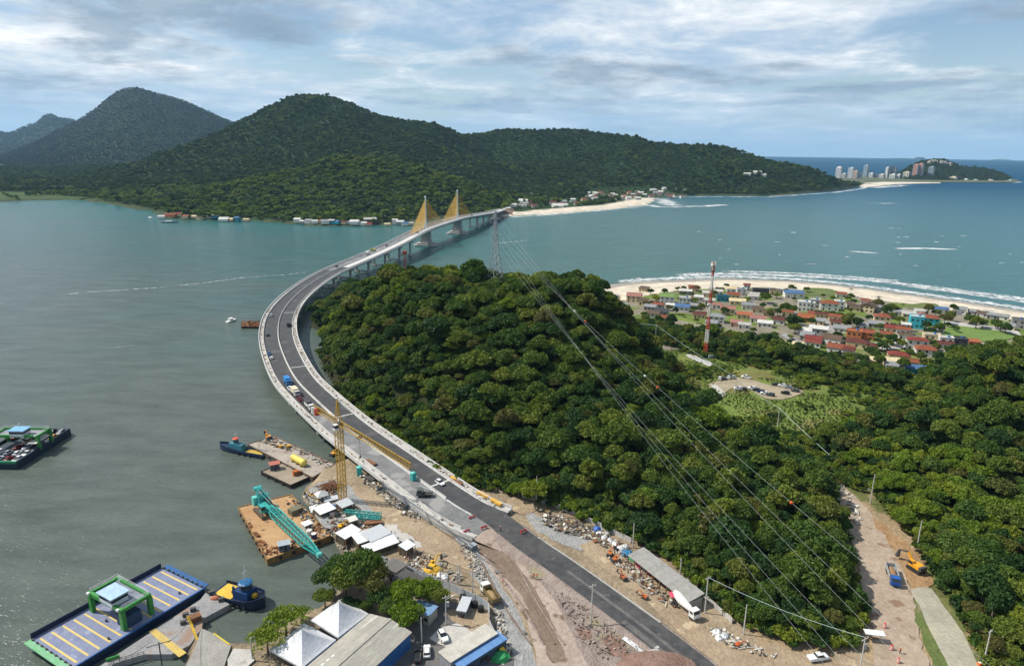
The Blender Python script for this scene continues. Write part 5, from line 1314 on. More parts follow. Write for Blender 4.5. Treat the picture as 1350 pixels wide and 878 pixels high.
def loaded_ferry():
    z = 2.2
    A, B = P(23, 612, z), P(97, 565, z); th = heading(A, B)
    d_ = (B - A).normalized(); nrm = Vector((-d_.y, d_.x, 0)); W = 19.0; A2 = A; L = (B - A2).length
    ctr = (A2 + B)/2 + nrm*W/2; ctr.z = 0
    t = thing('ferry', 'car ferry crowded with parked cars sailing at the left edge', 'ferry', ctr, th)
    h = MB(); h.prism([(-L/2, -W/2), (L/2 - 2, -W/2), (L/2, -W/2 + 2), (L/2, W/2 - 2), (L/2 - 2, W/2), (-L/2, W/2)], -1.2, z - .02); h.build('hull', paint('16283c', 0.45), t)
    d = MB(); d.box((0, 0, z + .02), (L - 2.2, W - .5, .05)); d.build('deck', paint('33424f', 0.7), t)
    for sy in (-1, 1):
        b = MB(); wall_run(b, [(-L/2 + .2, sy*(W/2 - .1), z), (L/2 - 2.2, sy*(W/2 - .1), z)], 1.1, .25); b.build('bulwark', paint('16283c', 0.45), t)
    b = MB(); b.box((-L/2 + .5, 0, z + .5), (.9, W - 1, 1.0)); b.build('ramp', paint('2c7f5a', 0.5), t)
    ferry_bridge(t, L, W, z, paint('7fb3dc', 0.4), paint('8a8d92', 0.6))
    s = MB(); s.box((-1.0, -W/2 + 2.0, z + 3.2), (9, 3.4, .25)); s.build('shelter_roof', paint('e6e2d8', 0.6), t)
    for x in (-5, -1, 3):
        for y in (-W/2 + .6, -W/2 + 3.4):
            s = MB(); s.box((x, y, z + 1.55), (.35, .35, 3.1)); s.build('shelter_post', paint('3a4650', 0.6), t)
    rg = random.Random(3); items = []
    cols = ['dfe1e2']*5 + ['16181b', '8d9296', '4a4e52', '7d1518', '1d2c4f', 'b9a98a', 'c98a2c']
    for lane in range(5):
        y = -W/2 + 2.0 + lane*(W - 4)/4
        x = -L/2 + 3.6
        while x < L/2 - 4:
            if not ((-6.0 < x < 5.0) and (lane in (0, 3, 4))):
                p = t.location + Vector((math.cos(th)*x - math.sin(th)*y, math.sin(th)*x + math.cos(th)*y, z + .06))
                if to_px(p.x, p.y, p.z)[0] > -14:
                    small_car(p, th + (0 if rg.random() < .5 else math.pi), rg.choice(['hatch', 'sedan', 'suv', 'hatch', 'pickup']), rg.choice(cols), 'aboard the crowded ferry', 'cars aboard the crowded ferry', items)
            x += rg.uniform(4.7, 5.3)
    rank_labels(items)
loaded_ferry()
def tug(name, stern, bow, z, W, label, hullc, deckc, housec, topc, mast=6.0, big=True):
    A, B = P(*stern, 1.0), P(*bow, 1.0); th = heading(A, B); L = (B - A).length; c = (A + B)/2; c.z = 0
    t = thing(name, label, 'boat', c, th)
    h = MB(); n = 9; rows = []
    for i in range(n):
        u = i/(n - 1); x = -L/2 + L*u
        w = W/2*(0.86 + .14*math.sin(math.pi*min(u*1.2, 1))) if u < .6 else W/2*math.sqrt(max(0.0, 1 - ((u - .6)/.4)**2.4))
        w = max(w, .12); sh = z + 1.3*max(0, u - .45)**1.5*2.2
        rows.append([(x, -w*.72, -1.0), (x, -w, z*.5), (x, -w*1.02, sh), (x, w*1.02, sh), (x, w, z*.5), (x, w*.72, -1.0)])
    vs = [p for r in rows for p in r]; fs = []
    for i in range(n - 1):
        for j in range(5): fs.append((i*6 + j, i*6 + j + 1, (i + 1)*6 + j + 1, (i + 1)*6 + j))
    fs += [(5, 4, 3, 2, 1, 0), tuple((n - 1)*6 + j for j in range(6))]
    h.add(vs, fs); h.build('hull', hullc, t)
    b = MB()
    for sy in (2, 3):
        wall_run(b, [Vector(r[sy]) for r in rows], .75, .18)
    b.build('bulwark', hullc, t)
    d = MB(); d.box((-L*.27, 0, z + .06), (L*.36, W*.8, .1)); d.build('aft_deck', deckc, t)
    hw = MB(); hw.box((L*.10, 0, z + 1.3), (L*.30, W*.62, 2.6), taper=0.95); ho = hw.build('deckhouse', housec[0], t)
    wh = MB(); wh.cyl((L*.12, 0, z + 2.6), W*.26, 2.0, 10, W*.24); whm = wh.build('wheelhouse', housec[1], t)
    g = MB(); g.cyl((L*.12, 0, z + 3.3), W*.262, .8, 10, W*.252); g.build('window_band', GLASS, whm)
    r = MB(); r.cyl((L*.12, 0, z + 4.6), W*.30, .25, 10, W*.22); r.build('roof', topc, whm)
    m_ = MB(); m_.bar((L*.12, 0, z + 4.8), (L*.12, 0, z + 4.8 + mast), .12); m_.bar((L*.12, -.9, z + 4.8 + mast*.6), (L*.12, .9, z + 4.8 + mast*.6), .08); m_.bar((L*.05, 0, z + 4.8), (L*.12, 0, z + 4.8 + mast*.7), .08); m_.build('mast', paint('cfd3d5', 0.5), t)
    if big:
        for sy in (-1, 1):
            f = MB(); f.cyl((-L*.07, sy*W*.22, z + .1), .35, 3.2, 10); f.build('funnel', housec[0], t)
        w = MB(); w.tube([(-L*.12, -.9, z + .9), (-L*.12, .9, z + .9)], .7, 12); w.build('winch', STEEL_D, t)
        w = MB(); w.box((L*.30, 0, z + 1.3), (1.1, 1.2, .9)); w.build('bow_winch', paint('d0a52c', 0.6), t)
    for k in range(6 if big else 4):
        u = .12 + k*.13; 
        for sy in (-1, 1):
            i = int(u*(n - 1)); q = rows[i][2 if sy < 0 else 3]
            f = MB(); f.tube([(q[0] - .14, q[1] + sy*.2, z*.55), (q[0] + .14, q[1] + sy*.2, z*.55)], .45, 9); f.build('tyre_fender', TYRE, t)
    return t
tug('tugboat', (289, 778), (349, 797), 1.7, 6.6, 'large navy blue tug with yellow aft deck moored beside the dock', NAVY, paint('d8b23c', 0.6), (paint('1c3d6b', 0.4), paint('1b4468', 0.4)), paint('1d5d8c', 0.4), 5.0)
tug('tugboat', (349, 600), (290, 588), 1.2, 4.2, 'small blue workboat with orange roofed cabin beside concrete barge', paint('1e3550', 0.6), paint('b89a3a', 0.7), (paint('3f7d8c', 0.6), paint('4a90a4', 0.5)), paint('d9552e', 0.6), 3.0, big=False)

def barge(name, label, corners, z, topm, sidem, fenders=True):
    pts = [P(x, y, z) for x, y in corners]; c = sum(pts, Vector())/len(pts); c.z = 0
    th = heading(pts[0], pts[1]); t = thing(name, label, 'barge', c, th)
    loc = [rel(t, p) for p in pts]
    h = MB(); h.prism([(p.x, p.y) for p in loc], -.8, z - .05); h.build('hull', sidem, t)
    d = MB(); sh = [(p.x*.985, p.y*.985) for p in loc]; d.prism(sh, z - .049, z + .02); d.build('deck', topm, t)
    g = MB()
    for a, b in zip(loc, loc[1:] + loc[:1]):
        g.bar((a.x, a.y, z + .12), (b.x, b.y, z + .12), .35, .3)
    g.build('coaming', sidem, t)
    if fenders:
        for a, b in zip(loc, loc[1:] + loc[:1]):
            k = int((b - a).length/4)
            for i in range(1, k):
                q = a.lerp(b, i/k); o = (b - a).normalized(); nr = Vector((o.y, -o.x, 0))
                if nr.dot(q) < 0: nr = -nr
                q = q + nr*.22
                f = MB(); f.tube([q + nr*-.15 + Vector((0, 0, -.8)), q + nr*.18 + Vector((0, 0, -.8))], .5, 8); f.build('tyre_fender', TYRE, t)
    return t
RUSTDECK = mat('rusty_deck', (0.34, 0.19, 0.085), (0.42, 0.27, 0.14), scale=0.22, rough=0.95, spots=(0.45, 0.62, (0.16, 0.08, 0.045)))
RUSTSIDE = mat('rusty_side', (0.25, 0.15, 0.05), (0.14, 0.08, 0.04), scale=0.7, rough=0.9, spots=(1.0, 0.6, (0.4, 0.27, 0.06)))
GREYDECK = mat('dusty_deck', (0.36, 0.32, 0.27), (0.27, 0.235, 0.20), scale=0.25, rough=0.95, spots=(0.35, 0.6, (0.21, 0.15, 0.11)))
cb_ = barge('crane_barge', 'rust brown crane barge carrying a teal lattice crane', [(314, 669), (352, 738), (436, 706), (384, 652)], 2.0, RUSTDECK, RUSTSIDE)
gb_ = barge('work_barge', 'long dusty grey work barge with a yellow tank on deck', [(326, 586), (361, 575), (441, 612), (412, 630)], 1.8, GREYDECK, mat('barge_side', (0.08, 0.065, 0.055), (0.15, 0.1, 0.07), scale=0.6, rough=0.9))
pb_ = barge('pontoon', 'small flat pontoon with striped canopy hut beside the grey barge', [(344, 622), (383, 640), (419, 624), (380, 607)], 1.3, mat('pontoon_deck', (0.22, 0.18, 0.13), (0.30, 0.25, 0.19), scale=0.4, rough=0.95), paint('2b2723', 0.8))
rb_ = barge('rusty_barge', 'small rusty barge afloat beside the bridge curve', [(318, 431), (319, 424), (345, 424), (346, 431)], 1.2, RUST, paint('3a2a22', 0.8), False)
TEAL = mat('teal_paint', (0.035, 0.36, 0.33), (0.03, 0.28, 0.26), scale=0.7, rough=0.45)
TEAL_L = mat('pale_teal', (0.14, 0.52, 0.47), (0.10, 0.44, 0.40), scale=0.7, rough=0.45)
def lattice(t, name, a, b, w0, w1, h0, h1, nb, m, chord=.16, brace=.09, taper_tip=True):
    """four-chord lattice from a to b; each end narrows"""
    a, b = Vector(a), Vector(b); d = (b - a).normalized(); r = d.cross(Vector((0, 0, 1))).normalized(); u = r.cross(d).normalized()
    mb = MB(); secs = []
    for i in range(nb + 1):
        s = i/nb; f = 1.0
        if taper_tip: f = min(1.0, .35 + s*5, .30 + (1 - s)*2.8)
        w, h = (w0 + (w1 - w0)*s)*f, (h0 + (h1 - h0)*s)*f; c = a.lerp(b, s)
        secs.append([c + r*(i_*w/2) + u*(j_*h/2) for i_, j_ in ((-1, -1), (1, -1), (1, 1), (-1, 1))])
    for i in range(nb):
        for k in range(4):
            mb.bar(secs[i][k], secs[i + 1][k], chord)
            mb.bar(secs[i][k], secs[i + 1][(k + 1) % 4], brace)
            mb.bar(secs[i + 1][k], secs[i + 1][(k + 1) % 4], brace)
    return mb.build(name, m, t)
def crawler_crane():
    z = 2.02
    base = P(352, 676, z); tip = P(421, 731, 5.5); th = heading(base, tip)
    t = thing('crawler_crane', 'teal crawler crane with long lowered lattice boom on rusty barge', 'crane', base, th)
    for y in (-2.6, 2.6):
        tr = MB(); pf = [(-3.6, .15), (3.6, .15), (4.1, .75), (3.6, 1.35), (-3.6, 1.35), (-4.1, .75)]
        vs = [(x, y - .5, zz) for x, zz in pf] + [(x, y + .5, zz) for x, zz in pf]
        tr.add(vs, [tuple(range(6)), tuple(range(11, 5, -1))] + [(i, i + 6, (i + 1) % 6 + 6, (i + 1) % 6) for i in range(6)]); tr.build('track', mat('muddy_track', (0.07, 0.05, 0.04), (0.12, 0.085, 0.06), scale=1.5, rough=0.95), t)
    b = MB(); b.box((-1.2, 0, 2.2), (7.5, 3.4, 1.4)); b.build('body', TEAL, t)
    b = MB(); b.box((-5.0, 0, 3.0), (1.8, 5.2, 3.0)); b.build('counterweight', TEAL_L, t)
    b = MB(); b.box((1.6, -2.0, 3.0), (2.2, 1.4, 2.2), taper=.92); cab = b.build('cab', TEAL, t)
    g = MB(); g.box((1.7, -2.0, 3.35), (2.16, 1.44, 1.1), taper=.96); g.build('cab_window', GLASS, cab)
    b = MB(); b.box((-1.5, 1.2, 3.3), (4.0, 1.0, 1.1)); b.build('engine_housing', paint('23282c', 0.6), t)
    a = MB()
    for y in (-1.4, 1.4):
        a.bar((-2.5, y, 2.9), (-5.2, y*.5, 6.4), .4); a.bar((-4.6, y, 2.9), (-5.2, y*.5, 6.4), .3)
    a.bar((-5.2, -.9, 6.4), (-5.2, .9, 6.4), .6); a.build('gantry_frame', TEAL, t)
    g2 = MB(); g2.box((-6.6, 0, 6.4), (1.6, 2.4, .9)); g2.build('gantry_head', TEAL, t)
    tl = rel(t, tip)
    lattice(t, 'boom', (2.2, 0, 2.9), tl, 2.6, 2.3, 2.4, 2.1, 16, TEAL, .28, .14)
    p = MB()
    for y in (-.6, .6): p.tube([(-5.2, y, 6.5), tl + Vector((-2.5, y, 1.0))], .06, 5)
    p.build('pendant_line', TEAL_L, t)
    h = MB(); h.tube([tl + Vector((0, 0, -.2)), tl + Vector((0, 0, -4.2))], .06, 5); h.box(tl + Vector((0, 0, -4.4)), (.5, .5, .8)); h.build('hook_block', STEEL_D, t)
    s = MB(); s.cyl(tl + Vector((-.2, -.9, 0)), .001, .001, 6); s.tube([tl + Vector((0, -.7, 0)), tl + Vector((0, .7, 0))], .75, 12); s.build('boom_sheave', TEAL_L, t)
crawler_crane()
def deck_item(name, label, cat, px, z, builder, rz=0.0, group=None):
    t = thing(name, label, cat, P(px[0], px[1], z), rz, group); builder(t); return t
def b_hut(c, roofc, w=3.2, d=2.6, h=2.3, gable=True):
    def f(t):
        m_ = MB(); m_.box((0, 0, h/2), (w, d, h)); wl = m_.build('wall', c, t)
        r = MB()
        if gable:
            hw, hd = w/2 + .25, d/2 + .25
            r.add([(-hw, -hd, h), (hw, -hd, h), (hw, hd, h), (-hw, hd, h), (-hw, 0, h + .9), (hw, 0, h + .9)], [(0, 1, 5, 4), (2, 3, 4, 5), (1, 2, 5), (3, 0, 4), (3, 2, 1, 0)])
        else: r.box((0, 0, h + .08), (w + .5, d + .5, .16))
        r.build('roof', roofc, t)
        q = MB(); q.box((.3, -d/2 - .03, 1.0), (.9, .06, 1.9)); q.build('door', paint('3b4248', 0.6), t)
        q = MB(); q.box((-w*.28, -d/2 - .03, 1.4), (.7, .06, .7)); q.build('window', GLASS, t)
    return f
deck_item('deck_hut', 'small grey gabled hut near the corner of the rusty crane barge', 'hut', (375, 724), 2.02, b_hut(paint('5e6c7c', 0.6), paint('b9c0c6', 0.5)), .4)
deck_item('deck_hut', 'white flat roofed hut on the rusty crane barge', 'hut', (405, 697), 2.02, b_hut(paint('c9c9c4', 0.6), paint('dcdcd6', 0.5), 2.6, 2.4, 2.0, False), .8)
def b_box(dims, m, lid=None):
    def f(t):
        mb = MB(); mb.box((0, 0, dims[2]/2), dims); mb.build('case', m, t)
        mb = MB(); mb.box((0, 0, dims[2] + .05), (dims[0]*.92, dims[1]*.92, .1)); mb.build('lid', lid or m, t)
        mb = MB(); mb.box((dims[0]*.2, -dims[1]/2 - .02, dims[2]*.5), (dims[0]*.35, .05, dims[2]*.6)); mb.build('panel', STEEL_D, t)
    return f
deck_item('generator', 'olive flat generator case on the crane barge', 'generator', (390, 676), 2.02, b_box((4.2, 3.0, 1.8), paint('6f6a52', 0.7)), .8)
deck_item('tank', 'purple drum on the crane barge edge', 'tank', (414, 709), 2.02, lambda t: (MB().cyl((0, 0, 0), .9, 1.5, 12).build('drum', paint('3b3468', 0.6), t), MB().cyl((0, 0, 1.5), .8, .12, 12).build('lid', paint('e3e0da', 0.6), t)))
deck_item('tank', 'white drum on the crane barge beside the boom', 'tank', (408, 704), 2.02, lambda t: (MB().cyl((0, 0, 0), 1.0, 1.4, 12).build('drum', paint('e0dfda', 0.6), t), MB().cyl((0, 0, 1.4), .9, .12, 12).build('lid', paint('c8c6c0', 0.6), t)))
deck_item('tank', 'long yellow cylindrical tank lying on the grey barge', 'tank', (394, 611), 1.82, lambda t: (MB().tube([(-4.4, 0, 1.5), (-4.0, 0, 1.5), (4.0, 0, 1.5), (4.4, 0, 1.5)], [.8, 1.25, 1.25, .8], 14).build('shell', mat('tank_yellow', (0.66, 0.55, 0.10), (0.55, 0.44, 0.09), scale=0.6, rough=0.5), t), [MB().box((x, 0, .35), (.5, 2.4, .7)).build('saddle', paint('9a7f1e', 0.7), t) for x in (-3, 0, 3)]), heading(P(385, 604, 1.8), P(405, 615, 1.8)))
deck_item('canopy_hut', 'red and white canopied wheelhouse on the small pontoon', 'hut', (362, 618), 1.32, b_hut(paint('55585c', 0.7), paint('c97a66', 0.6), 3.4, 2.6, 2.4), .5)
deck_item('engine_set', 'orange winch engine on the small pontoon', 'winch', (390, 626), 1.32, lambda t: (MB().box((0, 0, .9), (2.0, 1.6, 1.8)).build('engine', paint('b5602a', 0.6), t), MB().tube([(0, -1.2, 1.0), (0, 1.2, 1.0)], .7, 10).build('drum', RUST, t), MB().box((1.8, 0, .6), (1.2, 1.4, 1.2)).build('frame', RUST, t)), .6)
excavator(P(354, 579, 1.82), 2.2, 'd08a2a', 'orange excavator at the far end of the grey barge', scale=.75)
excavator(P(440, 601, 2.0) - Vector((0, 0, .1)), 1.0, 'cf9a3c', 'yellow excavator on the far corner of the grey barge under bridge', scale=.7)
for px, lb in (((371, 590), 'small yellow compressor on the grey barge beside the excavator'), ((381, 590), 'small yellow compressor in the middle of the grey barge')):
    deck_item('compressor', lb, 'compressor', px, 1.82, b_box((1.8, 1.1, 1.0), paint('d6a52e', 0.6)), .4)
rg5 = random.Random(12)
def clutter(parent_name, label, area, z, n, palette, size, heap=0.0, cat='debris'):
    """a heap of loose offcuts, boards, bags and broken concrete: one mass"""
    pts = [P(x, y, z) for x, y in area]; xs = [p.x for p in pts]; ys = [p.y for p in pts]; poly = [(p.x, p.y) for p in pts]
    mb = MB(); k = 0; tries = 0
    while k < n and tries < n*8:
        tries += 1
        x, y = rg5.uniform(min(xs), max(xs)), rg5.uniform(min(ys), max(ys))
        if float(poly_sd(poly, np.array([x]), np.array([y]))[0]) < 0: continue
        k += 1; mb.cur = rg5.randrange(len(palette)); s = rg5.uniform(.35, 1.0)*size
        zz = z + rg5.uniform(0, heap); typ = rg5.random()
        if typ < .45: 
            M = Matrix.Translation((x, y, zz + .12*s)) @ Matrix.Rotation(rg5.uniform(0, 3.1), 4, 'Z') @ Matrix.Rotation(rg5.uniform(-.35, .35), 4, 'X') @ Matrix.Rotation(rg5.uniform(-.35, .35), 4, 'Y')
            mb.box((0, 0, 0), (s*rg5.uniform(.6, 1.6), s*rg5.uniform(.4, 1), s*rg5.uniform(.15, .5)), M=M)
        elif typ < .75: mb.dome((x, y, zz - .05), s*.6, s*rg5.uniform(.4, .7), s*.5, 7, 3, .2)
        else:
            a = rg5.uniform(0, 3.14); l = s*1.6
            mb.bar((x - math.cos(a)*l, y - math.sin(a)*l, zz + .15), (x + math.cos(a)*l, y + math.sin(a)*l, zz + .25), .16)
    o = mb.build(parent_name, palette); return tag(o, label, cat, kind='stuff')
PAL_STONE = [paint('b9b2a6', .9), paint('8f887d', .9), paint('d2cdc2', .9), paint('6b645a', .9)]
PAL_MIX = [paint('b5b0a5', .8), paint('7a5138', .9), paint('6a6259', .9), paint('cfccc4', .8), paint('94805c', .9), paint('39393b', .8), paint('857e74', .9), paint('5f5a52', .9)]
PAL_RUST = [RUST, paint('6d4128', .9), paint('8f5a2e', .9), paint('4b3526', .9)]
clutter('deck_debris', 'timber and steel offcuts along the far edge of the grey barge', [(340, 582), (361, 577), (440, 612), (432, 618), (400, 600)], 1.85, 110, PAL_MIX, 1.3, .3)
clutter('deck_debris', 'steel offcuts lining the edges of the rusty crane barge', [(384, 654), (434, 705), (420, 708), (378, 662)], 2.05, 90, PAL_MIX + PAL_RUST, 1.2, .3)
clutter('deck_debris', 'scrap along the near edge of the rusty crane barge', [(322, 690), (350, 734), (390, 722), (386, 714), (354, 724), (328, 688)], 2.05, 80, PAL_RUST, 1.0, .2)
clutter('deck_debris', 'rusty scrap loaded on the small barge beside bridge curve', [(319, 430), (320, 425), (344, 425), (345, 430)], 1.3, 60, PAL_RUST, 2.0, 1.2)
def small_boat(px, py, L, rz, hexc, label, cabin=True, roofc='f0f0ec'):
    p = P(px, py, 0); t = thing('motorboat', label, 'boat', p, rz); W = L*.3
    h = MB(); n = 7; vs = []
    for i in range(n):
        u = i/(n - 1); w = W/2*(1 if u < .5 else math.sqrt(max(0.02, 1 - ((u - .5)/.5)**2))); x = -L/2 + L*u
        vs += [(x, -w*.6, -.3), (x, -w, .9 + .4*u), (x, w, .9 + .4*u), (x, w*.6, -.3)]
    fs = [(3, 2, 1, 0)] + [((n - 1)*4, (n - 1)*4 + 1, (n - 1)*4 + 2, (n - 1)*4 + 3)]
    for i in range(n - 1):
        for j in range(4): fs.append((i*4 + j, i*4 + (j + 1) % 4, (i + 1)*4 + (j + 1) % 4, (i + 1)*4 + j))
    h.add(vs, fs); h.build('hull', paint(hexc, .4), t)
    if cabin:
        c = MB(); c.box((-L*.05, 0, 1.7), (L*.35, W*.7, 1.4), taper=.85); cc = c.build('cabin', paint('e4e4df', .5), t)
        c = MB(); c.box((-L*.05, 0, 2.5), (L*.42, W*.75, .15)); c.build('roof', paint(roofc, .5), cc)
        c = MB(); c.box((L*.10, 0, 1.9), (L*.06, W*.62, .5)); c.build('windscreen', GLASS, cc)
    return t
small_boat(305, 424, 9, 1.2, 'eeeeea', 'small white motorboat at anchor near the bridge curve')
small_boat(224, 293.5, 26, 0.05, '2a3648', 'dark hulled boat with white cabin off the far fishing village', True, 'dddddd')
small_boat(198, 288, 14, 2.4, 'e0e0dc', 'white boat moored at the far village landing')
for px, lb in (((430, 712), 'yellow ring buoy float in the slip beside the crane barge'),):
    deck_item('buoy', lb, 'buoy', px, 0, lambda t: (MB().cyl((0, 0, -.3), 1.1, 1.0, 12, .9).build('float', paint('d9c840', .6), t), MB().cyl((0, 0, .7), .45, .15, 10).build('cap', paint('e8e6da', .6), t)))

# ------------------------------------------------------------------ ferry dock
def ferry_dock():
    z = 1.6
    PONT = mat('dock_deck', (0.20, 0.20, 0.205), (0.265, 0.26, 0.255), scale=0.3, rough=0.8, spots=(0.18, 0.6, (0.24, 0.17, 0.13)))
    corners = [(108, 893), (264, 790), (271, 781), (303, 796), (268, 815), (266, 828), (250, 850), (226, 862), (190, 862), (150, 874), (138, 886), (130, 905)]
    pts = [P(x, y, z) for x, y in corners]; c = P(220, 830, 0)
    t = thing('ferry_dock', 'grey floating ferry dock with a yellow band', 'dock', c, 0)
    pl = [(p.x - c.x, p.y - c.y) for p in pts]
    MB().prism(pl, -.6, z).build('pontoon', PONT, t)
    b = [P(x, y, z) - c for x, y in ((196, 832), (205, 828), (246, 860), (236, 866))]
    m = MB(); m.face([(q.x, q.y, z + .02) for q in b][::-1]); o = m.build('yellow_band', mat('band_yellow', (0.52, 0.38, 0.09), (0.42, 0.31, 0.11), scale=0.4, rough=0.8), t)
    for (a, e, lb) in (((252, 823), (262, 848), 'strut'), ((247, 812), (254, 826), 'strut')):
        A, B = P(*a, z + 2.2) - c, P(*e, z + .2) - c
        m = MB(); m.bar(A, B, .5, .5); m.build('hydraulic_strut', paint('caa52d', .6), t)
    for px in ((245, 812), (250, 815), (255, 805), (242, 822), (292, 792), (279, 783)):
        p = P(*px, z) - c; m = MB(); m.box((p.x, p.y, z + .5), (1.5, .8, 1.0), .5); m.build('dock_gear', STEEL_D, t)
    p = P(258, 818, z) - c; m = MB(); m.box((p.x, p.y, z + .8), (2.6, 2.0, 1.6), .7); m.build('winch_housing', RUST, t)
    p = P(284, 789, z) - c; m = MB(); m.dome((p.x, p.y, z), 1.4, .8, .9, 10, 3); m.build('orange_float', paint('b06a4a', .7), t)
    r = MB()
    for a, b in (((190, 863), (150, 874)), ((150, 874), (139, 886))):
        A, B = P(*a, z) - c, P(*b, z) - c
        for h in (.5, 1.0): r.bar(A + Vector((0, 0, h)), B + Vector((0, 0, h)), .08)
        for k in range(6): q = A.lerp(B, k/5); r.bar(q, q + Vector((0, 0, 1.0)), .08)
    r.build('railing', STEEL_D, t)
    gb = MB(); A, B = P(140, 872, z) - c, P(158, 866, z) - c; gb.bar(A + Vector((0, 0, .4)), B + Vector((0, 0, .4)), .3, .8); gb.build('green_rail', GREEN, t)
    # concrete landing ramp on the shore
    sheet('landing_ramp', [(232, 905), (255, 862), (266, 830), (284, 838), (305, 853), (296, 880), (290, 910)], mat('ramp_concrete', (0.30, 0.285, 0.26), (0.22, 0.21, 0.19), scale=0.25, rough=0.9, worldspace=True), z=FLAT, smooth=False)
    sheet('landing_ramp', [(300, 872), (308, 857), (330, 858), (336, 872), (322, 885), (302, 886)], CONC, z=FLAT, smooth=False)
    k = MB(); a, b = P(282, 837, FLAT), P(303, 852, FLAT); k.bar(a + Vector((0, 0, .3)), b + Vector((0, 0, .3)), .35, .7); tag(k.build('kerb_rail', paint('c8b33a', .7)), 'yellow painted rail along the landing ramp edge by water', 'rail')
ferry_dock()
# ------------------------------------------------------------------ tower crane beside the bridge
CRANE_Y = mat('crane_yellow', (0.46, 0.28, 0.03), (0.36, 0.21, 0.03), scale=0.6, rough=0.5)
def tower_crane():
    base = P(452, 660, FLAT); base.z = FLAT; zj = 31.0
    a, b = P(415, 540, zj), P(544, 619, zj); th = heading(a, b)
    t = thing('tower_crane', 'yellow tower crane standing in the yard beside the bridge', 'crane', base, th)
    w = 2.0; top = zj - FLAT
    m = MB(); nb = 14
    for i in range(nb):
        z0, z1 = top*i/nb, top*(i + 1)/nb
        cs = [(-w/2, -w/2), (w/2, -w/2), (w/2, w/2), (-w/2, w/2)]
        for k in range(4):
            p, q = cs[k], cs[(k + 1) % 4]
            m.bar((*p, z0), (*p, z1), .24); m.bar((*p, z0), (*q, z1), .12); m.bar((*p, z1), (*q, z1), .12)
    m.build('mast', CRANE_Y, t)
    m = MB(); m.box((0, 0, -.1), (4.6, 4.6, .6)); m.build('base', CONC, t)
    m = MB(); m.box((0, 0, top + .5), (2.3, 2.3, 1.0)); m.build('slewing_ring', STEEL_D, t)
    m = MB(); m.box((1.4, -1.8, top + .4), (1.6, 1.3, 2.0)); c = m.build('cab', paint('dcdcd6', .5), t)
    m = MB(); m.box((1.5, -1.8, top + .7), (1.64, 1.34, .9)); m.build('cab_window', GLASS, c)
    Lr = rel(t, b).x; Ll = rel(t, a).x
    def tri(x0, x1, n, name):
        q = MB(); W, Hh = 1.3, 1.5; zb = top + .7
        for i in range(n):
            xa, xb = x0 + (x1 - x0)*i/n, x0 + (x1 - x0)*(i + 1)/n; xm = (xa + xb)/2
            for y in (-W/2, W/2):
                q.bar((xa, y, zb), (xb, y, zb), .2); q.bar((xa, y, zb), (xm, 0, zb + Hh), .11); q.bar((xb, y, zb), (xm, 0, zb + Hh), .11)
            q.bar((xa, -W/2, zb), (xb, W/2, zb), .08)
            q.bar((xa - (0 if i else 0), 0, zb + Hh), (xb, 0, zb + Hh), .2)
        return q.build(name, CRANE_Y, t)
    tri(1.2, Lr, 26, 'jib'); tri(-1.2, Ll, 8, 'counter_jib')
    for k in range(3):
        m = MB(); m.box((Ll + .8 + k*1.2, 0, top + .3), (1.0, 1.9, 2.4)); m.build('counterweight', [paint('c8c8c2', .7), paint('a0a09a', .7), paint('b8463a', .7)][k], t)
    m = MB(); ap = 8.5
    for sx in (-1, 1):
        for sy in (-1, 1): m.bar((sx*.9, sy*.9, top + 1), (0, 0, top + 1 + ap), .2)
    for k in range(1, 5):
        f = 1 - k/5; z = top + 1 + ap*k/5
        for p, q in (((-.9, -.9), (.9, -.9)), ((.9, -.9), (.9, .9)), ((.9, .9), (-.9, .9)), ((-.9, .9), (-.9, -.9))): m.bar((p[0]*f, p[1]*f, z), (q[0]*f, q[1]*f, z), .1)
    m.build('apex_frame', CRANE_Y, t)
    m = MB()
    for x in (Lr*.45, Lr*.85, Ll*.9): m.tube([(0, 0, top + 1 + ap), (x, 0, top + 2.2)], .07, 5)
    m.build('tie_bar', STEEL_D, t)
    m = MB(); xh = Lr*.32; m.box((xh, 0, top + .4), (1.6, 1.5, .4)); m.tube([(xh, 0, top + .3), (xh, 0, top - 6)], .05, 5); m.box((xh, 0, top - 6.3), (.5, .4, .8)); m.build('trolley', STEEL_D, t)
tower_crane()

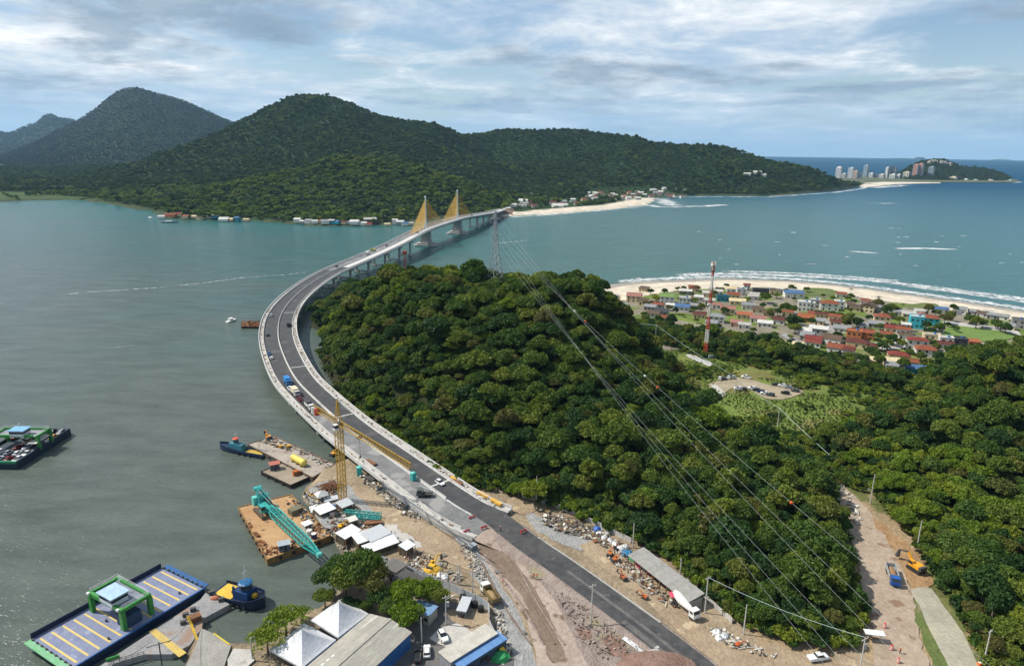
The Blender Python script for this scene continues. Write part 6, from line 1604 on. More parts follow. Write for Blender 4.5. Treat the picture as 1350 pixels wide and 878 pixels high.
# ------------------------------------------------------------------ traffic and plant on the bridge and roads
def on_deck(px, py, z):
    s = s_near(px, py, z); p, d, r = at_s(s); v = P(px, py, p.z); u = (v - p).dot(r)
    u = max(-7.2, min(7.2, u)); u = u if abs(u) > 1.6 else 1.6*(1 if u >= 0 else -1)
    return p + r*u + Vector((0, 0, .02)), math.atan2(d.y, d.x)
items = []
for px, py, z, kind, c, rev, where in ((357, 418, 9, 'pickup', 'dfe1e2', 0, 'on the bridge curve'), (353, 442, 9, 'hatch', '4a4e52', 0, 'on the bridge curve'), (354, 467, 8, 'hatch', '2f5d8a', 1, 'on the bridge curve'), (358, 473, 8, 'hatch', 'dfe1e2', 0, 'on the bridge curve'),
                               (382, 513, 7.5, 'pickup', 'dfe1e2', 0, 'beside the blue truck on the bridge'), (395, 527, 7.3, 'pickup', '7d1518', 0, 'among the parked trucks on the bridge'), (579, 637, 6, 'hatch', 'dfe1e2', 1, 'on the dark bridge lanes'),
                               (466, 340, 12, 'pickup', 'dfe1e2', 0, 'on the distant bridge deck'), (476, 336, 13, 'suv', 'dfe1e2', 0, 'on the distant bridge deck'), (443, 352, 12, 'hatch', '16181b', 0, 'on the distant bridge deck'), (508, 325, 17, 'hatch', '7d1518', 0, 'on the distant bridge deck'), (548, 308, 20, 'pickup', '7d1518', 0, 'on the distant bridge deck'), (556, 303, 21, 'hatch', '16181b', 1, 'on the distant bridge deck'), (525, 319, 18, 'suv', '8d9296', 1, 'on the distant bridge deck'), (637, 282, 16, 'hatch', 'dfe1e2', 0, 'on the distant bridge deck'), (620, 285, 19, 'pickup', '1d2c4f', 0, 'on the distant bridge deck')):
    p, th = on_deck(px, py, z); small_car(p, th + math.pi*rev, kind, c, where, 'vehicles on the bridge', items)
rank_labels(items)
for px, py, z, cab, lb, bed, bc in ((379, 506, 7.7, '2f7fc0', 'truck with bright blue box parked on the bridge curve', 'box', '2f80c4'), (390, 521, 7.4, 'd9d4ca', 'truck with cream box parked on the bridge', 'box', 'd9cdb4'), (404, 534, 7.2, '2a2c2f', 'dark flatbed truck parked on the bridge near crane jib', 'flat', '3a3d40'), (410, 540, 7.1, 'e2e2de', 'white tipper truck on the bridge beside the crane counterweights', 'dump', 'c9c9c4'), (381, 430, 8.8, '2a2c30', 'dark truck with red and white load on the dark bridge lanes', 'flat', 'a33a2c'),
                                    (485, 333, 14, 'b7b33a', 'yellow crane truck on the distant bridge deck', 'flat', 'c8c23a'), (478, 338, 13, 'd9d9d4', 'white truck behind the yellow truck on distant deck', 'box', 'dcdcd8')):
    p, th = on_deck(px, py, z); truck('truck', p, th + math.pi, cab, lb, bed, bc)
p, th = on_deck(557, 652, 5.8)
t = truck('telehandler', p, th + .9, '5a5d58', 'grey telescopic loader on the bare concrete lanes of the bridge', 'flat', '4c4f4c', L=5.5, cat='loader')
MB().bar((-2.4, 0, 2.0), (1.8, 0, 3.8), .45).build('boom', paint('d8d8d2', .5), t)
def toilet(loc, rz, label, sc=1.0):
    t = thing('portable_toilet', label, 'toilet', loc, rz); t.scale = (sc,)*3
    MB().box((0, 0, 1.05), (1.2, 1.2, 2.1)).build('cabin', TEAL, t)
    m = MB(); m.dome((0, 0, 2.1), .66, .66, .28, 4 + 4, 2); m.build('roof', TEAL_L, t)
    MB().box((.61, 0, 1.0), (.04, .9, 1.8)).build('door', paint('dfe6e4', .6), t)
p, th = on_deck(545, 630, 6); toilet(p, th, 'teal portable toilet at the median barrier on the bridge', 1.35)
toilet(on_ground(474, 626), .3, 'teal portable toilet in the yard below the bridge', 1.5)
for px, lb in (((622, 684), 'red and white barricade at the end of the median barrier'), ((638, 697), 'red plastic barrier at the end of the bare bridge lanes'), ((690, 702), 'red warning board beside the fresh asphalt'), ((615, 702), 'red barrier beside the end of the bridge wall')):
    v = P(*px, 4.9); t = thing('barricade', lb, 'barricade', v, .6)
    MB().box((0, 0, .75), (2.2, .12, .5)).build('board', paint('b8302a', .6), t)
    MB().box((0, 0, .38), (2.0, .1, .2)).build('lower_board', paint('e3e0da', .6), t)
    for x in (-.9, .9): MB().box((x, 0, .5), (.1, .7, 1.0)).build('leg', paint('b8302a', .6), t)
# people on the site
for px, py, z, lb, c in ((704, 763, FLAT, 'worker in red crouched over kit beside the dirt road', 'b8332a'), (708, 763, FLAT, 'second worker in orange beside the dirt road tripod', 'c4442c'), (516, 707, FLAT, 'worker in red walking across the yard dirt', 'b23326'), (521, 709, FLAT, 'worker in orange beside the red clad worker in yard', 'd0602a'), (663, 771, FLAT, 'worker in pink vest standing alone on the dirt road', 'c86a5a'), (1186, 862, FLAT, 'worker in orange standing on the pale dirt road', 'd4481f'), (593, 640, 5.8, 'worker on the dark asphalt near expansion joint', '2f3f66'), (660, 700, 4.9, 'worker beside the asphalt edge at bridge end', '8a3a30'), (845, 762, FLAT, 'worker near the long shed posts', 'b04a6a')):
    v = P(px, py, z); v.z = (z if z > 4 else ground_z(v.x, v.y) + .3); person(v, random.uniform(0, 6), c, lb)
for px, lb in (((1166, 828), 'red and white traffic drum on the pale dirt road'), ((1175, 857), 'red and white traffic drum left of the roadside worker'), ((1184, 874), 'striped traffic drum lowest on the pale dirt road')):
    v = P(*px, FLAT); v.z = FLAT + .3; t = thing('traffic_drum', lb, 'traffic drum', v)
    for k in range(5): MB().cyl((0, 0, k*.24), .42 - k*.03, .24, 10, .40 - k*.03).build('band', paint('c8372a' if k % 2 == 0 else 'e6e2dc', .6), t)
# trucks, excavators and mixers around the site
SOIL_LOAD = mat('soil_load', (0.22, 0.12, 0.06), (0.30, 0.18, 0.09), scale=1.5, rough=0.95, bump=.3)
truck('dump_truck', P(646, 789, FLAT) + Vector((0, 0, .35)), heading(P(652, 796, FLAT), P(640, 780, FLAT)), 'dfe0dc', 'dump truck with tan load parked beside the dirt road', 'dump', '7a6a44', mat('tan_load', (0.32, 0.22, 0.11), scale=1.5, rough=.95, bump=.3), 8)
truck('dump_truck', P(1176, 764, FLAT) + Vector((0, 0, .35)), heading(P(1170, 740, FLAT), P(1180, 772, FLAT)), '1f58a8', 'blue cabbed dump truck full of earth on the shaded dirt road', 'dump', '9aa0a4', SOIL_LOAD, 9)
truck('mixer_truck', P(903, 806, FLAT) + Vector((0, 0, .35)), heading(P(893, 795, FLAT), P(917, 816, FLAT)), 'e4e4e0', 'white concrete mixer truck parked at the end of the long shed', 'mixer', 'dcdcd6', L=9)
excavator(P(1207, 753, FLAT) + Vector((0, 0, .3)), heading(P(1210, 755, FLAT), P(1187, 740, FLAT)), 'd99a22', 'yellow and black excavator digging beside the earth-filled dump truck')
for px, s, r, c, lb in (((811, 741), .55, .5, 'b3602a', 'orange mini excavator in the debris yard behind the road kerb'), ((822, 764), .5, 2.0, 'a85a30', 'rusty orange roller machine by the road kerb'), ((804, 733), .5, 1.0, 'b86a2e', 'orange mini loader topmost in the debris yard'), ((850, 789), .4, 2.4, 'c0622a', 'small orange machine nearest the kerb below the shed'), ((570, 751), .75, 1.1, 'd8a82c', 'yellow excavator in the yard above the zinc fence'), ((449, 697), .6, .4, 'd8a21f', 'yellow machine beside the white yard roofs'), ((412, 655), .6, 2.6, 'c69a20', 'yellow machine at the upper tip of the yard'), ((972, 853), .4, 0, 'c2602c', 'orange mini digger beside white bags at roadside')):
    excavator(on_ground(*px) + Vector((0, 0, .15)), r, c, lb, scale=s)
parted_car('car', P(584, 842, FLAT) + Vector((0, 0, .28)), heading(P(580, 834, FLAT), P(588, 848, FLAT)), 'suv', 'e2e3e3', 'white car parked on the pale concrete yard, upper of two')
parted_car('car', P(563, 862, FLAT) + Vector((0, 0, .28)), heading(P(563, 870, FLAT), P(563, 856, FLAT)), 'hatch', 'e2e3e3', 'white car parked beside the black car in the yard')
parted_car('car', P(551, 869, FLAT) + Vector((0, 0, .28)), heading(P(550, 878, FLAT), P(551, 860, FLAT)), 'hatch', '15181b', 'black car parked in the yard beside the warehouse')
parted_car('van', P(1078, 870, FLAT) + Vector((0, 0, .3)), .2, 'pickup', 'd5d8da', 'white pickup on the tan dirt at the bottom edge')

# ------------------------------------------------------------------ yard on the water side
def roof_shelter(name, label, px, w, d, rz, h, roofm, posts=True, tilt=.25, cat='shelter', walls=None):
    t = thing(name, label, cat, on_ground(*px), rz)
    m = MB(); m.add([(-w/2, -d/2, h - tilt), (w/2, -d/2, h - tilt), (w/2, d/2, h + tilt), (-w/2, d/2, h + tilt), (-w/2, -d/2, h - tilt + .12), (w/2, -d/2, h - tilt + .12), (w/2, d/2, h + tilt + .12), (-w/2, d/2, h + tilt + .12)], [(3, 2, 1, 0), (4, 5, 6, 7), (0, 1, 5, 4), (1, 2, 6, 5), (2, 3, 7, 6), (3, 0, 4, 7)])
    m.build('roof', roofm, t)
    for sx in (-1, 1):
        for sy in (-1, 1): MB().box((sx*(w/2 - .2), sy*(d/2 - .2), (h - .3)/2), (.16, .16, h - .35)).build('post', TIMBER, t)
    if walls is not None: MB().box((0, d*.1, (h - .3)/2), (w - .6, d - 1.0, h - .55)).build('wall', walls, t)
    return t
YR = heading(P(420, 680, FLAT), P(450, 668, FLAT))
ZINC = mat('zinc', (0.55, 0.57, 0.59), (0.42, 0.44, 0.46), scale=0.8, rough=0.5, metal=.2, stretch=(1, 6, 1))
PLY = paint('5e5446', .8)
for px, w, d, m, lb, wl in (((428, 676), 6.0, 5.0, WHITE_SHEET, 'white flat roof shed near the tower crane base', PLY), ((455, 672), 4.6, 4.2, ZINC, 'grey zinc roof shed right of the tower crane base', PLY), ((460, 712), 6.6, 4.6, WHITE_SHEET, 'white roof shed beside the sea wall of the yard', PLY), ((482, 717), 7.0, 5.2, WHITE_SHEET, 'left white roof of the large yard workshop', PLY), ((496, 714), 7.5, 6.0, ZINC, 'middle pale roof of the large yard workshop', None), ((502, 726), 10.5, 4.2, WHITE_SHEET, 'long lower white roof of the large yard workshop', PLY), ((514, 718), 5.0, 2.6, ZINC, 'right narrow roof of the large yard workshop', None), ((537, 730), 4.0, 3.4, WHITE_SHEET, 'small separate white roof right of the workshop', PLY), ((465, 694), 3.0, 2.4, paint('d8d4c8', .7), 'small cream roof beside the yellow machine', PLY), ((388, 650), 0.1, 0.1, ZINC, '', None)):
    if w > 1: roof_shelter('shed', lb, px, w, d, YR + .15*(len(lb) % 3 - 1), 2.3 + .22*(len(lb) % 4), m, cat='shed', walls=wl)
def tent_small(px, w, rz, label, m):
    t = thing('tent', label, 'tent', on_ground(*px), rz)
    q = MB(); h = 2.2; q.add([(-w/2, -w/2, h), (w/2, -w/2, h), (w/2, w/2, h), (-w/2, w/2, h), (0, 0, h + 1.5)], [(0, 1, 4), (1, 2, 4), (2, 3, 4), (3, 0, 4), (3, 2, 1, 0)]); q.build('canopy', m, t)
    for sx in (-1, 1):
        for sy in (-1, 1): MB().box((sx*w*.47, sy*w*.47, h/2), (.1, .1, h)).build('post', GALV, t)
tent_small((417, 668), 4.2, .4, 'white pitched tent at the sea wall of the yard', WHITE_SHEET)
tent_small((424, 659), 4.0, .6, 'grey white pitched tent behind the first tent', mat('grey_canvas', (0.55, 0.56, 0.55), scale=1, rough=.7))
def tarp_heap(px, r, hexc, label, h=1.3):
    t = thing('covered_heap', label, 'heap', on_ground(*px)); m = MB(); m.dome((0, 0, 0), r, r*.8, h, 10, 4, .12); m.build('tarpaulin', paint(hexc, .6), t)
    m = MB(); 
    for k in range(5): a = k*1.25; m.box((math.cos(a)*r*1.02, math.sin(a)*r*.82, .12), (.4, .3, .25), a)
    m.build('weights', CONC, t)
tarp_heap((437, 670), 2.0, '2f6aa8', 'blue tarpaulin over a heap beside the white shed')
tarp_heap((441, 680), 2.2, '2b2f33', 'black tarpaulin over a heap below the blue one')
tarp_heap((571, 753), 2.8, 'd3a62e', 'yellow tarpaulin over a heap by the zinc fence', 1.6)
tarp_heap((827, 731), 2.2, '2a6f96', 'blue tarpaulin over a heap before the long shed')
tarp_heap((836, 737), 1.8, '2f8a58', 'green tarpaulin over a heap before the long shed')
tarp_heap((787, 699), 1.6, '2f63b0', 'bright blue tarpaulin in the rubble by forest edge')
tarp_heap((659, 868), 2.6, '2f8f52', 'green covered heap at the fence corner', 1.8)
tarp_heap((660, 862), 1.4, 'd9b62e', 'yellow covered heap at the fence corner', 2.2)
tarp_heap((656, 852), 2.0, '2c62b0', 'blue tarpaulin draped at the fence end', 1.5)
# lattice boom sections lying in the yard
t = thing('boom_sections', 'teal lattice boom sections lying in the yard', 'crane part', on_ground(477, 684), heading(P(455, 680, FLAT), P(498, 684, FLAT)))
lattice(t, 'boom_section', (-6.5, 1.2, 1.0), (6.0, 1.2, 1.0), 1.6, 1.6, 1.4, 1.4, 8, TEAL, .22, .12, False)
lattice(t, 'boom_section', (-3.0, -1.2, .9), (6.5, -1.2, .9), 1.6, 1.6, 1.4, 1.4, 7, TEAL, .22, .12, False)
def stack(px, dims, n, m, label, rz=0, name='panel_stack', cat='stack', z=None):
    p = on_ground(*px) if z is None else P(px[0], px[1], z)
    t = thing(name, label, cat, p, rz); rg = random.Random(len(label))
    for k in range(n): MB().box((rg.uniform(-.12, .12), rg.uniform(-.12, .12), dims[2]*(k + .5)*1.02), (dims[0], dims[1], dims[2]), rg.uniform(-.04, .04)).build('panel', m, t)
stack((492, 692), (5.5, 2.0, .3), 4, RUST, 'rusty steel sheet piles stacked in the yard', .2)
stack((488, 700), (6.0, 1.2, .3), 3, TIMBER, 'timber beams stacked in the yard', .5)
stack((437, 660), (5.0, 3.0, .25), 4, ZINC, 'grey formwork panels stacked by the crane base', .5)
stack((488, 633), (4.5, 1.6, .3), 3, STEEL_D, 'dark steel plates stacked below the bridge wall', -.6)
stack((489, 610), (5.5, 1.6, .2), 2, RUST, 'rusty plates lying on the bridge walkway', -.75, z=6.6)
stack((603, 636), (5.0, 1.4, .2), 2, RUST, 'rusty plates lying on the right-hand bridge walkway', -.75, z=6.0)
for i, px in enumerate(((633, 651), (641, 655), (651, 661), (657, 665), (599, 632), (555, 600))):
    stack(px, (2.6, 1.3, .25), 3, paint('cfa347', .7), 'yellow formwork panels stacked on the bridge walkway, ' + ['third', 'fourth', 'fifth', 'sixth', 'second', 'topmost'][i] + ' pile from the top', -.72, z=5.6)
t = thing('rebar_bundle', 'tangle of rusty reinforcing bars beside the tower crane', 'rebar', on_ground(435, 645)); m = MB(); rg = random.Random(2)
for k in range(90):
    a = rg.uniform(0, 3.14); l = rg.uniform(1.5, 3.4); c = Vector((rg.uniform(-2.5, 2.5), rg.uniform(-2.5, 2.5), rg.uniform(.2, 2.2)))
    m.bar(c - Vector((math.cos(a)*l, math.sin(a)*l, rg.uniform(-.6, .6))), c + Vector((math.cos(a)*l, math.sin(a)*l, .1)), .12)
m.build('bars', RUST, t); MB().box((0, 0, .15), (6, 5, .3)).build('bedding', TIMBER, t)
clutter('yard_debris', 'building offcuts scattered round the sheds in the yard', [(404, 652), (430, 640), (470, 668), (500, 700), (470, 712), (440, 700)], FLAT + .1, 330, PAL_MIX, 1.3, .5)
clutter('rubble', 'broken concrete along the foot of the bridge wall', [(474, 622), (500, 640), (545, 672), (556, 684), (540, 684), (500, 655), (474, 632)], FLAT + .1, 170, PAL_STONE + [paint('3a3f45', .8)], 1.1, .4)
clutter('rubble', 'stones lining the sea wall of the yard', [(397, 653), (404, 650), (462, 728), (455, 734)], FLAT - .6, 160, PAL_STONE, 1.0, .4)
clutter('yard_debris', 'offcuts and stones strewn before the zinc fence', [(540, 722), (580, 740), (614, 762), (600, 772), (560, 758), (530, 742)], FLAT + .1, 190, PAL_MIX + PAL_STONE, 0.9, .25)
clutter('rubble', 'stones piled along the gravel shoulder of the dirt road', [(604, 716), (620, 718), (648, 762), (640, 775), (616, 744)], FLAT + .15, 150, PAL_STONE, .7, .15)
clutter('rubble', 'grey stones heaped beside the curved fence', [(650, 806), (662, 808), (676, 870), (664, 872)], FLAT + .15, 120, PAL_STONE, .8, .3)
clutter('rubble', 'heaps of broken concrete and white sacks by the forest edge', [(712, 672), (745, 682), (790, 698), (830, 726), (818, 732), (780, 712), (740, 702), (718, 692)], FLAT + .15, 300, PAL_MIX, 1.3, .5)
clutter('rubble', 'debris strewn before the long shed', [(800, 735), (830, 740), (880, 785), (895, 800), (880, 800), (840, 770)], FLAT + .15, 130, PAL_MIX, 1.1, .3)
clutter('rubble', 'white sacks and stones at the roadside below the mixer', [(935, 825), (975, 838), (1010, 860), (1030, 868), (985, 862), (940, 840)], FLAT + .15, 80, PAL_STONE + [paint('d8d6d0', .7)], .9, .3)
clutter('rubble', 'stones strewn along the wooded side of the dirt road', [(1092, 622), (1100, 622), (1128, 660), (1136, 692), (1128, 692), (1110, 655)], FLAT + .2, 110, PAL_STONE, 1.3, .3)
clutter('rubble', 'pebbly spoil on the gravel between dirt road and asphalt', [(730, 778), (800, 800), (860, 850), (800, 870), (770, 850)], FLAT + .22, 240, [paint('8a7d72', .9), paint('6f6259', .9), paint('a89b8e', .9)], .6, .1)
# sandbags row
for k, px in enumerate(((790, 705), (797, 710), (804, 714), (811, 719), (818, 724), (824, 722), (800, 706), (580, 760), (586, 762), (945, 835), (955, 840), (948, 842))):
    wh = 'by the forest edge' if k < 7 else ('by the zinc fence' if k < 9 else 'below the mixer truck')
    t = thing('white_sack', 'bulk white sack ' + wh, 'sack', on_ground(*px), k*.7, 'white bulk sacks')
    MB().dome((0, 0, .1), 1.3, 1.0, 1.1, 9, 3, .12).build('bag', WHITE_SHEET, t); m = MB()
    for sx in (-.5, .5): m.bar((sx, -.3, 1.0), (sx*.8, 0, 1.5), .12); m.bar((sx*.8, 0, 1.5), (sx, .3, 1.0), .12)
    m.build('strap', paint('c9c7c0', .7), t)
rank_labels([(o, o['label'], to_px(*o.location)[0]) for o in COL.objects if o.name.startswith('white_sack')])
# conduit pipes by the road and a spoil mound
t = thing('pipe_bundle', 'white plastic pipes lying on the gravel by the road', 'pipes', on_ground(838, 851), heading(P(824, 842, FLAT), P(852, 862, FLAT)))
for k in range(5): MB().tube([(-3.5, -.9 + k*.45, .35), (3.5, -.9 + k*.45, .35)], .16, 8).build('pipe', paint('d9dde0', .4), t)
m = MB(); v = P(868, 880, FLAT); m.dome((0, 0, 0), 9.5, 5, 2.0, 20, 6, .03); t = thing('spoil_mound', 'reddish earth mound at the bottom edge beside road', 'mound', Vector((v.x, v.y, FLAT + .2))); m.build('earth', REDSOIL, t)
m = MB(); v = P(862, 862, FLAT); t = thing('concrete_heap', 'pale concrete waste slab on top of the earth mound', 'slab', Vector((v.x, v.y, FLAT + .4)), .3); m.dome((0, 0, 0), 2.4, 1.2, .7, 9, 3, .1); m.build('slab', CONC, t); MB().box((1.2, .8, .5), (1.2, .7, .3), .4).build('chunk', CONC, t)

# ------------------------------------------------------------------ fences
def panel_fence(name, label, pxs, h, m, step=2.2, z=None, postm=STEEL_D, cat='fence'):
    pts = [P(x, y, FLAT) for x, y in pxs]; t = thing(name, label, cat, Vector((pts[0].x, pts[0].y, FLAT)))
    S = [0]; 
    for a, b in zip(pts[:-1], pts[1:]): S.append(S[-1] + (b - a).length)
    n = int(S[-1]/step); rg = random.Random(len(pxs))
    def at(s):
        for i in range(len(S) - 1):
            if s <= S[i + 1] + 1e-6: return pts[i].lerp(pts[i + 1], (s - S[i])/(S[i + 1] - S[i]))
        return pts[-1]
    for k in range(n):
        a, b = at(S[-1]*k/n) - pts[0], at(S[-1]*(k + 1)/n) - pts[0]; hh = h*rg.uniform(.94, 1.04); tl = Vector((rg.uniform(-.06, .06), rg.uniform(-.06, .06), 0))
        q = MB(); d = (b - a).normalized(); nr = Vector((d.y, -d.x, 0))*.04
        a2, b2 = a + d*.03, b - d*.03; up = Vector((0, 0, hh))
        q.add([a2 - nr, b2 - nr, b2 + nr, a2 + nr, a2 - nr + up + tl, b2 - nr + up + tl, b2 + nr + up + tl, a2 + nr + up + tl], [(3, 2, 1, 0), (4, 5, 6, 7), (0, 1, 5, 4), (1, 2, 6, 5), (2, 3, 7, 6), (3, 0, 4, 7)])
        q.build('panel', m, t)
        q = MB(); q.bar(a, a + Vector((0, 0, h + .1)), .12); q.build('post', postm, t)
panel_fence('zinc_fence', 'grey zinc sheet fence between the yard and houses', [(503, 742), (535, 754), (565, 767), (595, 779), (625, 793), (642, 802), (646, 812), (644, 824), (650, 838), (662, 856)], 2.4, mat('fence_zinc', (0.40, 0.44, 0.48), (0.50, 0.53, 0.56), scale=.8, rough=.5, metal=.2, stretch=(3, 3, .3)))
panel_fence('concrete_fence', 'pale concrete wall along the foot of the forest', [(688, 656), (720, 664), (760, 680), (800, 700), (832, 716)], 1.8, CONC, 3.0)
panel_fence('concrete_fence', 'broken concrete wall beside the mixer truck and forest', [(905, 768), (925, 786), (948, 806), (965, 822)], 1.6, CONC, 3.0)
panel_fence('compound_fence', 'white panel fence at the foot of the telecom mast', [(911, 472), (925, 477), (938, 482)], 1.8, paint('c3c9cc', .7), 2.5)
panel_fence('compound_fence', 'low concrete fence right of the telecom mast', [(940, 464), (952, 467), (966, 470)], 1.6, paint('b7b2a6', .8), 2.5)

# ------------------------------------------------------------------ long shed by the forest
def long_shed():
    A, B = P(838, 726, 7.0), P(918, 788, 7.0); th = heading(A, B); L = (B - A).length; c = (A + B)/2; c.z = FLAT + .1
    t = thing('long_shed', 'long open shed with grey roof between yard and forest', 'shed', c, th); W = 6.0
    m = MB(); n = 9
    for k in range(n):
        x0, x1 = -L/2 + L*k/n + .01, -L/2 + L*(k + 1)/n - .01
        q = MB(); q.add([(x0, -W/2, 2.9), (x1, -W/2, 2.9), (x1, W/2, 3.7), (x0, W/2, 3.7), (x0, -W/2, 3.0), (x1, -W/2, 3.0), (x1, W/2, 3.8), (x0, W/2, 3.8)], [(3, 2, 1, 0), (4, 5, 6, 7), (0, 1, 5, 4), (1, 2, 6, 5), (2, 3, 7, 6), (3, 0, 4, 7)])
        q.build('roof_sheet', mat('fibre_cement_%d' % (k % 3), (0.20 + .02*(k % 3), 0.195 + .02*(k % 3), 0.18 + .02*(k % 3)), (0.29, 0.28, 0.26), scale=.6, rough=.9), t)
    for k in range(n + 1):
        MB().box((-L/2 + .2 + (L - .4)*k/n, -W/2 + .3, 1.45), (.2, .2, 2.9)).build('post', paint('7a5a3e', .8), t)
    MB().box((0, W/2 - .2, 1.7), (L - .4, .15, 3.4)).build('back_wall', PLY, t)
    MB().box((L/2 - 1.6, 0, 1.4), (3.0, W - 1.2, 2.7)).build('end_room', paint('9a9690', .8), t)
    rg = random.Random(8)
    for k in range(16):
        x = -L/2 + 2 + (L - 7)*k/15; MB().box((x, rg.uniform(-1, 1), .6), (rg.uniform(.6, 1.3), rg.uniform(.8, 2), rg.uniform(.6, 1.8))).build('stored_crate', paint(rg.choice(['b8426a', '8a4a3a', '4a6a8a', '9a9a94', 'a8743a', '5a3a34']), .7), t)
long_shed()
def parasol(px, hexc, label):
    t = thing('parasol', label, 'parasol', on_ground(*px)); m = MB(); m.dome((0, 0, 2.2), 1.6, 1.6, .7, 8, 2); m.build('canopy', paint(hexc, .7), t); MB().bar((0, 0, 0), (0, 0, 2.8), .08).build('pole', GALV, t)
parasol((865, 760), 'c8457a', 'pink parasol before the middle of the long shed')
parasol((889, 793), 'c4405f', 'crimson parasol before the right end of the long shed')

# ------------------------------------------------------------------ marquee, warehouse and yard buildings
def px_rect(left, right, z):
    a, b = P(*left, z), P(*right, z); return a, b
MARQ = mat('marquee_canvas', (0.54, 0.55, 0.56), (0.47, 0.48, 0.50), scale=0.2, rough=.55, spots=(.2, .60, (0.46, 0.48, 0.50)))
def marquee(left, right, front, apex, label):
    l, r_, f = P(*left, 6.0), P(*right, 6.0), P(*front, 6.0); c = (l + r_)/2; b = c*2 - f
    t = thing('marquee', label, 'marquee', Vector((c.x, c.y, FLAT))); cs = [q - c for q in (l, f, r_, b)]
    m = MB(); za, zt = 6.0 - FLAT, 10.2 - FLAT; n = 8
    for i in range(4):
        a, e = cs[i], cs[(i + 1) % 4]
        for k in range(n):
            t0, t1 = k/n, (k + 1)/n
            def ring(q, tt): s = 1 - tt; return Vector((q.x*s, q.y*s, za + (zt - za)*(tt**1.45)))
            if k < n - 1: m.face([ring(a, t0), ring(e, t0), ring(e, t1), ring(a, t1)])
            else: m.face([ring(a, t0), ring(e, t0), Vector((0, 0, zt))])
    m.build('canopy', MARQ, t)
    for q in cs: MB().cyl((q.x*.97, q.y*.97, 0), .1, za, 8).build('pole', GALV, t)
    v = MB()
    for i in range(4):
        a, e = cs[i], cs[(i + 1) % 4]; v.bar(Vector((a.x, a.y, za - .2)), Vector((e.x, e.y, za - .2)), .06, .45)
    v.build('valance', MARQ, t)
    MB().cyl((0, 0, zt - .1), .12, .5, 6).build('finial', GALV, t)
marquee((410, 817), (486, 809), (446, 840), (444, 796), 'white pyramid marquee touching the warehouse, upper of two')
marquee((355, 856), (443, 843), (398, 880), (398, 836), 'white pyramid marquee nearest the bottom edge, lower of two')
def warehouse():
    z = 8.3
    A, B = P(488, 807, z), P(543, 832, z); C = P(398, 882, z); d = (C - A).normalized(); L = 46.0; W = (B - A).length
    ac = (B - A).normalized(); th = math.atan2(d.y, d.x); c = A + d*L/2 + ac*W/2; c.z = FLAT
    t = thing('warehouse', 'large warehouse with weathered grey roof and blue walls', 'warehouse', c, th)
    sgn = 1 if (Vector((-d.y, d.x, 0)).dot(ac) > 0) else -1; h = z - FLAT
    ROOF = [mat('weathered_roof_%d' % k, (0.36 - .02*k, 0.34 - .02*k, 0.29 - .015*k), (0.27, 0.255, 0.22), scale=.25, rough=.9, stretch=(.3, 2.5, 1), spots=(.5, .62, (.45, .43, .38))) for k in range(3)]
    MB().box((0, 0, (h - .5)/2), (L - .6, W - .6, h - .5)).build('wall', mat('blue_wall', (0.025, 0.11, 0.30), (0.02, 0.085, 0.24), scale=.4, rough=.6), t)
    n = 14
    for k in range(n):
        x0, x1 = -L/2 + L*k/n + .012, -L/2 + L*(k + 1)/n - .012
        for s0, s1, z0, z1 in ((-W/2, 0, h - .35, h + .75), (0, W/2, h + .75, h - .35)):
            q = MB(); q.add([(x0, s0, z0), (x1, s0, z0), (x1, s1, z1), (x0, s1, z1), (x0, s0, z0 + .1), (x1, s0, z0 + .1), (x1, s1, z1 + .1), (x0, s1, z1 + .1)], [(3, 2, 1, 0), (4, 5, 6, 7), (0, 1, 5, 4), (1, 2, 6, 5), (2, 3, 7, 6), (3, 0, 4, 7)])
            q.build('roof_sheet', ROOF[(k*7 + (s0 < 0)) % 3], t)
    MB().box((0, 0, h + .9), (L - .1, .7, .12)).build('ridge_cap', ROOF[0], t)
    for k in range(9):
        MB().box((-L/2 + 16 + k*1.6, -sgn*W*.26, h + .34), (.8, .5, .12)).build('skylight', paint('e0e0dc', .4), t)
    MB().box((4, sgn*(W/2 - .25), 1.2), (L*.6, .1, 2.0)).build('green_panel', paint('1f7a52', .6), t)
    for x in (-10, -4): MB().box((x, sgn*(W/2 - .26), 1.8), (3.6, .12, 3.4)).build('roller_door', paint('5b6670', .6), t)
warehouse()
def block(name, label, px, w, d, h, rz, wallm, roofm, cat='building', windows=3, par=True):
    t = thing(name, label, cat, on_ground(*px), rz)
    MB().box((0, 0, h/2 - .3), (w, d, h + .6)).build('wall', wallm, t)
    MB().box((0, 0, h + .1), (w + .5, d + .5, .2)).build('roof', roofm, t)
    for k in range(windows):
        x = -w/2 + w*(k + .5)/windows; q = MB(); q.box((x, -d/2 - .02, h*.55), (w/windows*.55, .08, h*.32)); q.build('window', GLASS, t)
    MB().box((w*.1, -d/2 - .03, h*.3), (1.0, .08, h*.6 - .1)).build('door', paint('4a3a30', .7), t)
    return t
yr2 = heading(P(595, 878, FLAT), P(640, 850, FLAT))
block('office', 'grey roofed office with blue glazed lean-to at the bottom edge', (618, 866), 14, 4.2, 4.0, yr2, paint('8d9094', .7), paint('b9b5aa', .8))
block('glazed_annexe', 'blue glazed lean-to beside the grey office roof', (632, 872), 14, 3.4, 3.4, yr2, paint('3b4a5c', .6), mat('blue_glazing', (0.08, 0.18, 0.38), (0.12, 0.24, 0.46), scale=.3, rough=.3, stretch=(3, .3, 1)))
block('shed', 'small shed with blue metal roof among the yard trees', (559, 815), 5.5, 4.0, 3.0, yr2 - 1.2, paint('a9a496', .8), paint('6f8fb0', .5), 'shed')
block('house', 'low dark roofed house half hidden by yard trees', (541, 776), 8, 5, 3.0, -.6, paint('b8b2a4', .8), paint('4c4a48', .8), 'house')
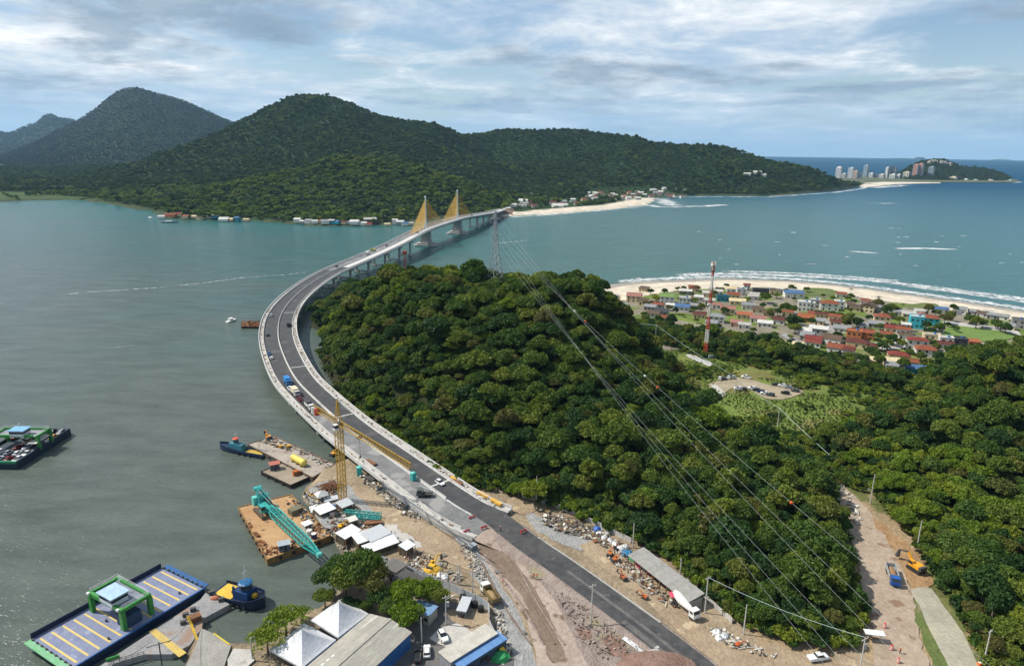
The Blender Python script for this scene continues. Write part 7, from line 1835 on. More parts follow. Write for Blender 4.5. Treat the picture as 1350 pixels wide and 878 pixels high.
block('house', 'low grey roofed house beside the zinc fence', (521, 759), 5, 4.5, 3.3, -.6, paint('a8a296', .8), paint('6a6764', .8), 'house')
block('shed', 'narrow zinc shed leaning beside the zinc fence', (612, 806), 2.2, 5.5, 2.2, -.2, paint('7c868c', .6), ZINC, 'shed')
t = thing('container', 'grey skip container beside the end of the bridge wall', 'container', on_ground(623, 724), .8); MB().box((0, 0, .8), (2.4, 1.8, 1.5)).build('box', paint('70757a', .6), t); MB().box((0, 0, 1.6), (2.5, 1.9, .12)).build('rim', paint('9aa0a4', .6), t)
for k, px in enumerate(((610, 791), (618, 796), (626, 800), (634, 806))):
    t = thing('water_tank', 'black plastic water tank behind the zinc fence', 'tank', on_ground(*px), 0, 'black water tanks'); MB().cyl((0, 0, 0), .95, 1.6, 12, .8).build('tank', paint('1b1d1f', .5), t); MB().cyl((0, 0, 1.6), .4, .15, 10).build('lid', paint('2b2d2f', .5), t)
rank_labels([(o, o['label'], to_px(*o.location)[0]) for o in COL.objects if o.name.startswith('water_tank')])
t = thing('bus_shelter', 'white flat roofed bus shelter at the dirt roadside', 'shelter', P(1151, 845, FLAT), -.15); MB().box((0, 0, 2.5), (4.6, 2.0, .18)).build('roof', WHITE_SHEET, t)
for x in (-2, 2): MB().box((x, .7, 1.25), (.14, .14, 2.5)).build('post', GALV, t)
MB().box((0, .8, .5), (3.6, .4, .1)).build('bench', TIMBER, t)

# ------------------------------------------------------------------ poles, pylon, mast and lines
POLE = mat('pole_concrete', (0.42, 0.40, 0.37), (0.52, 0.50, 0.47), scale=1.0, rough=.85)
POLES = {}
def pole(key, base, top, label, arm=1.6, lamp=False, transformer=False, m=POLE, z=FLAT):
    p = P(base[0], base[1], z); p.z = ground_z(p.x, p.y); h = max(5.0, R(top[0], top[1], p.y).z - p.z)
    t = thing('utility_pole', label, 'pole', p, .5)
    MB().tube([(0, 0, -.5), (0, 0, h)], [.20, .12], 8).build('shaft', m, t)
    if arm: 
        MB().box((0, 0, h - .5), (arm, .12, .14)).build('crossarm', m, t)
        for x in (-arm*.45, 0, arm*.45): MB().cyl((x, 0, h - .42), .07, .3, 6).build('insulator', paint('d8d4cc', .4), t)
    if lamp: MB().bar((0, 0, h - 1.2), (1.6, 0, h - .7), .1).build('lamp_arm', GALV, t); MB().box((1.9, 0, h - .68), (.7, .3, .15)).build('lamp', paint('dcdcd6', .4), t)
    if transformer: MB().cyl((.5, 0, h - 3.2), .4, 1.2, 10).build('transformer', paint('9aa0a0', .5), t)
    POLES[key] = Vector((p.x, p.y, p.z + h - .15)); return t
pole('road', (779, 823), (780, 770), 'tall utility pole standing alone on the gravel beside the road', 2.0)
pole('y1', (581, 784), (581, 741), 'dark utility pole by the zinc fence, left of three', 1.2)
pole('y2', (623, 784), (623, 744), 'tall utility pole above the parked dump truck', 0)
pole('y3', (588, 824), (588, 785), 'utility pole with lamp above the concrete yard', 1.8, True, True)
pole('y4', (556, 848), (556, 814), 'short pole beside the blue warehouse wall', 0)
pole('y5', (603, 770), (603, 745), 'slim bare pole in the yard, left of a pair', 0); pole('y6', (606, 771), (606, 743), 'slim bare pole in the yard, right of a pair', 0)
pole('s1', (834, 722), (834, 690), 'bare pole at the left end of the long shed', 0); pole('s2', (896, 762), (896, 736), 'bare pole behind the long shed roof', 0)
pole('s3', (929, 808), (931, 760), 'tall pale pole at the right end of the long shed', 1.8); pole('s4', (980, 836), (980, 797), 'slim pole at the forest foot right of shed', 0)
pole('d1', (1147, 664), (1152, 625), 'leaning pole at the top of the dirt road', 0); pole('d2', (1208, 726), (1210, 686), 'slim pole behind the excavator', 0)
pole('d3', (1296, 876), (1300, 830), 'guyed pole with orange base at the right bottom edge', 1.4); pole('d4', (1134, 880), (1134, 840), 'pole with transformer where the power lines cross bottom road', 2.4, False, True)
pole('c1', (864, 448), (865, 428), 'pole in the trees before the village', 1.4); pole('c2', (969, 518), (969, 497), 'pole beside the parked cars in the clearing', 1.4); pole('c3', (1025, 562), (1026, 538), 'pole at the lower edge of the clearing', 1.4)
pole('w1', (216, 893), (211, 846), 'dark utility pole with long crossarm on the ferry dock approach', 5.0, m=STEEL_D); pole('w2', (333, 870), (331, 840), 'slim pole on the shore beside the landing ramp', 0)
pole('b1', (707, 664), (711, 628), 'slim pole at the forest foot above the rubble', 0)
t = MB(); v = P(1291, 877, FLAT); t.cyl((0, 0, 0), .6, .9, 10, .45); tt_ = thing('traffic_drum', 'orange drum at the foot of guyed pole at right', 'traffic drum', Vector((v.x, v.y, ground_z(v.x, v.y)))); t.build('barrel', paint('e0661c', .6), tt_); MB().cyl((0, 0, .9), .4, .1, 10).build('lid', paint('e8e4dc', .6), tt_)
WIRE = mat('aluminium_wire', (0.40, 0.42, 0.42), (0.34, 0.36, 0.36), scale=1, rough=.35, metal=.3)
CABLE = mat('pale_cable', (0.42, 0.52, 0.50), (0.36, 0.46, 0.45), scale=1, rough=.5)
def wire(name, a, b, sag, r, label, m, group=None, n=26, parent=None):
    a, b = Vector(a), Vector(b); mb = MB(); pts = []
    for i in range(n + 1):
        t = i/n; q = a.lerp(b, t); q.z -= sag*4*t*(1 - t); pts.append(q - a)
    mb.tube(pts, r, 5); o = mb.build(name, m); o.location = a; tag(o, label, 'cable', group); return o
wire('overhead_cable', POLES['c1'], POLES['c2'], 1.2, .06, 'pale overhead cable between the two clearing poles', CABLE)
wire('overhead_cable', POLES['c2'], POLES['c3'], 1.0, .06, 'pale overhead cable below the parked cars', CABLE)
e1 = R(1252, 730, 186)
wire('overhead_cable', POLES['c3'], e1, 1.5, .08, 'pale thick cable slanting across forest to the excavator', CABLE)
wire('overhead_cable', POLES['s3'], POLES['d4'] + Vector((0, 0, .2)), 1.2, .06, 'pale cable from the shed pole along the forest edge', CABLE)
wire('overhead_cable', POLES['c1'], R(828, 424, 440), .6, .09, 'pale cable running left from the village pole', CABLE)
wire('overhead_cable', POLES['w1'] + Vector((2, 0, 0)), P(262, 800, 6), 1.0, .05, 'dark cable from the dock pole to the dock gear', STEEL_D)
wire('overhead_cable', POLES['w1'] + Vector((-2, 0, 0)), R(60, 920, 128), 1.0, .05, 'dark cable leaving the dock pole to the left', STEEL_D)
def transmission_pylon():
    q = R(653, 357, 344); gz = ground_z(q.x, q.y); top = R(653, 279, 344).z; H_ = top - gz
    t = thing('transmission_pylon', 'slim grey lattice transmission pylon on the headland crest', 'pylon', Vector((q.x, q.y, gz)), .6)
    RED = paint('a8503c', .6)
    def seg(z0, z1, w0, w1, n, name, m):
        mb = MB()
        for i in range(n):
            a, b = i/n, (i + 1)/n; za, zb = z0 + (z1 - z0)*a, z0 + (z1 - z0)*b; wa, wb = w0 + (w1 - w0)*a, w0 + (w1 - w0)*b
            ca = [(-wa, -wa), (wa, -wa), (wa, wa), (-wa, wa)]; cb = [(-wb, -wb), (wb, -wb), (wb, wb), (-wb, wb)]
            for k in range(4):
                mb.bar((*ca[k], za), (*cb[k], zb), .26); mb.bar((*ca[k], za), (*cb[(k + 1) % 4], zb), .13); mb.bar((*cb[k], zb), (*cb[(k + 1) % 4], zb), .13)
        mb.build(name, m, t)
    seg(0, H_*.55, 4.0, 1.2, 7, 'lower_body', GALV); seg(H_*.55, H_, 1.2, .35, 8, 'upper_body', GALV)
    ends = []
    for k, (f, w) in enumerate(((.70, 3.6), (.81, 3.3), (.91, 3.0))):
        mb = MB(); z = H_*f
        for s in (-1, 1):
            for y in (-.5, .5): mb.bar((0, y, z), (s*w, 0, z + .3), .14); mb.bar((0, y, z + 1.2), (s*w, 0, z + .3), .14)
            c, sn = math.cos(.6), math.sin(.6); ends.append(Vector((q.x + s*w*c, q.y + s*w*sn, gz + z - .6)))
            mb.bar((s*w, 0, z + .3), (s*w, 0, z - .7), .16)
        mb.build('crossarm', GALV, t)
    return ends
ends = transmission_pylon()
tgt = [(1340, 905), (1262, 905), (1222, 905), (1182, 912), (1146, 912), (1122, 918)]
order = [1, 3, 5, 0, 2, 4]
for k, (i, px) in enumerate(zip(order, tgt)):
    e = R(px[0], px[1], 112 + 3*(k % 2))
    w = wire('power_line', ends[i], e, 4.5, .022, 'white high-voltage conductor crossing the forest, ' + ['topmost', 'second from top', 'third from top', 'fourth from top', 'fifth from top', 'lowest'][k] + ' of six', WIRE, 'high-voltage conductors', 40)
    if k == 0:
        for j, (tx, c, lb) in enumerate(((.30, 'c8c4bc', 'pale'), (.335, 'cf4a22', 'red'), (.53, 'd0461f', 'red'), (.77, 'dd5a1c', 'orange'), (.50, 'd8d6d0', 'pale'))):
            v = ends[i].lerp(e, tx); v.z -= 4.5*4*tx*(1 - tx); t = thing('marker_ball', lb + ' aircraft warning ball on the topmost power line, ' + ['first', 'second', 'fourth', 'fifth', 'third'][j] + ' from pylon', 'marker ball', v)
            mb = MB(); mb.dome((0, 0, 0), .45, .45, .45, 10, 4); mb.build('upper_half', paint(c, .5), t); mb = MB(); mb.dome((0, 0, 0), .45, .45, -.45, 10, 4); mb.build('lower_half', paint(c, .5), t)
def telecom_mast():
    p = P(930, 469, FLAT); H_ = R(936, 346, p.y).z - FLAT
    t = thing('telecom_mast', 'tall red and white lattice telecom mast before the village', 'mast', Vector((p.x, p.y, FLAT)), .4); n = 7
    for k in range(n):
        z0, z1 = H_*k/n, H_*(k + 1)/n; m = [paint('b1492f', .6), paint('d6d4ce', .6)][k % 2]; mb = MB()
        for i in range(4):
            za, zb = z0 + (z1 - z0)*i/4, z0 + (z1 - z0)*(i + 1)/4; wa, wb = 1.25 - .75*za/H_, 1.25 - .75*zb/H_
            ca = [(wa*math.cos(2.094*j), wa*math.sin(2.094*j)) for j in range(3)]; cb = [(wb*math.cos(2.094*j), wb*math.sin(2.094*j)) for j in range(3)]
            for j in range(3):
                mb.bar((*ca[j], za), (*cb[j], zb), .30); mb.bar((*ca[j], za), (*cb[(j + 1) % 3], zb), .17); mb.bar((*cb[j], zb), (*cb[(j + 1) % 3], zb), .17)
        mb.build('lattice_section', m, t)
    for lvl, n_ in ((H_ - .8, 6), (H_ - 3.5, 5), (H_*.72, 3)):
        for j in range(n_):
            a = 6.28*j/n_; MB().box((1.2*math.cos(a), 1.2*math.sin(a), lvl), (.35, .5, 2.2), a).build('antenna', paint('d8cfc6', .5), t)
    for lvl, a in ((H_ - 5, .5), (H_*.55, 2.0), (H_ - 1.2, 3.3)):
        MB().tube([(1.0*math.cos(a), 1.0*math.sin(a), lvl), (1.5*math.cos(a), 1.5*math.sin(a), lvl)], .8, 12).build('dish', paint('e2ded6', .5), t)
    MB().cyl((0, 0, H_ - 4.4), 1.5, .12, 10).build('platform', paint('8a6a5a', .6), t)
    t2 = thing('equipment_cabinet', 'grey equipment cabinets at the telecom mast base', 'cabinet', P(938, 472, FLAT), .3)
    for x in (-1.4, 0, 1.4): MB().box((x, 0, .9), (1.1, .9, 1.8)).build('cabinet', paint('8fa0ae', .5), t2)
telecom_mast()
q = R(534, 352, 560); t = thing('marker_mast', 'red lattice marker mast in the water behind the headland', 'mast', Vector((q.x, q.y, 0))); hz = R(534, 331, 560).z
lattice(t, 'lattice_body', (0, 0, -1), (0, .01, hz), 1.8, 1.2, 1.8, 1.2, 8, paint('b0533c', .6), .3, .18, False); MB().box((0, 0, hz - 1), (3.2, 3.2, 2.2)).build('top_cage', paint('a8482f', .6), t)
# ------------------------------------------------------------------ village by the beach
RC = {'terracotta': ('84472f', 'terracotta'), 'red': ('7a3328', 'red'), 'darkred': ('5c2c24', 'dark red'), 'brown': ('5d4a3c', 'brown'), 'grey': ('86888a', 'grey'), 'pale': ('aeaca5', 'pale'), 'white': ('c6c5bf', 'white'), 'green': ('6f8a4e', 'green'), 'blue': ('44668f', 'blue'), 'orange': ('9c5a38', 'orange'), 'dark': ('3a3c3f', 'dark'), 'cream': ('cdbd96', 'cream'), 'rose': ('9a6a60', 'rose')}
WC = {'white': 'd9d7d0', 'cream': 'd2c09a', 'grey': '9a9a98', 'turquoise': '3fb3c0', 'orange': 'c07a4a', 'teal': '2a8296', 'dark': '4a4b4d', 'pink': 'c9a094', 'yellow': 'd0aa5a'}
ROOFM = {}
def roof_mat(k):
    if k not in ROOFM:
        c = lin(RC[k][0]); ROOFM[k] = mat('roof_' + k, c, tuple(x*.7 for x in c), scale=.5, rough=.85, spots=(.6, .63, tuple(min(1, x*.55 + .05) for x in c)))
    return ROOFM[k]
HOUSE_ITEMS = []
def house(loc, rz, w, d, h, typ, roof, wall, where, group, windows=True, items=HOUSE_ITEMS, sc=1.0, base_name='house'):
    t = thing(base_name, None, 'house', loc, rz, group)
    wm = paint(WC[wall], .8, 0, .85, .4)
    MB().box((0, 0, h/2 - .4), (w, d, h + .8)).build('wall', wm, t)
    r = MB(); hw, hd = w/2 + .45, d/2 + .45; rh = min(w, d)*.26
    if typ == 'g':
        if w >= d: r.add([(-hw, -hd, h), (hw, -hd, h), (hw, hd, h), (-hw, hd, h), (-hw, 0, h + rh), (hw, 0, h + rh)], [(0, 1, 5, 4), (2, 3, 4, 5), (1, 2, 5), (3, 0, 4), (3, 2, 1, 0)])
        else: r.add([(-hw, -hd, h), (hw, -hd, h), (hw, hd, h), (-hw, hd, h), (0, -hd, h + rh), (0, hd, h + rh)], [(1, 2, 5, 4), (3, 0, 4, 5), (0, 1, 4), (2, 3, 5), (3, 2, 1, 0)])
    elif typ == 'h':
        k = abs(w - d)/2
        a, b = ((-k, 0), (k, 0)) if w >= d else ((0, -k), (0, k))
        if k < .3: a, b = (-.15, 0), (.15, 0)
        V = [(-hw, -hd, h), (hw, -hd, h), (hw, hd, h), (-hw, hd, h), (*a, h + rh), (*b, h + rh)]
        r.add(V, ([(0, 1, 5, 4), (2, 3, 4, 5), (1, 2, 5), (3, 0, 4)] if w >= d or k < .3 else [(1, 2, 5, 4), (3, 0, 4, 5), (0, 1, 4), (2, 3, 5)]) + [(3, 2, 1, 0)])
    elif typ == 's':
        r.add([(-hw, -hd, h - .1), (hw, -hd, h - .1), (hw, hd, h + .9), (-hw, hd, h + .9), (-hw, -hd, h + .05), (hw, -hd, h + .05), (hw, hd, h + 1.05), (-hw, hd, h + 1.05)], [(3, 2, 1, 0), (4, 5, 6, 7), (0, 1, 5, 4), (1, 2, 6, 5), (2, 3, 7, 6), (3, 0, 4, 7)])
    else:
        r.box((0, 0, h + .12), (w + .2, d + .2, .24))
    ro = r.build('roof', roof_mat(roof), t)
    if typ in 'gh' and windows:
        q = MB(); (q.bar((-hw, 0, h + rh + .05), (hw, 0, h + rh + .05), .25, .14) if w >= d and typ == 'g' else q.box((0, 0, h + rh*.9), (.5, .5, .5))); q.build('ridge', roof_mat(roof), ro)
    if typ == 'f':
        q = MB()
        for a, b in (((-w/2, -d/2), (w/2, -d/2)), ((w/2, -d/2), (w/2, d/2)), ((w/2, d/2), (-w/2, d/2)), ((-w/2, d/2), (-w/2, -d/2))): q.bar((*a, h + .5), (*b, h + .5), .2, .7)
        q.build('parapet', wm, t)
        MB().cyl((w*.2, d*.15, h + .24), .7, 1.1, 10).build('roof_tank', paint('2f6fae', .5), t)
    if windows:
        fl = 1 if h < 4.5 else 2
        for f in range(fl):
            z = (h/fl)*(f + .52)
            for k in range(2 if w < 8 else 3):
                x = -w/2 + w*(k + .5)/(2 if w < 8 else 3)
                if not (f == 0 and k == 0): MB().box((x, -d/2 - .02, z), (1.3, .1, 1.2)).build('window', GLASS, t)
            MB().box((-w/2 - .02, 0, z), (.1, 1.2, 1.1)).build('window', GLASS, t)
            MB().box((w/2 + .02, -d*.1, z), (.1, 1.2, 1.1)).build('window', GLASS, t)
        MB().box((-w/2 + w*.17, -d/2 - .03, 1.05), (1.0, .1, 2.1)).build('door', paint('5a4030', .7), t)
    x = to_px(t.location.x, t.location.y, t.location.z + h)[0]
    tn = {'g': 'gabled', 'h': 'hipped', 's': 'lean-to', 'f': 'flat'}[typ]
    items.append((t, '%s %s-roofed house with %s walls %s' % (RC[roof][1], tn, wall, where), x))
    return t
V1, V2 = (800, 340, 4.821), (1040, 360, 4.355)
rows = []
for x, y, w, d, ro, typ, rf, wl, h in [
    (175, 245, 13, 9, -20, 'g', 'rose', 'cream', 5), (385, 250, 13, 10, -15, 'g', 'green', 'white', 5.5), (495, 262, 10, 8, -15, 'f', 'pale', 'white', 5.5), (500, 212, 12, 6, -15, 'g', 'white', 'grey', 3.2), (90, 300, 9, 7, -25, 's', 'grey', 'grey', 3), (110, 330, 8, 6, -25, 'g', 'darkred', 'cream', 3), (60, 252, 7, 5, -20, 'f', 'cream', 'cream', 3), (235, 272, 8, 6, -20, 'g', 'brown', 'cream', 4), (275, 312, 10, 6, -25, 's', 'grey', 'grey', 3), (345, 340, 12, 7, -25, 's', 'dark', 'grey', 3), (480, 312, 12, 8, -20, 's', 'blue', 'white', 3.5), (585, 250, 8, 6, -15, 'g', 'white', 'white', 3.5), (738, 250, 11, 6, -12, 'f', 'dark', 'teal', 4), (640, 225, 9, 7, -12, 's', 'pale', 'cream', 3), (700, 215, 11, 6, -12, 's', 'pale', 'white', 3), (805, 235, 11, 7, -12, 'g', 'terracotta', 'cream', 3.5), (800, 198, 12, 7, -10, 'g', 'cream', 'white', 3.5), (855, 205, 9, 7, -10, 'f', 'grey', 'white', 5), (890, 178, 6, 5, -10, 'g', 'red', 'white', 5), (1000, 205, 22, 6, -8, 'f', 'dark', 'dark', 3.2), (1080, 212, 14, 6, -8, 'f', 'dark', 'cream', 3), (1188, 225, 18, 10, -8, 's', 'blue', 'white', 4), (1255, 290, 10, 9, -20, 'f', 'white', 'white', 6.5), (1322, 275, 9, 8, -20, 'f', 'white', 'grey', 6), (830, 275, 14, 8, -15, 'g', 'cream', 'cream', 3), (900, 300, 11, 8, -18, 'g', 'grey', 'white', 3.5), (960, 325, 9, 7, -20, 'g', 'brown', 'cream', 3), (770, 325, 12, 8, -18, 'g', 'rose', 'cream', 4), (700, 375, 12, 9, -20, 'h', 'grey', 'white', 4.5), (590, 360, 10, 7, -20, 'g', 'darkred', 'cream', 3), (875, 362, 12, 7, -20, 's', 'orange', 'cream', 3), (960, 385, 12, 8, -22, 'g', 'rose', 'white', 3), (1095, 395, 9, 7, -25, 'g', 'darkred', 'white', 3.5), (1005, 415, 11, 6, -22, 's', 'white', 'white', 3), (875, 425, 9, 6, -20, 'g', 'pale', 'white', 3), (825, 412, 9, 6, -20, 's', 'rose', 'pink', 3), (1265, 372, 12, 7, -22, 'g', 'orange', 'cream', 3), (1315, 355, 9, 6, -22, 'g', 'terracotta', 'orange', 3), (1255, 462, 10, 7, -22, 's', 'white', 'white', 3), (1312, 515, 11, 8, -25, 'g', 'red', 'cream', 3), (1265, 495, 8, 6, -25, 's', 'grey', 'grey', 3), (1215, 555, 7, 5, -25, 's', 'cream', 'white', 3), (655, 270, 9, 6, -15, 'g', 'pale', 'white', 3), (560, 305, 8, 6, -18, 's', 'grey', 'grey', 3), (1030, 350, 9, 6, -20, 'g', 'brown', 'cream', 3), (930, 245, 9, 7, -12, 'g', 'pale', 'white', 3.2), (405, 300, 7, 5, -20, 'g', 'white', 'white', 3), (700, 300, 7, 6, -18, 'g', 'rose', 'white', 3)]:
    rows.append((V1[0] + x/V1[2], V1[1] + y/V1[2], w, d, ro, typ, rf, wl, h))
for x, y, w, d, ro, typ, rf, wl, h in [
    (232, 178, 15, 9, -18, 'h', 'terracotta', 'white', 5.5), (290, 170, 8, 8, -18, 'f', 'white', 'white', 5.5), (118, 180, 11, 9, -20, 'f', 'pale', 'white', 6), (105, 258, 12, 7, -22, 'g', 'orange', 'orange', 3.2), (190, 238, 13, 7, -22, 'g', 'darkred', 'cream', 3.2), (455, 190, 11, 12, -35, 'g', 'brown', 'cream', 5), (535, 255, 12, 8, -22, 'h', 'terracotta', 'cream', 5.5), (498, 292, 11, 7, -25, 's', 'grey', 'grey', 3), (605, 318, 13, 8, -25, 'g', 'red', 'cream', 3.5), (655, 325, 12, 8, -25, 'g', 'terracotta', 'white', 3.5), (672, 300, 6, 5, -25, 'g', 'white', 'white', 5), (735, 262, 10, 9, -22, 'f', 'white', 'turquoise', 8), (690, 240, 10, 7, -22, 's', 'pale', 'cream', 6), (810, 262, 13, 9, -20, 'h', 'terracotta', 'turquoise', 5), (170, 322, 13, 7, -28, 's', 'white', 'grey', 4), (110, 355, 10, 7, -28, 's', 'grey', 'grey', 3), (250, 378, 13, 10, -40, 'g', 'brown', 'white', 4), (305, 318, 12, 8, -28, 's', 'grey', 'white', 3), (375, 342, 10, 8, -25, 'f', 'orange', 'orange', 6), (450, 345, 9, 8, -25, 'g', 'terracotta', 'orange', 4.5), (392, 398, 14, 9, -30, 'h', 'darkred', 'cream', 4), (300, 432, 17, 9, -32, 'g', 'terracotta', 'white', 3.5), (345, 445, 9, 8, -32, 'g', 'darkred', 'white', 3.5), (140, 398, 10, 7, -28, 'g', 'red', 'white', 3), (738, 392, 14, 7, -20, 'h', 'red', 'white', 6), (820, 362, 11, 7, -18, 'f', 'pale', 'cream', 5.5), (902, 380, 9, 6, -18, 'f', 'white', 'white', 5.5), (980, 385, 9, 8, -18, 'f', 'dark', 'dark', 5), (785, 440, 13, 9, -20, 'h', 'terracotta', 'white', 4.5), (630, 470, 13, 8, -22, 'h', 'red', 'cream', 3.2), (590, 505, 11, 5, -10, 's', 'cream', 'cream', 3), (600, 532, 9, 6, -22, 's', 'grey', 'white', 3), (735, 550, 13, 6, -22, 's', 'blue', 'teal', 3), (895, 408, 11, 6, -20, 'g', 'darkred', 'white', 3), (1062, 395, 7, 5, -15, 's', 'orange', 'orange', 3), (868, 208, 13, 5, -15, 's', 'blue', 'white', 3), (985, 210, 9, 7, -35, 'g', 'grey', 'white', 4), (1060, 222, 8, 6, -35, 'g', 'grey', 'grey', 3), (1110, 232, 8, 6, -35, 'g', 'brown', 'white', 3), (1170, 243, 8, 6, -35, 's', 'grey', 'grey', 3), (1228, 250, 9, 6, -35, 'g', 'grey', 'white', 3), (1318, 275, 9, 8, -30, 'f', 'dark', 'grey', 6), (640, 225, 9, 6, -22, 's', 'grey', 'white', 3), (560, 350, 8, 6, -25, 'g', 'terracotta', 'cream', 3), (480, 420, 8, 6, -28, 'g', 'darkred', 'cream', 3), (700, 510, 8, 6, -22, 'g', 'terracotta', 'cream', 3), (270, 280, 8, 6, -25, 'g', 'darkred', 'cream', 3), (380, 200, 9, 6, -25, 'g', 'brown', 'cream', 3), (420, 300, 8, 6, -25, 's', 'grey', 'white', 3), (470, 500, 8, 6, -25, 's', 'cream', 'cream', 3), (860, 320, 7, 5, -20, 'g', 'red', 'white', 3), (1145, 225, 7, 5, -35, 'g', 'pale', 'white', 3)]:
    rows.append((V2[0] + x/V2[2], V2[1] + y/V2[2], w, d, ro, typ, rf, wl, h))
HP = []
for px, py, w, d, ro, typ, rf, wl, h in rows:
    p = P(px, py, FLAT + h*.8); w, d = w*.86, d*.86
    if any((p.xy - q[0]).length < (max(w, d) + q[1])*.30 for q in HP): 
        w *= .8; d *= .8
    HP.append((p.xy, max(w, d)))
    house(Vector((p.x, p.y, ground_z(p.x, p.y))), math.radians(ro), w, d, h, typ, rf, wl, 'in beach village', 'houses of the beach village')
VILLAGE = [tuple(P(x, y, FLAT).xy) for x, y in [(812, 388), (850, 378), (930, 374), (1040, 380), (1120, 392), (1200, 408), (1290, 418), (1345, 430), (1335, 440), (1240, 445), (1225, 470), (1200, 490), (1150, 488), (1060, 462), (1000, 448), (900, 432), (815, 420)]]
rge = random.Random(9); extra = 0
for k in range(4000):
    if extra >= 24: break
    a = rge.randrange(len(VILLAGE)); q = Vector((rge.uniform(95, 400), rge.uniform(395, 600)))
    if float(poly_sd(VILLAGE, np.array([q.x]), np.array([q.y]))[0]) < 4: continue
    if min((q - h_[0]).length - h_[1]*.55 for h_ in HP) < 4.2: continue
    w, d = rge.uniform(5.5, 9), rge.uniform(4.5, 6.5); HP.append((q, max(w, d))); extra += 1
    house(Vector((q.x, q.y, ground_z(q.x, q.y))), math.radians(rge.uniform(-35, -10)), w, d, rge.uniform(2.8, 3.6), rge.choice('gggss'), rge.choice(['terracotta', 'brown', 'grey', 'darkred', 'pale', 'rose', 'grey']), rge.choice(['white', 'cream', 'grey']), 'in beach village', 'houses of the beach village')
rank_labels(HOUSE_ITEMS)
# trees standing among the houses
vt = []
for z_, lst in ((V1, [(280, 205, .7), (370, 200, .9), (450, 190, .6), (490, 188, .6), (570, 190, .7), (705, 195, .6), (730, 197, .5), (1005, 245, 1.1), (1140, 300, 1.3), (1180, 395, 1.2), (1040, 340, 1.0), (1090, 330, .9), (600, 310, .9), (650, 300, .7), (545, 225, .6), (1175, 190, .8), (290, 280, .6), (440, 330, .7), (1200, 440, .9), (1250, 400, .6), (330, 395, 1.), (240, 350, .8), (1290, 560, .9), (1240, 600, .9), (1330, 640, 1.)]),
                (V2, [(510, 165, 1.2), (560, 210, 1.2), (590, 195, 1.0), (340, 265, 1.3), (390, 275, 1.1), (630, 205, .7), (800, 205, 1.1), (945, 200, .9), (900, 250, 1.1), (870, 300, 1.1), (930, 240, 1.), (1080, 270, 1.2), (1040, 255, 1.0), (1120, 275, 1.0), (1220, 295, 1.1), (1190, 285, .9), (540, 410, .9), (590, 375, 1.0), (570, 400, .9), (510, 350, .9), (810, 400, .9), (470, 450, 1.0), (500, 470, .9), (850, 425, .8), (355, 130, .7), (340, 140, .6), (640, 265, .8), (655, 405, .7), (20, 260, 1.1), (50, 270, 1.0), (20, 200, 1.0), (130, 270, .9), (230, 470, .9), (420, 480, .9), (620, 380, .8), (820, 330, 1.0), (790, 300, .9), (520, 500, .9), (660, 520, 1.0), (760, 480, .9), (160, 460, 1.), (60, 420, .9), (1250, 310, 1.0), (700, 460, .8), (530, 300, .7), (260, 240, .7), (860, 470, 1.0), (930, 430, 1.0)])):
    for x, y, s in lst: vt.append((z_[0] + x/z_[2], z_[1] + y/z_[2], s))
tree_items = []
rgt = random.Random(31)
for px, py, s in vt:
    p = P(px, py, FLAT + 5*s); f = rgt.randrange(9)
    t = make_tree('garden_tree', Vector((p.x, p.y, ground_z(p.x, p.y) - 1.6*s)), f, s*.95, rgt.uniform(0, 6.28), None, 'garden trees of the beach village', zscale=.95)
    tree_items.append((t, ['rounded', 'tall', 'spreading'][f % 3] + ' green garden tree among the village houses', px))
rgv = random.Random(19); k = 0
for _ in range(3000):
    if k >= 70: break
    q = Vector((rgv.uniform(95, 400), rgv.uniform(395, 600)))
    if float(poly_sd(VILLAGE, np.array([q.x]), np.array([q.y]))[0]) < 2 or min((q - h_[0]).length - h_[1]*.5 for h_ in HP) < 1.2: continue
    s = rgv.uniform(.42, .85); f = rgv.randrange(12); k += 1
    t = make_tree('garden_tree', Vector((q.x, q.y, ground_z(q.x, q.y) - 1.6*s)), f, s, rgv.uniform(0, 6.28), None, 'garden trees of the beach village', zscale=.85)
    tree_items.append((t, ['rounded', 'tall', 'spreading'][f % 3] + (' yellow-green' if f > 8 else ' green') + ' garden tree among the village houses', to_px(q.x, q.y, FLAT)[0]))
rank_labels(tree_items)
# ------------------------------------------------------------------ parked cars in the clearing
items = []
for px, py, kind, c, r in ((949, 501, 'suv', 'dfe1e2', 1.2), (954.5, 500.5, 'hatch', '16181b', 1.2), (960.5, 499.5, 'sedan', 'dfe1e2', 1.2), (966.5, 499, 'suv', '8d9296', 1.2), (983.5, 499, 'pickup', 'dfe1e2', 2.6), (973, 514.5, 'suv', 'dfe1e2', 2.9), (979.5, 515, 'hatch', '16181b', 2.9), (991.5, 514, 'suv', 'dfe1e2', 2.7), (997.5, 516, 'sedan', '16181b', 2.7), (1003, 518, 'hatch', '1d2c4f', 2.7), (1008, 520.5, 'sedan', 'dfe1e2', 2.7), (1015.5, 522.5, 'suv', '4a4e52', 2.7), (1022.5, 509, 'sedan', '16181b', 2.7), (1031, 510.5, 'suv', 'dfe1e2', 2.7), (1039, 512.5, 'hatch', '8d9296', 2.7), (1035, 520, 'suv', '16181b', 2.7), (1048, 517, 'hatch', '4a4e52', 2.7), (1056, 430, 'hatch', 'dfe1e2', 1.0), (1060, 446, 'suv', '8d9296', 1.0)):
    p = P(px, py, FLAT); small_car(Vector((p.x, p.y, ground_z(p.x, p.y) + .4)), r, kind, c, 'parked in the clearing' if py > 460 else 'in a village street', 'cars parked in the clearing' if py > 460 else None, items)
rank_labels(items)

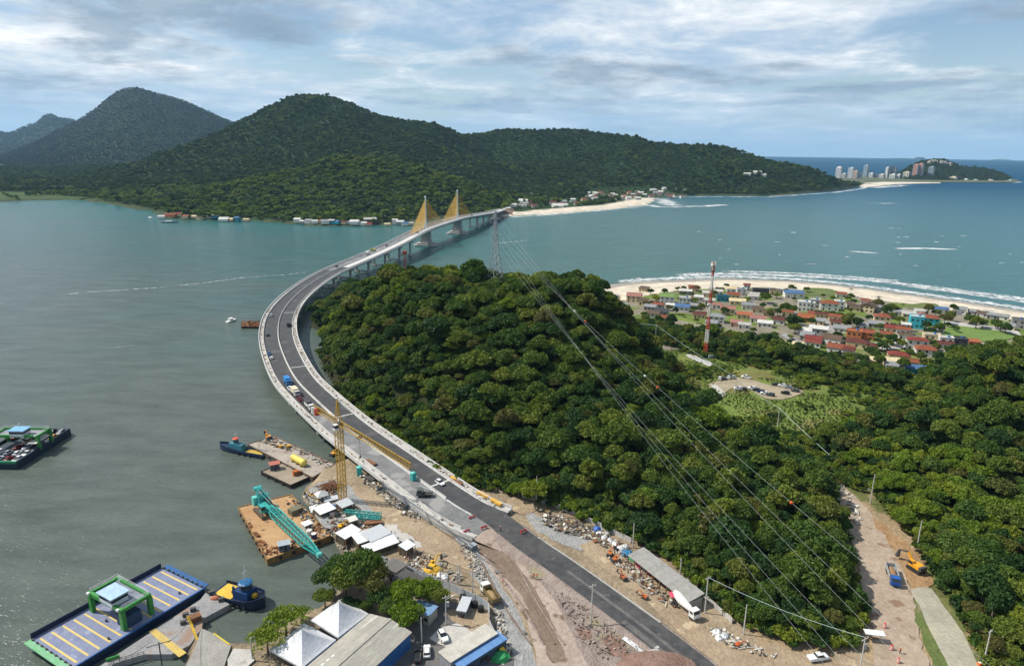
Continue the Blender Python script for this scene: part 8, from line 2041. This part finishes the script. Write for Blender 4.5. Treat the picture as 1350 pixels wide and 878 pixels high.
# ------------------------------------------------------------------ named trees of the yard and shore
PALM_LEAF = LEAF_BRIGHT
def frond_plant(name, label, loc, n, L, h, cat='plant', wide=.5, m=None, group=None):
    t = thing(name, label, cat, loc, random.uniform(0, 6), group); rg = random.Random(len(label) + n)
    MB().tube([(0, 0, -.3), (.05, 0, h)], [.22, .14], 7).build('trunk', BARK, t)
    for k in range(n):
        a = 2*math.pi*k/n + rg.uniform(-.25, .25); l = L*rg.uniform(.8, 1.15); el = rg.uniform(.25, .95); mb = MB(); prev = None
        for i in range(7):
            u = i/6; r_ = l*u*math.cos(el*(1 - .2*u)); z = h + l*(math.sin(el)*u - .75*u*u); w = wide*math.sin(math.pi*(.12 + .86*u))*L/4
            c = Vector((math.cos(a)*r_, math.sin(a)*r_, z)); s = Vector((-math.sin(a), math.cos(a), 0))*w
            cur = (c - s, c + Vector((0, 0, w*.25)), c + s)
            if prev: mb.face([prev[0], prev[1], cur[1], cur[0]]); mb.face([prev[1], prev[2], cur[2], cur[1]])
            prev = cur
        mb.build('frond', m or LEAF_BRIGHT, t)
    return t
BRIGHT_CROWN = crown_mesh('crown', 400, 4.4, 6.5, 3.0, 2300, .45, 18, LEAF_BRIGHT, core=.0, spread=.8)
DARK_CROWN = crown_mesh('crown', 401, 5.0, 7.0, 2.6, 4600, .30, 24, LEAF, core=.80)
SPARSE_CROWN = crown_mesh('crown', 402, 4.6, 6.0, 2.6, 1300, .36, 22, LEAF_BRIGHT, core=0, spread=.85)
for px, py, s, me, lb in ((440, 770, 1.1, DARK_CROWN, 'dark green tree overhanging the water behind the marquee'), (452, 752, 1.0, DARK_CROWN, 'dark green tree at the sea wall end of the yard'), (428, 792, .6, DARK_CROWN, 'low dark tree on the shore beside the upper marquee'), (456, 772, 1.15, DARK_CROWN, 'dense dark green tree behind the marquee, left of the clump'), (474, 762, 1.35, DARK_CROWN, 'tallest dark green tree of the clump behind the marquee'), (492, 776, 1.1, DARK_CROWN, 'dark green tree at the right of the clump behind marquee'), (500, 792, .75, DARK_CROWN, 'small dark tree below the clump beside the warehouse'), (535, 792, .95, BRIGHT_CROWN, 'bright green tree beside the dark roofed house'), (537, 821, .9, BRIGHT_CROWN, 'bright green tree at the warehouse corner'), (566, 784, .75, BRIGHT_CROWN, 'bright green tree by the zinc fence poles'), (577, 794, .65, DARK_CROWN, 'small dark tree by the lamp pole'), (518, 808, .7, DARK_CROWN, 'small dark tree above the warehouse roof edge'), (376, 826, .95, SPARSE_CROWN, 'airy olive tree on the shore left of marquees'), (352, 850, .85, SPARSE_CROWN, 'airy olive tree at the landing ramp'), (398, 812, .5, SPARSE_CROWN, 'small airy tree between shore and upper marquee'), (459, 800, .45, DARK_CROWN, 'round shrub tree at the upper marquee corner'), (470, 802, .4, DARK_CROWN, 'second round shrub tree at the upper marquee corner'), (481, 804, .4, DARK_CROWN, 'third round shrub tree by the warehouse gable'),
                        (704, 655, 1.0, BRIGHT_CROWN, 'yellow green tree at the forest foot above rubble'), (684, 650, .7, BRIGHT_CROWN, 'smaller yellow green tree left of the bright one at forest foot'), (1190, 690, .8, BRIGHT_CROWN, 'yellow green tree behind the slim excavator pole'), (1215, 680, 1.0, BRIGHT_CROWN, 'large yellow green tree on the right-hand slope'), (1172, 640, .9, BRIGHT_CROWN, 'yellow green tree above the dirt road'), (1165, 612, .9, BRIGHT_CROWN, 'yellow green tree at the lower clearing edge'), (755, 672, .5, BRIGHT_CROWN, 'small yellow tree behind the rubble')):
    p = P(px, py, FLAT + 3*s); make_tree('yard_tree' if px < 600 else 'bright_tree', Vector((p.x, p.y, ground_z(p.x, p.y) - .2)), 3, s, random.uniform(0, 6), lb, leafmesh=me)
k = 0
for px, py in ((826, 690), (838, 698), (846, 688), (856, 702), (816, 684), (803, 682), (868, 712), (790, 674), (878, 720), (795, 664)):
    p = P(px, py, FLAT + 2); k += 1
    frond_plant('banana_plant', 'banana plant with broad pale leaves at the forest foot', Vector((p.x, p.y, ground_z(p.x, p.y))), 8, 3.0, 2.4, wide=.75, group='banana plants at the forest foot')
rank_labels([(o, o['label'], to_px(*o.location)[0]) for o in COL.objects if o.name.startswith('banana_plant')])
for px, py, lb in ((1157, 402, 'slim palm standing on the beach edge, upper'), (1121, 391, 'slim palm beside the white terracotta-roofed house'), (1188, 412, 'slim palm near the turquoise house')):
    p = P(px, py, FLAT); frond_plant('palm_tree', lb, Vector((p.x, p.y, ground_z(p.x, p.y))), 11, 3.2, 6.5, 'palm', .35, LEAF)

# ------------------------------------------------------------------ far shore: fishing village, beach houses, seaside towers
FAR_ITEMS = []
rgf = random.Random(77)
def far_house(px, py, w, h, roof, wall, where, group, zbase=2.5, yscale=1.0):
    w, h = w*.78, h*.8
    d = ray(px, py); Yd = 1080.0
    while Yd < 2700 and CAM_H + d.z*Yd/d.y > max(far_z(d.x*Yd/d.y, Yd), 1.0) + h*.6: Yd += 6
    p = Vector((d.x*Yd/d.y, Yd, 0)); z = max(far_z(p.x, p.y), 1.0) - .5
    t = thing('house', None, 'house', Vector((p.x, p.y, z)), rgf.uniform(-.4, .4), group); d = w*rgf.uniform(.6, .9)
    MB().box((0, 0, h/2), (w, d, h)).build('wall', paint(WC[wall], .8, 0, .85, .4), t)
    r = MB(); hw, hd = w/2 + .5, d/2 + .5
    r.add([(-hw, -hd, h), (hw, -hd, h), (hw, hd, h), (-hw, hd, h), (-hw, 0, h + d*.25), (hw, 0, h + d*.25)], [(0, 1, 5, 4), (2, 3, 4, 5), (1, 2, 5), (3, 0, 4), (3, 2, 1, 0)])
    r.build('roof', roof_mat(roof), t)
    FAR_ITEMS.append((t, '%s roofed house with %s walls %s' % (RC[roof][1], wall, where), px))
for px, py, w, h, rf, wl in ((213, 286, 16, 6, 'white', 'white'), (222, 284, 18, 6, 'red', 'orange'), (229, 284, 16, 7, 'terracotta', 'orange'), (236, 284, 20, 7, 'red', 'cream'), (246, 286, 18, 6, 'terracotta', 'cream'), (256, 287, 14, 5, 'cream', 'cream'), (264, 288, 16, 6, 'brown', 'cream'), (284, 287, 16, 7, 'pale', 'teal'), (296, 290, 24, 6, 'white', 'white'), (304, 290, 18, 6, 'cream', 'pink'), (313, 289, 14, 10, 'blue', 'teal'), (325, 290, 14, 6, 'cream', 'cream'), (371, 285, 16, 6, 'white', 'white'), (393, 292, 18, 9, 'white', 'white'), (400, 293, 16, 7, 'white', 'grey'), (408, 292, 18, 8, 'grey', 'white'), (415, 293, 14, 7, 'white', 'white'), (429, 294, 20, 7, 'grey', 'white'), (438, 293, 16, 9, 'pale', 'teal'), (443, 296, 20, 6, 'blue', 'turquoise'), (462, 297, 16, 6, 'grey', 'grey'), (468, 295, 22, 8, 'white', 'white'), (479, 296, 18, 7, 'white', 'white'), (488, 292, 30, 11, 'pale', 'dark'), (486, 298, 16, 5, 'red', 'pink'), (504, 288, 16, 9, 'pale', 'cream'), (521, 292, 14, 12, 'white', 'white'), (528, 294, 18, 8, 'white', 'grey'), (534, 295, 16, 7, 'blue', 'white'), (541, 295, 14, 6, 'white', 'cream'), (511, 300, 14, 5, 'cream', 'cream'), (454, 294, 14, 6, 'darkred', 'cream'), (424, 292, 12, 6, 'terracotta', 'cream'), (277, 288, 14, 5, 'brown', 'grey')):
    far_house(px, py, w*.8, h*.75, rf, wl, 'across the water', 'houses of the far fishing village')
for i in range(74):
    u = rgf.random()
    if i < 52:
        px = rgf.uniform(772, 905); py = 260.5 - (px - 772)*.02 + rgf.uniform(-6, 3.0) - (4 if px > 860 else 0)*rgf.random()
    else:
        px = rgf.uniform(682, 772); py = 271 - (px - 682)*.06 + rgf.uniform(-5, 3)
    far_house(px, py, rgf.uniform(11, 20), rgf.uniform(4, 8), rgf.choice(['white', 'white', 'pale', 'grey', 'terracotta', 'darkred', 'brown', 'red']), rgf.choice(['white', 'white', 'cream', 'grey']), 'behind the far beach', 'houses behind the far beach')
for px, py, w, h in ((676, 271, 20, 6), (683, 266, 26, 7), (690, 266, 22, 8), (700, 258, 24, 7), (735, 272, 28, 5), (744, 271, 20, 5), (669, 276, 16, 6), (985, 231, 26, 9), (998, 229, 30, 8), (1006, 232, 20, 8), (826, 240, 16, 5), (835, 240, 16, 5)):
    far_house(px, py, w, h, 'white', 'white', 'beside far bridge end' if px < 760 else 'on the far hillside', 'white houses of the far shore', 6 if px < 760 else 40)
# small clumps between the far houses
x, y = jitter_grid(-40, 520, 1280, 2200, 17); fk = (poly_sd(FAR_TOWN, x, y) > 0) & (poly_sd(BEACH_FAR, x, y) < -4) & (fbm(x, y, 3, 2, 60) > -.15)
hp = np.array([(o.location.x, o.location.y) for o, _, _ in FAR_ITEMS])
road_d = np.min((x[:, None] - BP[None, ::4, 0])**2 + (y[:, None] - BP[None, ::4, 1])**2, 1) > 20**2
hd_ = np.min((x[:, None] - hp[None, :, 0])**2 + ((y[:, None] - hp[None, :, 1] + 8)*.7)**2, 1) > 13**2
ii = np.nonzero(fk & road_d & hd_)[0]; zz = samp(HZ, hx, hy, x, y, 20.0)
scatter('forest', np.stack([x, y, zz - .5], 1)[ii], RNG.uniform(.5, .95, len(ii)), RNG.uniform(0, 6, len(ii)), RNG.integers(0, 5, len(ii)), SRC_FAR, 'green trees among the houses behind the far beach', 'forest')
rank_labels(FAR_ITEMS)
def tower(px, base_y, top_y, wpx, wall, label, Y=3480, crown=None, balcony='9aa4aa', d=18):
    b = P(px, base_y, 2.0); s = Y/b.y; X = b.x*s; h = R(px, top_y, Y).z - 2; w = wpx*Y/900*.98
    t = thing('apartment_tower', label, 'building', Vector((X, Y, 2.0)), -.95)
    wm = paint(wall, .7, 0, .92, .05); MB().box((0, 0, h/2 - 2), (w*.9, d, h + 4)).build('wall', wm, t)
    MB().box((w*.08, 0, h + 1.5), (w*.4, d*.5, 3.4)).build('lift_house', wm, t)
    nfl = max(3, int(h/3.2))
    gl = mat('tower_glass', (0.05, 0.07, 0.09), (0.08, 0.11, 0.14), scale=.1, rough=.3)
    for k in range(nfl):
        z = 2.2 + k*(h - 3)/nfl
        for x in ((-.27, 0, .27) if w > 20 else (-.22, .22)):
            MB().box((x*w, -d/2 - .1, z), (w*.16, .5, 1.7)).build('window', gl, t)
    for x in (-.45, .45): MB().box((x*w, 0, h/2), (w*.07, d + 1.2, h)).build('corner_pier', paint(balcony, .7), t)
    if crown: MB().box((0, 0, h + 4), (w*.7, d*.7, 5), taper=.7).build('crown', paint(crown, .6), t)
for a in ((1105, 238, 221.5, 8, 'd6cfd0', 'round shouldered pale pink tower leftmost of the seaside town', 3500, 'dfd0d0'), (1112, 239, 229, 6, 'c5c2bf', 'low grey block beside the leftmost seaside tower', 3450), (1120.5, 240, 221.5, 7, 'ccd2d6', 'pale tower second tall from left in seaside town', 3420), (1127, 240, 225.5, 6, 'c9a998', 'pinkish tower beside the pale one in seaside town', 3400), (1132, 240, 228, 4, 'b9bcc0', 'slim grey block in the seaside town', 3400), (1140, 238, 218, 5.5, '9fb0be', 'tall slim blue grey tower of the seaside town', 3600), (1148, 238, 228.5, 6, 'd4d8da', 'low white block right of the slim tower', 3550), (1153, 238, 230, 6, '5d6a72', 'dark low block in the seaside town', 3550), (1162, 238, 230, 7, 'd8cfc6', 'low cream block before the dark twin block', 3500), (1168, 239, 221, 4, 'd6d9da', 'white slim end of the dark twin block', 3560), (1175, 239, 220, 9, '3f4c58', 'wide dark glass block of the seaside town', 3570), (1176, 240, 230, 8, 'd9d9d6', 'low white block beneath the dark glass block', 3440), (1184, 240, 230, 5, 'cfd2d4', 'small white block left of the cream block', 3440), (1194, 240, 227, 8, 'd6d0b4', 'cream block left of the salmon tower', 3400), (1205, 240, 217, 6, 'c98f80', 'left half of the salmon twin tower', 3380), (1211, 240, 216, 6, 'cf9787', 'right half of the salmon twin tower', 3380), (1225.5, 240, 220, 6, '94a2ae', 'grey blue tower rightmost before the wooded headland', 3380), (1256, 241, 233.5, 9, 'd9cfae', 'cream hotel block at the headland foot', 3330), (1272, 241, 236.5, 8, 'd8dadb', 'low white block along the headland foot', 3320), (1285, 241, 237.5, 9, 'd0cfc9', 'long low pale block on the headland foot', 3320), (1304, 241, 237.5, 11, 'd6d2c6', 'long low cream block farther right on headland foot', 3330), (1331, 241, 237.5, 6, 'a8cfc6', 'small pale green block at the headland tip', 3340)):
    tower(*a)
rgk = random.Random(4)
for px, py in ((1231, 214), (1233, 217), (1240, 219), (1243, 221), (1246, 219), (1225, 221), (1228, 222), (1252, 221)):
    v = R(px, py, 3560); v.z = max(samp(HD_ARR[2], HD_ARR[0][0], HD_ARR[1][:, 0], np.array([v.x]), np.array([3560.0]), 14.0)[0], 2)
    t = MB(); t.dome((0, 0, 0), 14, 12, 17, 9, 4, .2); o = t.build('rock_outcrop', mat('bare_rock', (0.30, 0.28, 0.25), (0.2, 0.19, 0.17), scale=.08, rough=.95), None, v); tag(o, 'bare pale rock outcrop on the wooded headland hill', 'rock', 'rock outcrops of the headland')
rank_labels([(o, o['label'], to_px(*o.location)[0]) for o in COL.objects if o.name.startswith('rock_outcrop')])
